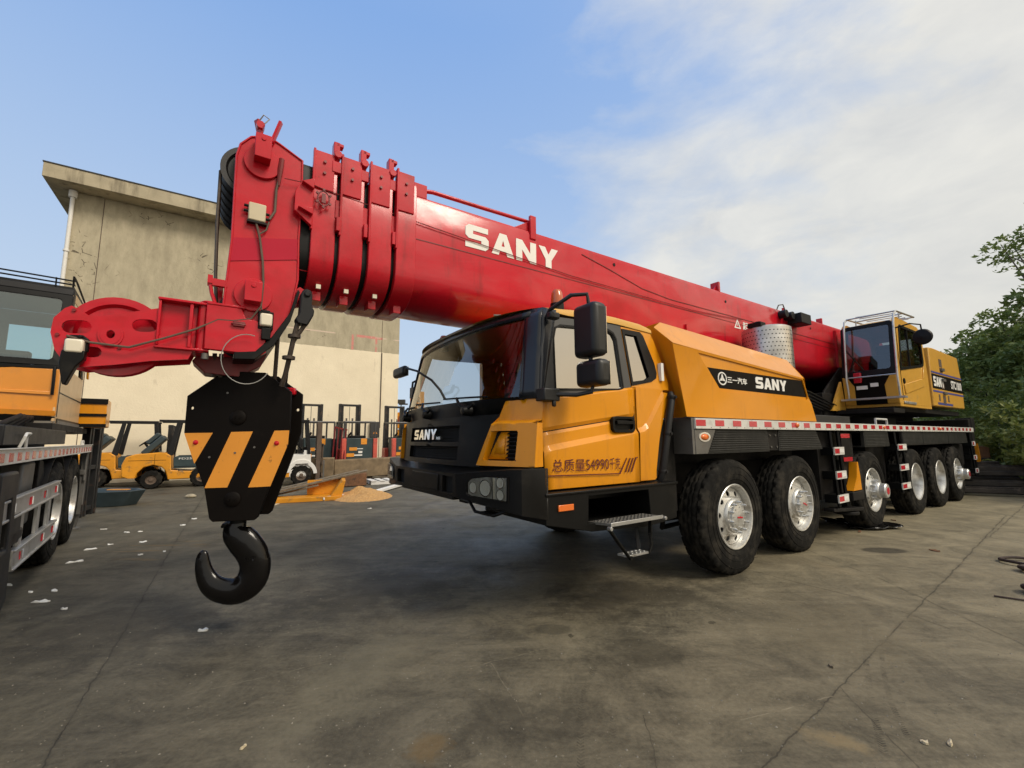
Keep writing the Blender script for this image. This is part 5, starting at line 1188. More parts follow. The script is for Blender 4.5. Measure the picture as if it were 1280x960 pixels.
def mast(parent, x, w, h, m='mastm', forks=True, tilt=0., lift=0.15, h2=None):
    e = empty('mast', (x,0,0), 0, parent)
    mb = MB()
    for s in (-1,1):
        mb.box(-.07,.07,s*w/2-.05,s*w/2+.05,.12,h); mb.box(-.05,.09,s*(w/2-.10)-.035,s*(w/2-.10)+.035,.15,h-.02)
    for z in (.3,h*.5,h-.10): mb.box(-.08,-.04,-w/2,w/2,z,z+.09)
    mb.build('channel',m,e,bevel=.006)
    mb = MB(); mb.tube([(0,-.12,.15),(0,-.12,h*.8)],.035,8); mb.tube([(0,.12,.15),(0,.12,h*.8)],.035,8); mb.tube([(.03,0,.5),(.03,0,h-.1)],.012,6); mb.build('lift_ram','steel',e)
    if forks:
        mb = MB(); mb.box(.10,.15,-w/2-.1,w/2+.1,lift+.1,lift+.20); mb.box(.10,.15,-w/2-.1,w/2+.1,lift+.48,lift+.58)
        for k in range(6): y=-w/2+.05+k*(w-.1)/5; mb.box(.12,.15,y-.012,y+.012,lift+.5,lift+1.15)
        mb.box(.12,.16,-w/2,w/2,lift+1.12,lift+1.18)
        mb.build('carriage','brown',e,bevel=.004)
        for s in (-1,1):
            mb = MB(); mb.box(.15,.20,s*.28-.06,s*.28+.06,lift,lift+.62); mb.box(.16,1.15,s*.28-.06,s*.28+.06,lift,lift+.045); mb.build('fork','steel',e,bevel=.004)
    return e
def forklift(name, loc, rz, body, label, cat='forklift', group=None, hood_open=False, dark='battery', scale=1.0):
    f = empty(name, loc, rz); tag(f, label, cat, group); f.scale = (scale,)*3
    mb = MB()
    # side outline (x, z) of the body, rear at x=-1.0 ; front wheel at x=1.25
    body_o = [(-.72,.40),(-.74,.75),(-.66,.98),(-.45,1.06),(.10,1.10),(.30,1.08),(.42,1.0),(.45,.55),(.95,.50),(1.35,.62),(1.50,.60),(1.50,.28),(.38,.26),(.36,.36),(.30,.55),(.20,.66),(.0,.72),(-.22,.66),(-.36,.50),(-.38,.34),(-.60,.34)]
    mb.prism(body_o, UVZ, -.56, .56); o = mb.build('body', body, f, bevel=.03)
    mb = MB(); mb.prism([(.50,.66),(.48,.92),(.56,.98),(1.5,.98),(1.52,.66)], UVZ, -.563, -.54); mb.prism([(.50,.66),(.48,.92),(.56,.98),(1.5,.98),(1.52,.66)], UVZ, .54, .563); mb.box(.5,1.5,-.54,.54,.60,.70); mb.box(1.3,1.5,-.5,.5,.6,1.12); mb.build('side_cover', dark, f, bevel=.015)
    mb = MB(); mb.box(-.60,.3,-.562,-.559,.86,.872); mb.box(.02,.03,-.562,-.559,.68,1.05); mb.build('panel_gap','black',f)
    for (x, y, r, w) in ((-.02,-.46,.28,.20),(-.02,.46,.28,.20),(1.25,-.48,.32,.24),(1.25,.48,.32,.24)): wheel_small(f, x, y, r, w)
    mb = MB()
    for s in (-1,1):
        mb.prism([(.36,1.0),(.52,1.0),(.74,2.05),(.62,2.05)] if False else [(.30,1.0),(.46,1.0),(.60,2.06),(.50,2.06)], UVZ, s*.50-.04, s*.50+.04)
        mb.prism([(1.40,1.0),(1.50,1.0),(1.40,2.06),(1.30,2.06)], UVZ, s*.50-.035, s*.50+.035)
        mb.box(.05,1.42,s*.50-.045,s*.50+.045,2.05,2.12)
    for k in range(7): x=.12+k*.19; mb.box(x-.02,x+.02,-.5,.5,2.08,2.10)
    mb.build('overhead_guard','dgrey',f,bevel=.006)
    st_ = empty('seat',(0,0,0),0,f); mb = MB()
    if hood_open:
        rot = Matrix.Rotation(R(-48),3,'Y'); mb.box(-.30,.42,-.42,.42,1.22,1.40,rot=rot,at=(.0,0,1.2)); mb.box(-.02,.40,-.26,.26,1.42,1.55,rot=rot,at=(.0,0,1.2))
    else:
        mb.box(-.05,.42,-.25,.25,1.10,1.22); mb.box(-.12,.0,-.25,.25,1.15,1.65,rot=Matrix.Rotation(R(-12),3,'Y'))
    mb.build('cushion','darkgreen',st_,bevel=.03)
    c = Vector((1.05,0,1.40)); rot = Matrix.Rotation(R(-40),3,'Y'); mb = MB()
    mb.tube([c+rot@Vector((.17*math.cos(a),.17*math.sin(a),0)) for a in [2*PI*k/18 for k in range(18)]],.016,6,closed=True); mb.tube([c,(1.28,0,1.05)],.035,8); mb.bar(c+Vector((0,-.17,0)),c+Vector((0,.17,0)),.02,.02); mb.tube([(1.2,-.2,1.1),(1.12,-.2,1.45)],.012,6); mb.box(1.25,1.45,-.35,.35,1.05,1.22)
    mb.build('steering_wheel','black',f)
    return f
def at_T(u, v, z=0): 
    c, s_ = math.cos(T_ANG), math.sin(T_ANG); return (T_ORG[0]+u*c-v*s_, T_ORG[1]+u*s_+v*c, z)
f1 = forklift('forklift', at_T(-6.05,15.36), T_ANG, 'yellowold', 'worn yellow forklift seen side-on against the cream wall, half hidden by the black hook block', hood_open=True)
mast(f1, 1.75, .75, 2.0)
font_text('lettering','FD25',lambda a,b,d:(a,d,b),-.57,.62,.95,.87,.93,'decal',f1,.0)
mb = MB(); mb.tube([(.62,-.568,.52),(.75,-.568,.56),(.82,-.568,.53),(.95,-.568,.56)],.008,5); mb.build('scratch','brown',f1)
f0 = forklift('forklift', at_T(-7.55,16.75), T_ANG, 'yellowold', 'worn yellow forklift with tipped-up seat, the one nearer the left crane', hood_open=True)
mast(f0, 1.75, .75, 2.0)
fw = forklift('forklift', at_T(-3.30,13.85), T_ANG-.12, 'white', 'white forklift with brown rusty mast standing right of the hook block', dark='white')
mast(fw, 1.75, .62, 2.05, m='brown')
mb = MB(); ar = [(1.25+.47*math.cos(a), .33+.50*math.sin(a)) for a in [R(5)+R(150)*k/14 for k in range(15)]]; mb.prism(ar+[(.52,.98),(.36,1.06),(.30,.60),(.80,.40)]+[(1.25+.36*math.cos(a), .33+.36*math.sin(a)) for a in [R(165)-R(160)*k/14 for k in range(15)]], UVZ, -.60, -.40); mb.build('wheel_arch','white',fw,bevel=.015)
mb = MB(); mb.box(.55,.9,-.58,-.55,.28,.5); mb.build('step_plate','yellowold',fw)
# black tower behind, two red reach trucks with battery panels
def tall_truck(name, u, v, label, body, group=None, open_seat=False):
    f = empty(name, at_T(u, v), T_ANG+PI/2); tag(f, label, 'forklift', group)      # local x points away from the viewer
    mb = MB()
    mb.box(-.55,.9,-.62,.62,.16,.50); mb.box(-.60,-.45,-.66,-.50,.16,1.50); mb.box(-.60,-.45,.50,.66,.16,1.50); mb.box(-.56,-.48,-.5,.5,.16,.62); mb.box(.5,.9,-.6,.6,.5,1.1)
    mb.build('body', body, f, bevel=.015)
    bt = empty('battery',(0,0,0),0,f)
    mb = MB(); mb.box(-.57,.4,-.49,.49,.64,1.52); mb.build('battery_cover','battery',bt,bevel=.02)
    mb = MB(); mb.prism([(-.30,.85),(.1,.85),(.1,.90),(-.30,.90)], lambda a,b,d:(d,-a,b), -.578,-.572); mb.box(-.578,-.572,-.12,.20,1.10,1.13); mb.box(-.578,-.572,-.1,.05,.95,1.03); mb.build('lettering','decal',bt)
    mb = MB(); mb.box(-.580,-.572,.10,.38,1.05,1.17,mi=0); mb.box(-.580,-.572,.2,.48,.82,.95,mi=0); mb.box(-.58,-.572,-.26,-.04,1.28,1.5,mi=0); mb.build('sticker','stripe',bt)
    mb = MB(); mb.box(-.3,.0,-.3,.3,1.52,1.62); mb.build('seat','black',f,bevel=.03)
    mb = MB()
    for s in (-1,1): mb.tube([(-.52,s*.58,1.4),(-.52,s*.58,2.12),(.8,s*.56,2.16),(.85,s*.56,1.0)],.035,8)
    for k in range(7): x=-.45+k*.2; mb.box(x-.015,x+.015,-.56,.56,2.12,2.15)
    mb.tube([(-.52,-.58,2.13),(-.52,.58,2.13)],.035,8); mb.build('overhead_guard','grey',f)
    for s in (-1,1):
        for x in (-.3,.95): wheel_small(f, x, s*.5, .2, .16)
    ms = mast(f, 1.15, .78, 2.93, forks=True)
    mb = MB(); mb.box(.9,1.1,-.2,.2,1.0,1.35); mb.tube([(.85,.1,1.3),(.6,.15,1.6),(.55,.05,1.75)],.04,8); mb.lathe([(.13,-.01),(.16,0),(.13,.01)],(.6,.1,1.65),'z',14); mb.build('steering_column','black',f)
    return f
tall_truck('reach_truck', 0.06, 15.05, 'salmon-red reach truck with dark battery cover, left one of the red pair', 'fork_red')
tall_truck('reach_truck', 2.02, 15.2, 'salmon-red reach truck with dark battery cover, close beside the big crane bumper', 'fork_red')
tall_truck('reach_truck', -1.33, 15.6, 'dark reach truck with tall black mast standing behind the white forklift', 'dgrey')
# loose fork carriage and mast pieces
fm = empty('fork_carriage', at_T(-.62,14.3), T_ANG+.2); tag(fm, 'loose dark red fork carriage frame leaning beside the left red reach truck', 'fork carriage')
mb = MB()
for k in range(4): mb.bar((-.38+k*.14,0,.05),(-.18+k*.14,.25,1.95-k*.06),.035,.05)
mb.bar((-.2,.22,1.92),(.28,.25,1.82),.05,.05); mb.bar((-.36,0,.5),(.1,0,.48),.06,.06); mb.build('frame','darkred',fm)
for i,(x,y,h,lab) in enumerate(((-11.95,12.55,2.35,'tall dark forklift mast standing behind the rear end of the left crane, nearer its cab'),(-11.35,12.75,2.30,'tall dark forklift mast standing behind the rear end of the left crane, at the outer corner'))):
    pass
lm = empty('forklift_mast', (-8.55,9.0,0), R(25)); tag(lm, 'dark rusty forklift mast with white number plates behind the left crane rear wheels', 'forklift mast')
mb = MB()
for y in (-.42,-.30,.02,.14): mb.box(-.06,.06,y,y+.07,.0,1.80)
for z in (.1,.9,1.7): mb.box(-.05,.05,-.42,.2,z,z+.08)
mb.build('channel','mastm',lm,bevel=.004)
mb = MB(); mb.box(-.08,-.062,-.10,.0,1.55,1.68); mb.box(-.08,-.062,-.36,-.26,1.50,1.62); mb.build('number_plate','decal',lm)

# ================================================================== YARD OBJECTS
def place(o, loc, rz=0): o.location = loc; o.rotation_euler = (0,0,rz); return o
# dark rubber tub
tb = empty('plastic_tub', (-9.6,10.3,0), 0); tag(tb, 'dark boat-shaped plastic tub on the ground beside the yellow forklifts', 'tub')
mb = MB(); rim = [(-.95,-.30),(-.80,-.42),(.6,-.45),(1.0,-.25),(1.05,.1),(.6,.45),(-.8,.42),(-.95,.3)]
base = [(a*.82, b*.82) for a,b in rim]; n=len(rim)
mb.add([(a,b,.0) for a,b in base]+[(a,b,.34) for a,b in rim]+[(a*.93,b*.93,.34) for a,b in rim]+[(a*.8,b*.8,.22) for a,b in rim],
  [tuple(range(n))[::-1]]+[(k,(k+1)%n,n+(k+1)%n,n+k) for k in range(n)]+[(n+k,n+(k+1)%n,2*n+(k+1)%n,2*n+k) for k in range(n)]+[(2*n+k,2*n+(k+1)%n,3*n+(k+1)%n,3*n+k) for k in range(n)]+[tuple(3*n+k for k in range(n))])
mb.build('shell','darkgreen',tb,bevel=.02)
mb = MB(); mb.box(.3,.75,-.10,.02,.345,.36); mb.build('rim_mark','stripe',tb)
# yellow tray with grey planks
tr = empty('steel_tray', (-4.95,11.15,0), R(22)); tag(tr, 'open yellow steel tray lying on the ground right of the hook block', 'tray')
mb = MB(); mb.box(-1.0,.55,-.5,.5,.0,.05); mb.prism([(.35,.05),(.62,.05),(.70,.46),(.62,.46)],UVZ,-.5,.5); mb.box(-.2,.6,.45,.5,.05,.42); mb.box(-1.0,.6,-.55,-.5,0,.10)
mb.build('tray_shell','yellowold',tr,bevel=.006)
mb = MB(); mb.box(-.35,.55,-.505,-.497,.055,.09); mb.build('edge_strip','brown',tr)
for i,(a,b,w,lab) in enumerate((((-6.25,10.95,.10),(-3.95,12.05,.62),.22,'long grey weathered plank leaning across the yellow tray, nearest the camera'),((-6.2,11.2,.16),(-4.3,12.4,.60),.18,'grey weathered plank leaning on the yellow tray, behind the longest one'),((-6.1,11.35,.06),(-5.0,11.4,.30),.15,'short rough timber lying inside the yellow tray'))):
    mb = MB(); mb.bar(a,b,w,.045); o = mb.build('wooden_plank','woodw',bevel=.006); tag(o, lab, 'plank')
mb = MB(); mb.bar((-4.60,10.75,.05),(-3.62,12.2,.07),.16,.06); o = mb.build('white_board','white',bevel=.006); tag(o,'white painted board on the ground at the left of the sawdust pile','board')
mb = MB(); mb.bar((-3.70,12.1,.06),(-3.3,15.2,.07),.16,.07); o = mb.build('white_board','white',bevel=.006); tag(o,'long white painted board on the ground behind the sawdust pile','board')
# sawdust
def saw_mat():
    m, nt, out = new_mat('sawdust'); p = N(nt,'ShaderNodeBsdfPrincipled'); tc = N(nt,'ShaderNodeTexCoord').outputs['Object']
    nt.links.new(mixc(nt, ramp(nt, noise(nt, tc, 30, 6, .8), .3, .7), (.30,.15,.05,1), (.62,.38,.15,1)), p.inputs['Base Color']); p.inputs['Roughness'].default_value = 1
    nt.links.new(p.outputs[0], out.inputs[0]); return m
M['sawdust'] = saw_mat()
mb = MB(); nn=40
def hsd(x,y):
    r = math.hypot(x/.75,y/1.0); return max(0,(1-r))*.26*(1+.25*math.sin(9*x+3)*math.cos(7*y)) + (random.uniform(0,.02) if r<1 else 0)
mb.grid(lambda s,t: (lerp(-.8,.8,s), lerp(-1.05,1.05,t), hsd(lerp(-.8,.8,s),lerp(-1.05,1.05,t))-.012), nn, nn)
o = mb.build('sawdust_pile','sawdust',smooth=False); place(o,(-3.85,11.45,.0),.3); tag(o,'low heap of orange-brown sawdust on the concrete in front of the boards','sawdust pile')
o['kind'] = 'stuff'
# rusty beams / blocks behind
for a, b, w, h, mt, lab, nm in (((-7.1,15.2,.42),(-6.25,15.5,.42),.5,.80,'rustbeam','upright rusty steel box beside the white forklift wheel','steel_box'),
    ((-6.3,15.6,.42),(-3.6,17.0,.50),.4,.62,'rustbeam','long brown rusty box beam lying in front of the red reach trucks','steel_beam'),
    ((-3.6,16.6,.36),(-2.6,17.1,.36),.4,.6,'fork_red','reddish steel block at the right end of the rusty beam','steel_block'),
    ((-5.3,13.9,.2),(-4.75,14.3,.2),.35,.38,'rust','small rusty block lying between the tray and the white pallet','steel_block')):
    mb = MB(); mb.bar(a,b,w,h); mb.bar((a[0],a[1],a[2]+h/2),(b[0],b[1],b[2]+h/2),w*.7,.05); o = mb.build(nm,mt,bevel=.02); tag(o,lab,'steel scrap')
pa = empty('pallet',(-4.0,15.2,0),R(30)); tag(pa,'whitish wooden pallet lying in front of the rusty beam','pallet')
for k in range(3):
    mb = MB(); mb.box(-.9,.9,-.4+k*.36,-.3+k*.36,.0,.10); mb.build('runner','white',pa)
for k in range(7):
    mb = MB(); mb.box(-.9+k*.28,-.74+k*.28,-.42,.44,.102,.13); mb.build('board','white',pa)
for x,y,r,lab in ((-2.9,15.6,.22,'pale stone lying behind the crane bumper'),(-8.3,11.5,.12,'small brown lump on the ground below the hook block')):
    mb = MB(); 
    mb.lathe([(.001,0),(r,.02),(r*1.05,r*.4),(r*.6,r*.7),(.001,r*.8)],(0,0,0),'z',9); o = mb.build('stone','concrete'); place(o,(x,y,0)); tag(o,lab,'stone')
mb = MB(); mb.box(-.5,.5,-.1,.1,0,.05); o = mb.build('flat_board','woodw'); place(o,(-6.6,10.9,0),.3); tag(o,'flat dark board on the ground just behind the hook','board')
mb = MB(); mb.prism([(-.6,-.3),(.5,-.35),(.65,.2),(-.4,.4)],XY,.001,.006); o = mb.build('cardboard_sheet','beige'); place(o,(-5.9,9.9,0),.4); tag(o,'pale flat cardboard sheet on the ground behind the hook','cardboard')

# paper scraps
def scrap(x, y, sx, sy, rz, lab, m='paper', nm='paper_scrap', cat='paper scrap', grp='paper scraps on the concrete'):
    rr = random.Random(int(abs(x*997+y*131)*10)); n = 9
    pts = [(sx*(.6+.4*rr.random())*math.cos(2*PI*k/n), sy*(.5+.6*rr.random())*math.sin(2*PI*k/n)) for k in range(n)]
    mb = MB(); vs = [(0,0,.012)]+[(a,b,.003+.018*rr.random()) for a,b in pts]+[(a,b,.002) for a,b in pts]
    mb.add(vs,[(0,1+k,1+(k+1)%n) for k in range(n)]+[(1+k,1+n+k,1+n+(k+1)%n,1+(k+1)%n) for k in range(n)])
    o = mb.build(nm, m, smooth=False); place(o,(x,y,.0),rz); tag(o, lab, cat, grp); return o
SC = [(-4.31,4.19,.085,.035,'torn white paper strip nearest the wheels of the left crane'),(-4.49,4.48,.05,.02,'small paper strip just beyond the nearest torn one'),(-5.32,5.51,.09,.035,'long torn paper scrap close beside the left crane front tyre'),(-5.72,6.13,.09,.03,'elongated paper scrap level with the left crane rear tyre'),(-5.70,6.40,.04,.02,'paper flake just behind the elongated scrap'),(-6.18,7.21,.07,.03,'white scrap right of the left crane rear tyre'),(-6.01,7.27,.04,.02,'tiny flake right of the scrap by the rear tyre'),(-5.36,6.54,.05,.03,'paper bit lying between the left crane and the hook'),(-6.80,7.48,.07,.03,'farthest pale strip behind the left crane tyre'),(-5.71,7.78,.05,.03,'pale bit in the yard between tyre and hook block'),(-5.95,8.39,.05,.03,'farthest paper bit, left of the hook block bottom'),(-2.39,3.56,.05,.028,'single paper scrap on the floor right below the big hook'),(-3.92,4.01,.045,.014,'thin paper sliver right of the nearest strip'),(-4.68,4.44,.03,.015,'tiny fleck beside the left crane side guard'),(-5.15,4.66,.08,.02,'thin strip under the left crane side guard'),(-3.03,9.49,.05,.03,'lone scrap behind the crane bumper'),(-4.78,5.82,.03,.02,'small fleck halfway between left crane and hook'),(-4.60,5.98,.02,.015,'tiny fleck right of the halfway one'),(-5.27,5.54,.03,.02,'fleck touching the long torn scrap')]
for i,(x,y,a,b,lab) in enumerate(SC): scrap(x,y,a,b,random.uniform(-.3,1.2),lab)
for x,y,lab in ((1.95,2.27,'larger pale dry leaf at the bottom right of the yard'),(2.06,2.26,'smaller pale dry leaf right of the larger one'),(2.01,2.97,'dark dry leaf in the right half of the yard'),(-1.29,2.27,'small pale chip at the bottom left')):
    scrap(x,y,.022,.012,random.uniform(0,3),lab,'woodw' if 'dark' in lab else 'beige','dry_leaf','leaf','dry leaves on the concrete')
for x,y,lab in ((6.9,8.65,'rusty flat bar on the concrete behind the crane wheels'),(6.6,7.8,'small dark chip on the concrete right of the rear wheels'),(5.3,6.9,'reddish chip on the concrete by the third axle'),(5.35,5.75,'dark chip lying beyond the upper steel loop')):
    scrap(x,y,.07,.03,random.uniform(0,3),lab,'rust','metal_chip','chip','metal chips on the concrete')
# steel wire slings at the right edge
def sling(cx, cy, rx, ry, rz, r, lab, turns=1, m='rust'):
    mb = MB(); pts=[]; n=60
    for k in range(n*turns):
        a = 2*PI*k/n; t=k/n; pts.append(((rx+.02*t)*math.cos(a)+.02*math.sin(3*a), (ry+.02*t)*math.sin(a)+.015*math.cos(2*a), r+.004+.012*t+.01*math.sin(2*a)**2))
    mb.tube(pts, r, 8, closed=(turns==1)); o = mb.build('steel_sling', m); place(o,(cx,cy,0),rz); tag(o,lab,'steel sling','steel slings at the right edge'); return o
M['sling'] = mat('rusty_sling', (.035,.02,.015), .7, var=.3, vs=30)
sling(5.98,5.0,.42,.22,-.75,.016,'long flattened loop of rusty steel rope, farthest from the camera at the right edge',m='sling')
sling(5.75,4.65,.36,.13,-.75,.020,'thicker narrow loop of rusty steel rope in front of the long one',2,'sling')
sling(4.95,4.02,.28,.12,-1.0,.026,'thick rusty eye of steel rope nearest the camera at the right edge',2,'sling')
mb = MB(); mb.tube([(4.35,4.16,.01),(4.52,4.02,.012),(4.75,3.9,.01),(5.2,3.72,.012)],.008,6); o = mb.build('steel_wire','sling'); tag(o,'thin bent wire on the concrete below the nearest rope eye','wire')
mb = MB(); mb.grid(lambda s,t:(5.25+s*.85+.06*math.sin(9*t),7.0+t*.7+.05*math.cos(7*s),.03+.05*abs(math.sin(11*s+4*t))*(.3+.7*abs(math.sin(5*t)))),22,18)
o = mb.build('tarpaulin','hookblack',solid=.004); tag(o,'crumpled black tarpaulin on the ground under the third axle','tarpaulin')

# ================================================================== SCRAP STEEL STACK at right behind the crane
M['scrapm'] = mat('dark_scrap_steel', (.04,.032,.026), .75, var=.5, vs=3, dirt=(.13,.10,.08), ds=5)
rs = random.Random(3)
cnt = 0
places = ['bottom','lower','middle','upper','top']
for i in range(14):
    x0 = 10.9+rs.uniform(-.5,.8); y0 = 11.9+rs.uniform(-.6,1.2); ang = R(rs.uniform(-42,-22)); Lh = rs.uniform(2.5,4.5); z = .08+.045*i
    c_, s_ = math.cos(ang), math.sin(ang)
    mb = MB(); mb.bar((0,-.0,z),(Lh,0,z+rs.uniform(-.02,.06)),.16,.10); mb.bar((0,0,z+.06),(Lh,0,z+.08),.03,.05); o = mb.build('steel_bar',['scrapm','rust'][i%4==3],bevel=.01)
    place(o,(x0,y0,0),ang); tag(o,'rusty steel bar in the dark scrap heap behind the tail of the crane','steel bar','steel bars of the scrap heap')
for x,y,z,sx,sy,sz,rz,m,lab in ((12.9,13.3,.85,.9,.5,.30,-.5,'rust','brown rusty channel piece lying on top of the scrap heap'),(12.9,14.2,1.2,.85,.6,.30,-.5,'concrete','grey concrete block above the rusty channel on the scrap heap'),(12.6,13.8,.5,1.4,.8,.35,-.5,'scrapm','dark steel box buried under the concrete block')):
    mb = MB(); mb.box(-sx,sx,-sy,sy,-sz,sz); mb.box(-sx*.9,sx*.6,-sy*.8,sy*.8,sz,sz+.06); o = mb.build('scrap_block',m,bevel=.03); place(o,(x,y,z),rz); tag(o,lab,'scrap block')

# ================================================================== FAR BACKGROUND: yellow crane and a low house
fc = empty('mobile_crane',(-7.7,33.2,0),R(10)); tag(fc,'distant orange crane seen between the warehouse and the big crane cab','mobile crane')
mb = MB(); mb.box(-.1,.95,0,.9,3.6,5.1); mb.box(-1.2,.6,0,.9,2.3,3.5); mb.box(-2.5,3.5,.2,2.0,1.0,2.2); mb.build('counterweight','yellow',fc,bevel=.03)
font_text('lettering','XCMG',lambda a,b,d:(a,d,b),-.02,.15,.90,3.75,4.05,'plate_black',fc,.03)
mb = MB(); mb.prism(circ(.45,4.55,.2,16),UVZ,-.03,-.001,[circ(.45,4.55,.12,16)]); mb.build('emblem','plate_black',fc)
mb = MB()
for k in range(9): mb.prism([(-1.15+k*.19,2.65),(-1.08+k*.19,2.65),(-1.02+k*.19,3.2),(-1.10+k*.19,3.2)],UVZ,-.02,.0)
mb.build('lettering','darkred',fc)
mb = MB(); mb.tube([(.4,.4,5.1),(.5,.4,5.45)],.03,6); mb.tube([(.2,.4,5.3),(.7,.4,5.5)],.04,6); mb.build('antenna','black',fc)
mb = MB()
for x in (-2,-.5,1,2.5): mb.cyl((x,0,.5),.5,.2,.6,'y',16)
mb.build('wheel','tyre',fc)
hb = empty('low_house',(-9.4,38,0),R(0)); tag(hb,'small pale house far behind, left of the distant orange crane','building')
mb = MB(); mb.box(-3,9,0,4,0,3.2); mb.build('wall','white',hb)
mb = MB(); mb.box(-3.2,9.2,-.3,4.3,3.2,3.5); mb.build('roof','concrete',hb)
mb = MB()
for x in (-1.5,.5,2.5): mb.box(x,x+.8,-.03,-.001,1.2,2.3)
mb.build('window','battery',hb)
pl = empty('street_lamp',(-8.55,33.5,0)); tag(pl,'thin pole with a small box lamp rising beside the warehouse corner','street lamp')
mb = MB(); mb.tube([(0,0,0),(0,0,4.3)],.04,8); mb.build('pole','grey',pl)
mb = MB(); mb.box(-.35,.3,-.15,.15,4.2,4.5); mb.box(-.15,.5,-.1,.1,4.1,4.2); mb.build('lamp_head','grey',pl)

# ================================================================== VEGETATION
def leaf_mat(name, a, b, c):
    m, nt, out = new_mat(name); p = N(nt,'ShaderNodeBsdfPrincipled'); tc = N(nt,'ShaderNodeTexCoord').outputs['Object']
    col = mixc(nt, ramp(nt, noise(nt, tc, 1.3, 4), .35, .65), c4(a), c4(b)); col = mixc(nt, ramp(nt, noise(nt, tc, 9, 3), .55, .75), col, c4(c))
    nt.links.new(col, p.inputs['Base Color']); p.inputs['Roughness'].default_value = .55; p.inputs['Specular IOR Level'].default_value = .3
    tl = N(nt,'ShaderNodeBsdfTranslucent'); nt.links.new(mixc(nt, .5, col, (.12,.18,.03,1)), tl.inputs[0])
    mx = N(nt,'ShaderNodeMixShader'); mx.inputs[0].default_value = .3; nt.links.new(p.outputs[0], mx.inputs[1]); nt.links.new(tl.outputs[0], mx.inputs[2])
    nt.links.new(mx.outputs[0], out.inputs[0]); return m
M['leafA'] = leaf_mat('dark_foliage', (.12,.17,.05), (.21,.26,.08), (.30,.33,.10))
M['leafB'] = leaf_mat('mid_foliage', (.10,.14,.035), (.17,.21,.055), (.24,.25,.075))
M['leafC'] = leaf_mat('yellowish_foliage', (.15,.18,.045), (.24,.26,.065), (.34,.31,.09))
M['bark'] = mat('bark', (.10,.085,.065), .9, var=.3, vs=6, bump=.5, bs=30)
def leaf_mesh(clumps, per, size, r, droop=.25):
    """clumps: array of (x,y,z,radius)"""
    allc = []
    for (x, y, z, cr) in clumps:
        n = int(per*(cr**1.6)); d = r.normal(size=(n,3)); d /= np.linalg.norm(d,axis=1)[:,None]
        rad = cr*(.35+.65*r.random(n)**.45); p = d*rad[:,None]*np.array([1,1,.68])+np.array([x,y,z]); allc.append(p)
    P = np.concatenate(allc); n = len(P)
    a = r.random(n)*2*np.pi; tilt = r.normal(size=n)*.5-droop
    dx = np.stack([np.cos(a)*np.cos(tilt), np.sin(a)*np.cos(tilt), np.sin(tilt)],1)
    q = r.normal(size=(n,3)); dy = np.cross(dx,q); dy /= np.linalg.norm(dy,axis=1)[:,None]
    s = (size*(.6+.8*r.random(n)))[:,None]
    V = np.stack([P-dx*s*.5, P+dy*s*.22, P+dx*s*.5, P-dy*s*.22],1).reshape(-1,3)
    return V, n
def foliage(name, V, n, m, parent):
    me = bpy.data.meshes.new(name); me.vertices.add(4*n); me.vertices.foreach_set('co', V.astype(np.float32).ravel())
    me.loops.add(4*n); me.loops.foreach_set('vertex_index', np.arange(4*n, dtype=np.int32)); me.polygons.add(n)
    me.polygons.foreach_set('loop_start', np.arange(0,4*n,4,dtype=np.int32)); me.polygons.foreach_set('loop_total', np.full(n,4,dtype=np.int32))
    me.update(calc_edges=True); me.materials.append(M[m]); o = bpy.data.objects.new(name, me); COL.objects.link(o); o.parent = parent; return o
def tree(x, y, h, cr, label, m='leafA', seed=1, name='broadleaf_tree', trunk=.16, low=.35, nc=42, per=420, size=.22, lean=(0,0), grp='trees behind the crane', flat=1.0):
    r = np.random.default_rng(seed); t = empty(name,(x,y,0)); tag(t,label,'tree',grp)
    base = h*low; cz = (h+base)/2; hz = (h-base)/2
    cl = []
    while len(cl) < nc:
        p = r.normal(size=3); p /= np.linalg.norm(p); rad = .45+.55*r.random()**.5
        q = p*rad*np.array([cr,cr,hz])*np.array([1,1,flat]); k = .20+.16*r.random()
        cl.append((q[0]+lean[0], q[1]+lean[1], cz+q[2], cr*k))
    V, n = leaf_mesh(cl, per, size, r); foliage('crown', V, n, m, t)
    mb = MB(); top = Vector((lean[0],lean[1],cz+hz*.4))
    pts = [Vector((0,0,0)), Vector((lean[0]*.2+.1*r.normal(),lean[1]*.2,base*.5)), Vector((lean[0]*.5,lean[1]*.5,base)), top]
    mb.tube(pts,[trunk*1.25,trunk,trunk*.8,trunk*.25],10)
    for c in cl[::2]:
        e = Vector(c[:3]); s = pts[1].lerp(pts[3], .25+.5*r.random()); mid = s.lerp(e,.5)+Vector((0,0,-.15*cr*r.random())); mb.tube([s,mid,e],[trunk*.35,trunk*.2,trunk*.06],6)
    mb.build('trunk','bark',t); return t
def dirpos(px, dist):
    """ground position at a horizontal bearing (degrees right of the view) and distance"""
    a = R(px); return (dist*math.sin(a), dist*math.cos(a))
def T_(az, d, h, cr, *a, **k): x, y = dirpos(az, d); return tree(x, y, h, cr, *a, **k)
T_(48.7, 27, 6.1, 1.95, 'dark round-crowned tree rising just behind the tail of the big crane', seed=11, low=.30, nc=60)
T_(51.3, 25.5, 6.3, 2.2, 'taller dark tree right of the round-crowned one, at the right edge', seed=12, low=.25, nc=70)
T_(52.3, 22, 9.4, 1.45, 'very tall loose tree at the right edge whose upper sprays hang into the sky', seed=13, low=.60, nc=24, per=210, size=.17, m='leafA')
T_(56.5, 21, 8.4, 2.2, 'big dark tree just past the right edge of the yard', seed=14, low=.2, nc=55)
T_(46.2, 36, 4.4, 1.9, 'low dark tree far behind the machinery housing', seed=15, low=.2, nc=36)
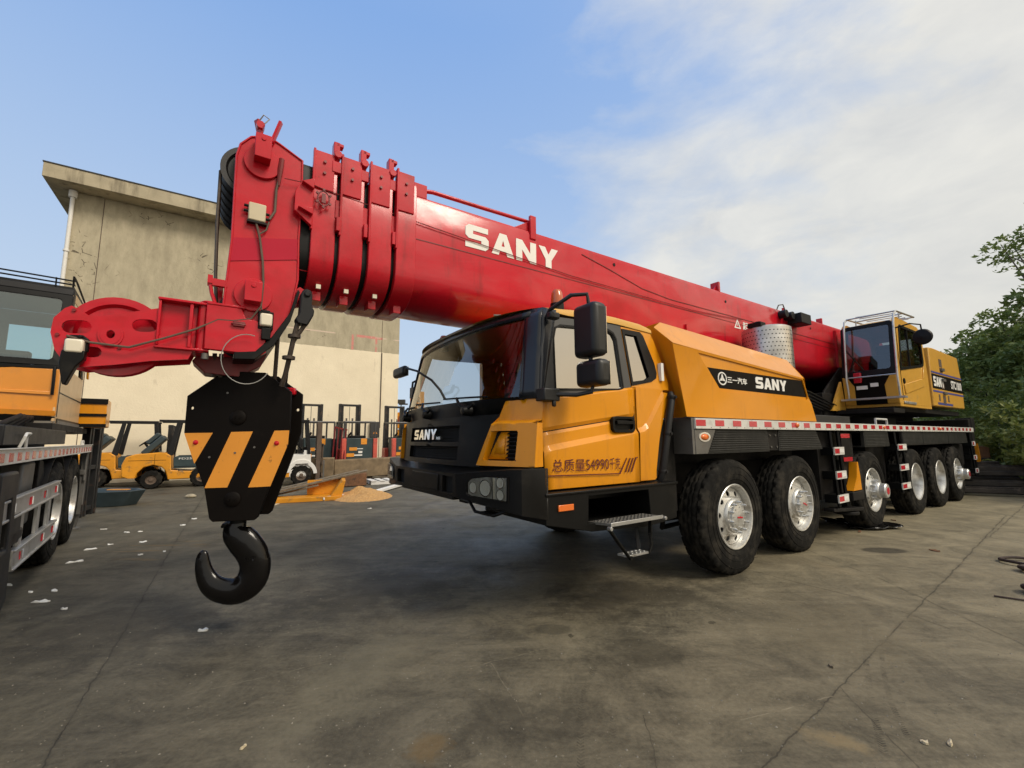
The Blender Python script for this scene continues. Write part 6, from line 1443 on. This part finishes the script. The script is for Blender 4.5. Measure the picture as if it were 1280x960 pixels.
T_(50.2, 38, 6.6, 2.9, 'broad dark tree far behind, between the two nearer crowns', seed=16, low=.2, nc=50)
T_(43.4, 40, 3.4, 2.4, 'low bushy tree seen between crane deck and operator cab', seed=17, low=.1, nc=36, m='leafB')
T_(40.5, 42, 3.2, 2.4, 'low bushy tree seen beneath the turntable of the crane', seed=18, low=.1, nc=36, m='leafB')
T_(60, 22, 8.0, 3.2, 'dark tree well outside the right edge', seed=19, low=.2, nc=45)
bl = [(46.2,24,2.6,1.7,'B'),(48.0,20.5,2.9,1.6,'B'),(49.8,19.5,2.5,1.5,'C'),(51.2,18.2,2.8,1.5,'C'),(52.6,17.0,2.2,1.3,'C'),(50.4,22.5,3.6,1.8,'B'),(53.5,19.0,3.4,1.7,'B'),(44.5,27,2.4,1.7,'B'),(47.1,26,3.3,1.8,'A'),(55.0,17,2.6,1.5,'B'),(57.5,16,2.8,1.6,'B')]
bt = ['behind the rear wheels of the crane','just right of the crane tail','yellowish, above the scrap heap','yellowish, farther right above the scrap heap','small and yellowish at the right edge','taller, behind the yellowish shrubs','tall, at the right edge under the trees','low, seen past the crane deck end','dark, under the round-crowned tree','outside the right edge, nearer','outside the right edge, farther right']
for i,((az,d,h,cr,mm),lb) in enumerate(zip(bl,bt)):
    x, y = dirpos(az,d); tree(x,y,h,cr,'leafy shrub, '+lb,m='leaf'+mm,seed=40+i,name='shrub',trunk=.05,low=.0,nc=26,per=420,size=.16,grp='shrubs behind the scrap heap')
# far trees seen through the windscreen / behind the house and trees mirrored from behind the viewer
for i,(x,y,h,cr,lb) in enumerate(((4,64,6,4,'far tree behind the crane, seen through its cab'),(-12,60,5,3.5,'far tree behind the small pale house'))):
    tree(x,y,h,cr,lb,seed=60+i,nc=30,per=120,size=.4,grp='far trees')
for i,(x,y,h,cr) in enumerate(((28,-3.6,6.6,2.0),(29,-1.4,6.2,1.8),(31,5,6.5,2.4),(30,12,7.5,2.6))):
    tree(x,y,h,cr,['tree mirrored in the front half of the cab side window','low tree mirrored in the rear side window of the cab','tall tree far outside the right edge','tall broad tree outside the right edge'][i],seed=70+i,nc=30,per=180,size=.3,grp='trees outside the right edge')
# ================================================================== GROUND
def ground_mat():
    m, nt, out = new_mat('stained_concrete'); p = N(nt,'ShaderNodeBsdfPrincipled'); tc = N(nt,'ShaderNodeTexCoord').outputs['Object']
    sep = N(nt,'ShaderNodeSeparateXYZ'); nt.links.new(tc, sep.inputs[0]); X, Y = sep.outputs[0], sep.outputs[1]
    def stretched(ang, sx, sy):
        mp = N(nt,'ShaderNodeMapping'); mp.inputs['Rotation'].default_value = (0,0,R(ang)); mp.inputs['Scale'].default_value = (sx,sy,1); nt.links.new(tc, mp.inputs['Vector']); return mp.outputs[0]
    n1 = ramp(nt, noise(nt, tc, .28, 4, .6, .6), .32, .68)
    col = mixc(nt, n1, (.034,.032,.028,1), (.185,.170,.138,1))
    n2 = ramp(nt, noise(nt, tc, 1.7, 7, .74, .8), .36, .64)
    col = mixc(nt, .75, col, mixc(nt, n2, (.022,.021,.018,1), (.215,.197,.158,1)))
    # sweeping drag marks
    for ang, sx, sy, lo, hi, c, f in ((-34,.35,2.2,.50,.72,(.24,.22,.18,1),.55),(20,.3,2.6,.52,.75,(.022,.020,.018,1),.65),(-60,.5,3.5,.56,.75,(.20,.18,.145,1),.45)):
        nn_ = ramp(nt, noise(nt, stretched(ang,sx,sy), 1.6, 4, .74, .5), lo, hi); col = mixc(nt, math_(nt,'MULTIPLY',nn_,f), col, c)
    # brown oil/mud patches, pale dusty patches
    col = mixc(nt, math_(nt,'MULTIPLY', ramp(nt, noise(nt, tc, .55, 4, .6, 1.0), .58, .74), .45), col, (.13,.095,.06,1))
    col = mixc(nt, math_(nt,'MULTIPLY', ramp(nt, noise(nt, stretched(10,1,1), 1.1, 5, .76), .52, .70), .6), col, (.026,.024,.021,1))
    fine = noise(nt, tc, 34, 4, .8); col = mixc(nt, .34, col, mixc(nt, ramp(nt, fine, .25, .75), (.030,.028,.024,1), (.235,.22,.185,1)))
    sp = N(nt,'ShaderNodeTexVoronoi'); sp.inputs['Scale'].default_value = 5; nt.links.new(tc, sp.inputs['Vector'])
    specks = math_(nt,'LESS_THAN', sp.outputs['Distance'], .035); col = mixc(nt, math_(nt,'MULTIPLY',specks,.6), col, (.26,.24,.20,1))
    # colour blends to a paler tone towards the far and right
    far = ramp(nt, math_(nt,'ADD', math_(nt,'ADD', math_(nt,'MULTIPLY',X,.045), math_(nt,'MULTIPLY',Y,.05)), math_(nt,'MULTIPLY',noise(nt,tc,.5,2),.3)), .40, 1.1)
    col = mixc(nt, math_(nt,'MULTIPLY',far,.62), col, mixc(nt, n2, (.15,.142,.118,1), (.25,.235,.195,1)))
    wob = math_(nt,'MULTIPLY', math_(nt,'SUBTRACT', noise(nt, tc, 2.6, 4, .75), .5), .07)
    def seg(x0,y0,x1,y1,w):
        dx, dy = x1-x0, y1-y0; L2 = dx*dx+dy*dy; L = math.sqrt(L2)
        a = math_(nt,'SUBTRACT',X,x0); b = math_(nt,'SUBTRACT',Y,y0)
        t = math_(nt,'DIVIDE', math_(nt,'ADD', math_(nt,'MULTIPLY',a,dx), math_(nt,'MULTIPLY',b,dy)), L2)
        inr = math_(nt,'MULTIPLY', math_(nt,'GREATER_THAN',t,0.), math_(nt,'LESS_THAN',t,1.))
        d = math_(nt,'ABSOLUTE', math_(nt,'ADD', math_(nt,'DIVIDE', math_(nt,'SUBTRACT', math_(nt,'MULTIPLY',a,dy), math_(nt,'MULTIPLY',b,dx)), L), wob))
        return d, inr
    LW = .42
    lines = [(-1.9,1.8,-2.79,3.23,.011),(-2.79,3.23,-4.29,5.59,.016),(-4.29,5.59,-9.3,13.6,.03),(.8,1.9,2.58,3.27,.010),(2.58,3.27,4.06,4.4,.013),(4.06,4.4,9,8.2,.02),(2.5,5.15,3.19,4.07,.013),(3.19,4.07,3.3,3.5,.010),(3.8,5.9,3.75,4.6,.013),(3.75,4.6,3.50,2.9,.013),(3.50,2.9,3.9,1.0,.012),(5.7,8.2,6.84,6.9,.018),(6.84,6.9,7.0,3.5,.018),(6.85,6.5,11,9.6,.014),(.60,1.9,.68,2.5,.004),(1.9,2.75,1.75,2.0,.006)]
    bumpm = None; brk = ramp(nt, noise(nt, tc, 3.3, 4, .7), .36, .50)
    for x0,y0,x1,y1,w in lines:
        w = w*LW; d, inr = seg(x0,y0,x1,y1,w)
        f = math_(nt,'MULTIPLY', math_(nt,'SUBTRACT',1., math_(nt,'DIVIDE',d,w*1.0), clamp=True), inr)
        soft = math_(nt,'MULTIPLY', math_(nt,'SUBTRACT',1., math_(nt,'DIVIDE',d,w*5.), clamp=True), inr)
        col = mixc(nt, math_(nt,'MULTIPLY', math_(nt,'MULTIPLY',soft,brk), .30), col, (.045,.042,.036,1))
        col = mixc(nt, math_(nt,'MULTIPLY', math_(nt,'MINIMUM', math_(nt,'MULTIPLY',f,2.5), 1.), math_(nt,'MULTIPLY',brk,.62)), col, (.022,.020,.018,1))
        bumpm = f if bumpm is None else math_(nt,'MAXIMUM',bumpm,f)
    # round oil stain and a dark ring
    def blob(cx,cy,rx,ry,c,f,ring=False):
        nonlocal col
        a = math_(nt,'DIVIDE',math_(nt,'SUBTRACT',X,cx),rx); b = math_(nt,'DIVIDE',math_(nt,'SUBTRACT',Y,cy),ry)
        d = math_(nt,'SQRT', math_(nt,'ADD',math_(nt,'MULTIPLY',a,a),math_(nt,'MULTIPLY',b,b))); d = math_(nt,'ADD',d,math_(nt,'MULTIPLY',wob,2.2))
        k = ramp(nt, d, .8, 1.15, (1,1,1,1), (0,0,0,1)) if not ring else math_(nt,'SUBTRACT',1.,math_(nt,'DIVIDE',math_(nt,'ABSOLUTE',math_(nt,'SUBTRACT',d,1.)),.22),clamp=True)
        col = mixc(nt, math_(nt,'MULTIPLY',k,f), col, c)
    blob(4.75,5.81,.30,.16,(.035,.033,.03,1),.85); blob(4.75,5.81,.42,.24,(.20,.18,.15,1),.3,True); blob(.3,3.55,.26,.16,(.16,.15,.12,1),.45,True); blob(.3,3.55,.16,.1,(.03,.03,.026,1),.5)
    pass
    # yellowish spilled streaks left
    yl = math_(nt,'MULTIPLY', ramp(nt, noise(nt, stretched(-48,.7,5), 1.2, 5), .58, .68), ramp(nt, math_(nt,'ADD',math_(nt,'ABSOLUTE',math_(nt,'ADD',X,4.6)),math_(nt,'ABSOLUTE',math_(nt,'SUBTRACT',Y,6.2))), .9, 1.6,(1,1,1,1),(0,0,0,1)))
    col = mixc(nt, math_(nt,'MULTIPLY',yl,.6), col, (.24,.15,.05,1))
    # tyre prints: bands of short tread bars, broken up by noise
    tbrk = ramp(nt, noise(nt, tc, 2.4, 5, .75), .42, .60); tbrk2 = ramp(nt, noise(nt, tc, 9, 4, .7), .40, .58)
    def tread(pts, w, pitch, dark, f, rows=1):
        nonlocal col
        acc = None
        for (x0,y0),(x1,y1) in zip(pts, pts[1:]):
            dx, dy = x1-x0, y1-y0; L = math.hypot(dx,dy); a = math_(nt,'SUBTRACT',X,x0); b = math_(nt,'SUBTRACT',Y,y0)
            t = math_(nt,'DIVIDE', math_(nt,'ADD', math_(nt,'MULTIPLY',a,dx), math_(nt,'MULTIPLY',b,dy)), L)
            sd_ = math_(nt,'DIVIDE', math_(nt,'SUBTRACT', math_(nt,'MULTIPLY',a,dy), math_(nt,'MULTIPLY',b,dx)), L); d = math_(nt,'ABSOLUTE', sd_)
            inr = math_(nt,'MULTIPLY', math_(nt,'GREATER_THAN',t,0.), math_(nt,'LESS_THAN',t,L))
            zz = math_(nt,'ADD', t, math_(nt,'MULTIPLY', d, .9)); fr_ = math_(nt,'FRACT', math_(nt,'DIVIDE', zz, pitch))
            k = math_(nt,'MULTIPLY', math_(nt,'MULTIPLY', math_(nt,'LESS_THAN',fr_,.5), math_(nt,'LESS_THAN',d,w)), inr)
            acc = k if acc is None else math_(nt,'MAXIMUM',acc,k)
        col = mixc(nt, math_(nt,'MULTIPLY',math_(nt,'MULTIPLY',acc,f), math_(nt,'MULTIPLY',tbrk,tbrk2)), col, dark)
    tread([(1.95,5.0),(1.35,4.25),(.97,3.79),(.70,3.35),(.53,3.03),(.40,2.7),(.34,2.46),(.29,2.1)], .018, .022, (.020,.019,.016,1), .55)
    tread([(2.10,4.85),(1.52,4.15),(1.14,3.70),(.86,3.25),(.70,2.95),(.55,2.6),(.47,2.3)], .016, .022, (.020,.019,.016,1), .4)
    tread([(2.79,3.68),(2.26,3.0),(1.9,2.51),(1.7,2.2)], .016, .020, (.018,.017,.015,1), .8); tread([(2.70,3.72),(2.17,3.05),(1.81,2.56)], .014, .020, (.018,.017,.015,1), .6)
    tread([(2.63,3.33),(2.33,2.96),(2.07,2.6),(1.9,2.3)], .013, .018, (.018,.017,.015,1), .8)
    tread([(.9,4.05),(1.4,4.3),(1.95,4.25),(2.3,3.95)], .12, .045, (.030,.028,.024,1), .45); tread([(1.0,3.7),(1.5,3.95),(1.95,3.9),(2.3,3.6)], .10, .045, (.030,.028,.024,1), .4)
    tread([(-1.3,2.1),(-1.14,2.48),(-.93,3.15),(-.81,3.82),(-.9,4.6)], .16, .05, (.17,.16,.13,1), .45)
    tread([(-3.6,3.0),(-2.6,4.6),(-2.2,6.0),(-2.4,7.6)], .14, .05, (.028,.027,.024,1), .5)
    # scratches
    for x0,y0,x1,y1 in ((1.17,2.45,1.79,2.66),(-.3,3.0,.25,3.25),(.05,2.5,-.15,3.05),(1.2,3.0,.95,3.6),(-1.9,2.7,-1.2,3.1)):
        d, inr = seg(x0,y0,x1,y1,.003); col = mixc(nt, math_(nt,'MULTIPLY', math_(nt,'MULTIPLY', math_(nt,'LESS_THAN',d,.0035), inr), math_(nt,'MULTIPLY',tbrk2,.55)), col, (.27,.25,.21,1))
    # small sharp-edged oil drops
    od = N(nt,'ShaderNodeTexVoronoi'); od.inputs['Scale'].default_value = 1.7; nt.links.new(tc, od.inputs['Vector'])
    odm = math_(nt,'LESS_THAN', math_(nt,'ADD', od.outputs['Distance'], math_(nt,'MULTIPLY', wob, 1.6)), math_(nt,'MULTIPLY', tbrk2, .075))
    col = mixc(nt, math_(nt,'MULTIPLY', odm, .6), col, (.018,.017,.015,1))
    # dirt patches with ragged edges: dark wet-looking stains and pale dust
    wob2 = math_(nt,'MULTIPLY', math_(nt,'SUBTRACT', noise(nt, tc, 3.2, 5, .80), .5), 3.2)
    def ragged(cx,cy,rx,ry,ang,c,f):
        nonlocal col
        ca, sa = math.cos(R(ang)), math.sin(R(ang)); a = math_(nt,'SUBTRACT',X,cx); b = math_(nt,'SUBTRACT',Y,cy)
        u_ = math_(nt,'DIVIDE',math_(nt,'ADD',math_(nt,'MULTIPLY',a,ca),math_(nt,'MULTIPLY',b,sa)),rx); v_ = math_(nt,'DIVIDE',math_(nt,'SUBTRACT',math_(nt,'MULTIPLY',b,ca),math_(nt,'MULTIPLY',a,sa)),ry)
        d = math_(nt,'ADD', math_(nt,'SQRT', math_(nt,'ADD',math_(nt,'MULTIPLY',u_,u_),math_(nt,'MULTIPLY',v_,v_))), wob2)
        col = mixc(nt, math_(nt,'MULTIPLY', ramp(nt, d, .35, 1.35, (1,1,1,1), (0,0,0,1)), f), col, c)
    ragged(.05,2.45,.55,.28,15,(.024,.023,.021,1),.5); ragged(.9,3.2,.5,.35,30,(.022,.021,.018,1),.5); ragged(-1.3,4.4,1.5,.8,40,(.028,.027,.025,1),.6); ragged(1.2,4.3,1.4,.6,20,(.024,.022,.019,1),.6)
    ragged(-.95,3.0,.35,.9,-15,(.19,.18,.145,1),.45); ragged(2.4,3.5,.8,.6,30,(.16,.145,.11,1),.4); ragged(1.55,2.3,.18,.08,-30,(.21,.17,.11,1),.6); ragged(-.4,2.28,.10,.12,0,(.20,.14,.07,1),.5); ragged(-3.2,3.6,1.0,.8,0,(.035,.033,.030,1),.5); ragged(3.6,2.6,.7,.5,0,(.17,.155,.12,1),.35); ragged(-5.4,7.8,2.0,.9,35,(.15,.145,.125,1),.4)
    col = mixc(nt, 1., col, mixc(nt, ramp(nt, math_(nt,'ADD',math_(nt,'MULTIPLY',X,.10),math_(nt,'MULTIPLY',noise(nt,tc,.45,2),.7)), .1, .75), (.72,.70,.63,1), (1.32,1.22,.97,1)), 'MULTIPLY')
    nt.links.new(col, p.inputs['Base Color'])
    rr = N(nt,'ShaderNodeMapRange'); rr.inputs['From Min'].default_value=.3; rr.inputs['From Max'].default_value=.7; rr.inputs['To Min'].default_value=.48; rr.inputs['To Max'].default_value=.80
    nt.links.new(noise(nt, tc, .9, 4, .65), rr.inputs['Value']); nt.links.new(rr.outputs[0], p.inputs['Roughness']); p.inputs['Specular IOR Level'].default_value = .25
    b = N(nt,'ShaderNodeBump'); b.inputs['Strength'].default_value = .5; b.inputs['Distance'].default_value = .012
    hgt = noise(nt,tc,14,6,.8)
    nt.links.new(hgt, b.inputs['Height']); nt.links.new(b.outputs[0], p.inputs['Normal'])
    nt.links.new(p.outputs[0], out.inputs[0]); return m
M['ground'] = ground_mat()
mb = MB(); mb.grid(lambda s,t:(lerp(-400,400,s),lerp(-400,400,t),0.), 8, 8)
g = mb.build('ground','ground',smooth=False); tag(g,kind='structure')
# loose grit and crumbs lying on the slab
r_ = np.random.default_rng(5); gv = []; gf = []
for i in range(5200):
    yy = 1.7+8.5*r_.random()**1.5; xx = (r_.random()*2-1)*(1.0+yy*1.15); s_ = .0022+.005*r_.random()**3
    b_ = len(gv); a_ = r_.random()*6.28
    for k in range(4): gv.append((xx+s_*math.cos(a_+k*1.57)*(.7+.6*r_.random()), yy+s_*math.sin(a_+k*1.57)*(.7+.6*r_.random()), .0))
    gv.append((xx, yy, s_*.8)); gf += [(b_+k, b_+(k+1)%4, b_+4) for k in range(4)]
M['grit'] = mat('grit', (.17,.155,.125), .9, var=.6, vs=40)
me = bpy.data.meshes.new('grit'); me.from_pydata(gv, [], gf); me.materials.append(M['grit']); o = bpy.data.objects.new('grit', me); COL.objects.link(o)
tag(o, 'fine loose grit scattered over the concrete yard', 'grit', kind='stuff')
def soil_mat():
    return mat('soil_and_litter',(.05,.045,.025),.95,var=.4,vs=1.5,dirt=(.04,.06,.02),ds=2)
M['soil'] = soil_mat()
mb = MB(); pts=[dirpos(a,d) for a,d in ((38,32),(45,24),(47.5,18.6),(52,15.2),(58,13.5),(75,13),(75,120),(38,120))]
mb.add([(x,y,.006) for x,y in pts],[tuple(range(len(pts)))]); o = mb.build('soil','soil',smooth=False); tag(o,kind='structure')

# ================================================================== SKY, SUN, CAMERA
SUN_AZ = R(122.)     # compass-like, clockwise from +Y : behind and to the right of the viewer
SUN_EL = R(46.)
w = bpy.data.worlds.new('World'); sc.world = w; w.use_nodes = True; nt = w.node_tree
for n in list(nt.nodes): nt.nodes.remove(n)
wo = N(nt,'ShaderNodeOutputWorld'); bg = N(nt,'ShaderNodeBackground'); bg.inputs['Strength'].default_value = .10
sky = N(nt,'ShaderNodeTexSky', sky_type='NISHITA'); sky.sun_disc = False; sky.sun_elevation = SUN_EL; sky.sun_rotation = SUN_AZ; sky.air_density = 1.0; sky.dust_density = 1.2; sky.ozone_density = 1.5
tc = N(nt,'ShaderNodeTexCoord').outputs['Generated']; sep = N(nt,'ShaderNodeSeparateXYZ'); nt.links.new(tc, sep.inputs[0])
Xw, Yw, Zw = sep.outputs
mp = N(nt,'ShaderNodeMapping'); mp.inputs['Scale'].default_value = (1,1,2.2); nt.links.new(tc, mp.inputs['Vector'])
nz = noise(nt, mp.outputs[0], 2.3, 8, .55, .4); nz2 = noise(nt, mp.outputs[0], 6.0, 8, .6, .3)
cf_ = math_(nt,'ADD', math_(nt,'MULTIPLY',Xw,1.15), math_(nt,'MULTIPLY',math_(nt,'SUBTRACT',nz,.5),1.1))
cf_ = math_(nt,'ADD', cf_, math_(nt,'MULTIPLY',math_(nt,'SUBTRACT',nz2,.5),.35))
cf_ = math_(nt,'SUBTRACT', cf_, math_(nt,'MULTIPLY',Zw,.22))
cf_ = math_(nt,'ADD', cf_, math_(nt,'MULTIPLY',math_(nt,'LESS_THAN',Yw,0.),math_(nt,'MULTIPLY',Yw,-1.6)))
mask = ramp(nt, cf_, -.02, .46)
hz = ramp(nt, Zw, .10, .72, (1,1,1,1), (0,0,0,1))
cloud = mixc(nt, ramp(nt, nz2, .3, .7), (4.95,5.1,5.2,1), (6.2,6.2,5.95,1))
warm = math_(nt,'MULTIPLY', ramp(nt, Zw, .05, .5, (1,1,1,1), (0,0,0,1)), ramp(nt, math_(nt,'ADD',Xw,math_(nt,'MULTIPLY',Yw,-.5)), .0, .8))
cloud = mixc(nt, math_(nt,'MULTIPLY',warm,.75), cloud, (6.2,5.85,4.9,1))
blue = mixc(nt, hz, mixc(nt, .88, sky.outputs[0], (2.0,3.5,6.5,1)), (4.5,5.4,6.4,1))
col = mixc(nt, math_(nt,'MULTIPLY',mask,.97), blue, cloud)
dt = N(nt,'ShaderNodeVectorMath', operation='DOT_PRODUCT'); nt.links.new(tc, dt.inputs[0]); dt.inputs[1].default_value = (math.sin(SUN_AZ)*math.cos(SUN_EL), math.cos(SUN_AZ)*math.cos(SUN_EL), math.sin(SUN_EL))
gl = math_(nt,'POWER', math_(nt,'MAXIMUM', dt.outputs['Value'], 0.), 3.)
gl = math_(nt,'MULTIPLY', gl, math_(nt,'ADD', -.3, math_(nt,'MULTIPLY', nz, 2.2)), clamp=True)
col = mixc(nt, gl, col, (9.5,8.6,6.9,1))
d2 = N(nt,'ShaderNodeVectorMath', operation='DOT_PRODUCT'); nt.links.new(tc, d2.inputs[0]); d2.inputs[1].default_value = (math.sin(R(98))*math.cos(R(9)), math.cos(R(98))*math.cos(R(9)), math.sin(R(9)))
g2 = math_(nt,'MULTIPLY', math_(nt,'POWER', math_(nt,'MAXIMUM', d2.outputs['Value'], 0.), 22.), .8)
col = mixc(nt, g2, col, (11.,8.2,4.6,1))
nt.links.new(col, bg.inputs[0]); nt.links.new(bg.outputs[0], wo.inputs[0])
sl = bpy.data.lights.new('sun','SUN'); sl.energy = 1.85; sl.angle = R(20); sl.color = (1.0,.90,.76)
so = bpy.data.objects.new('sun', sl); COL.objects.link(so)
sd = Vector((math.sin(SUN_AZ)*math.cos(SUN_EL), math.cos(SUN_AZ)*math.cos(SUN_EL), math.sin(SUN_EL)))
so.rotation_euler = sd.to_track_quat('Z','Y').to_euler(); so.location = sd*50
cam = bpy.data.cameras.new('camera'); co = bpy.data.objects.new('camera', cam); COL.objects.link(co); sc.camera = co
cam.sensor_width = 36; cam.lens = 545/1280*36; cam.clip_end = 2000; cam.clip_start = .05
p_ = math.atan2(68.5,545); r_ = -.0068
F_ = Vector((0,math.cos(p_),math.sin(p_))); R_ = Vector((1,0,0)); U_ = Vector((0,-math.sin(p_),math.cos(p_)))
R2 = R_*math.cos(r_)+U_*math.sin(r_); U2 = -R_*math.sin(r_)+U_*math.cos(r_)
mw = Matrix((( R2.x,U2.x,-F_.x,0),(R2.y,U2.y,-F_.y,0),(R2.z,U2.z,-F_.z,1.45),(0,0,0,1)))
co.matrix_world = mw
vs = sc.view_settings; vs.view_transform = 'Standard'; vs.look = 'None'; vs.exposure = .38; vs.gamma = 1; vs.use_curve_mapping = False
sc.render.engine = 'CYCLES'; sc.cycles.max_bounces = 5; sc.cycles.diffuse_bounces = 3; sc.cycles.glossy_bounces = 3; sc.cycles.transparent_max_bounces = 12; sc.cycles.sample_clamp_indirect = 6
sc.cycles.use_denoising = True; sc.cycles.use_adaptive_sampling = True; sc.cycles.adaptive_threshold = .02
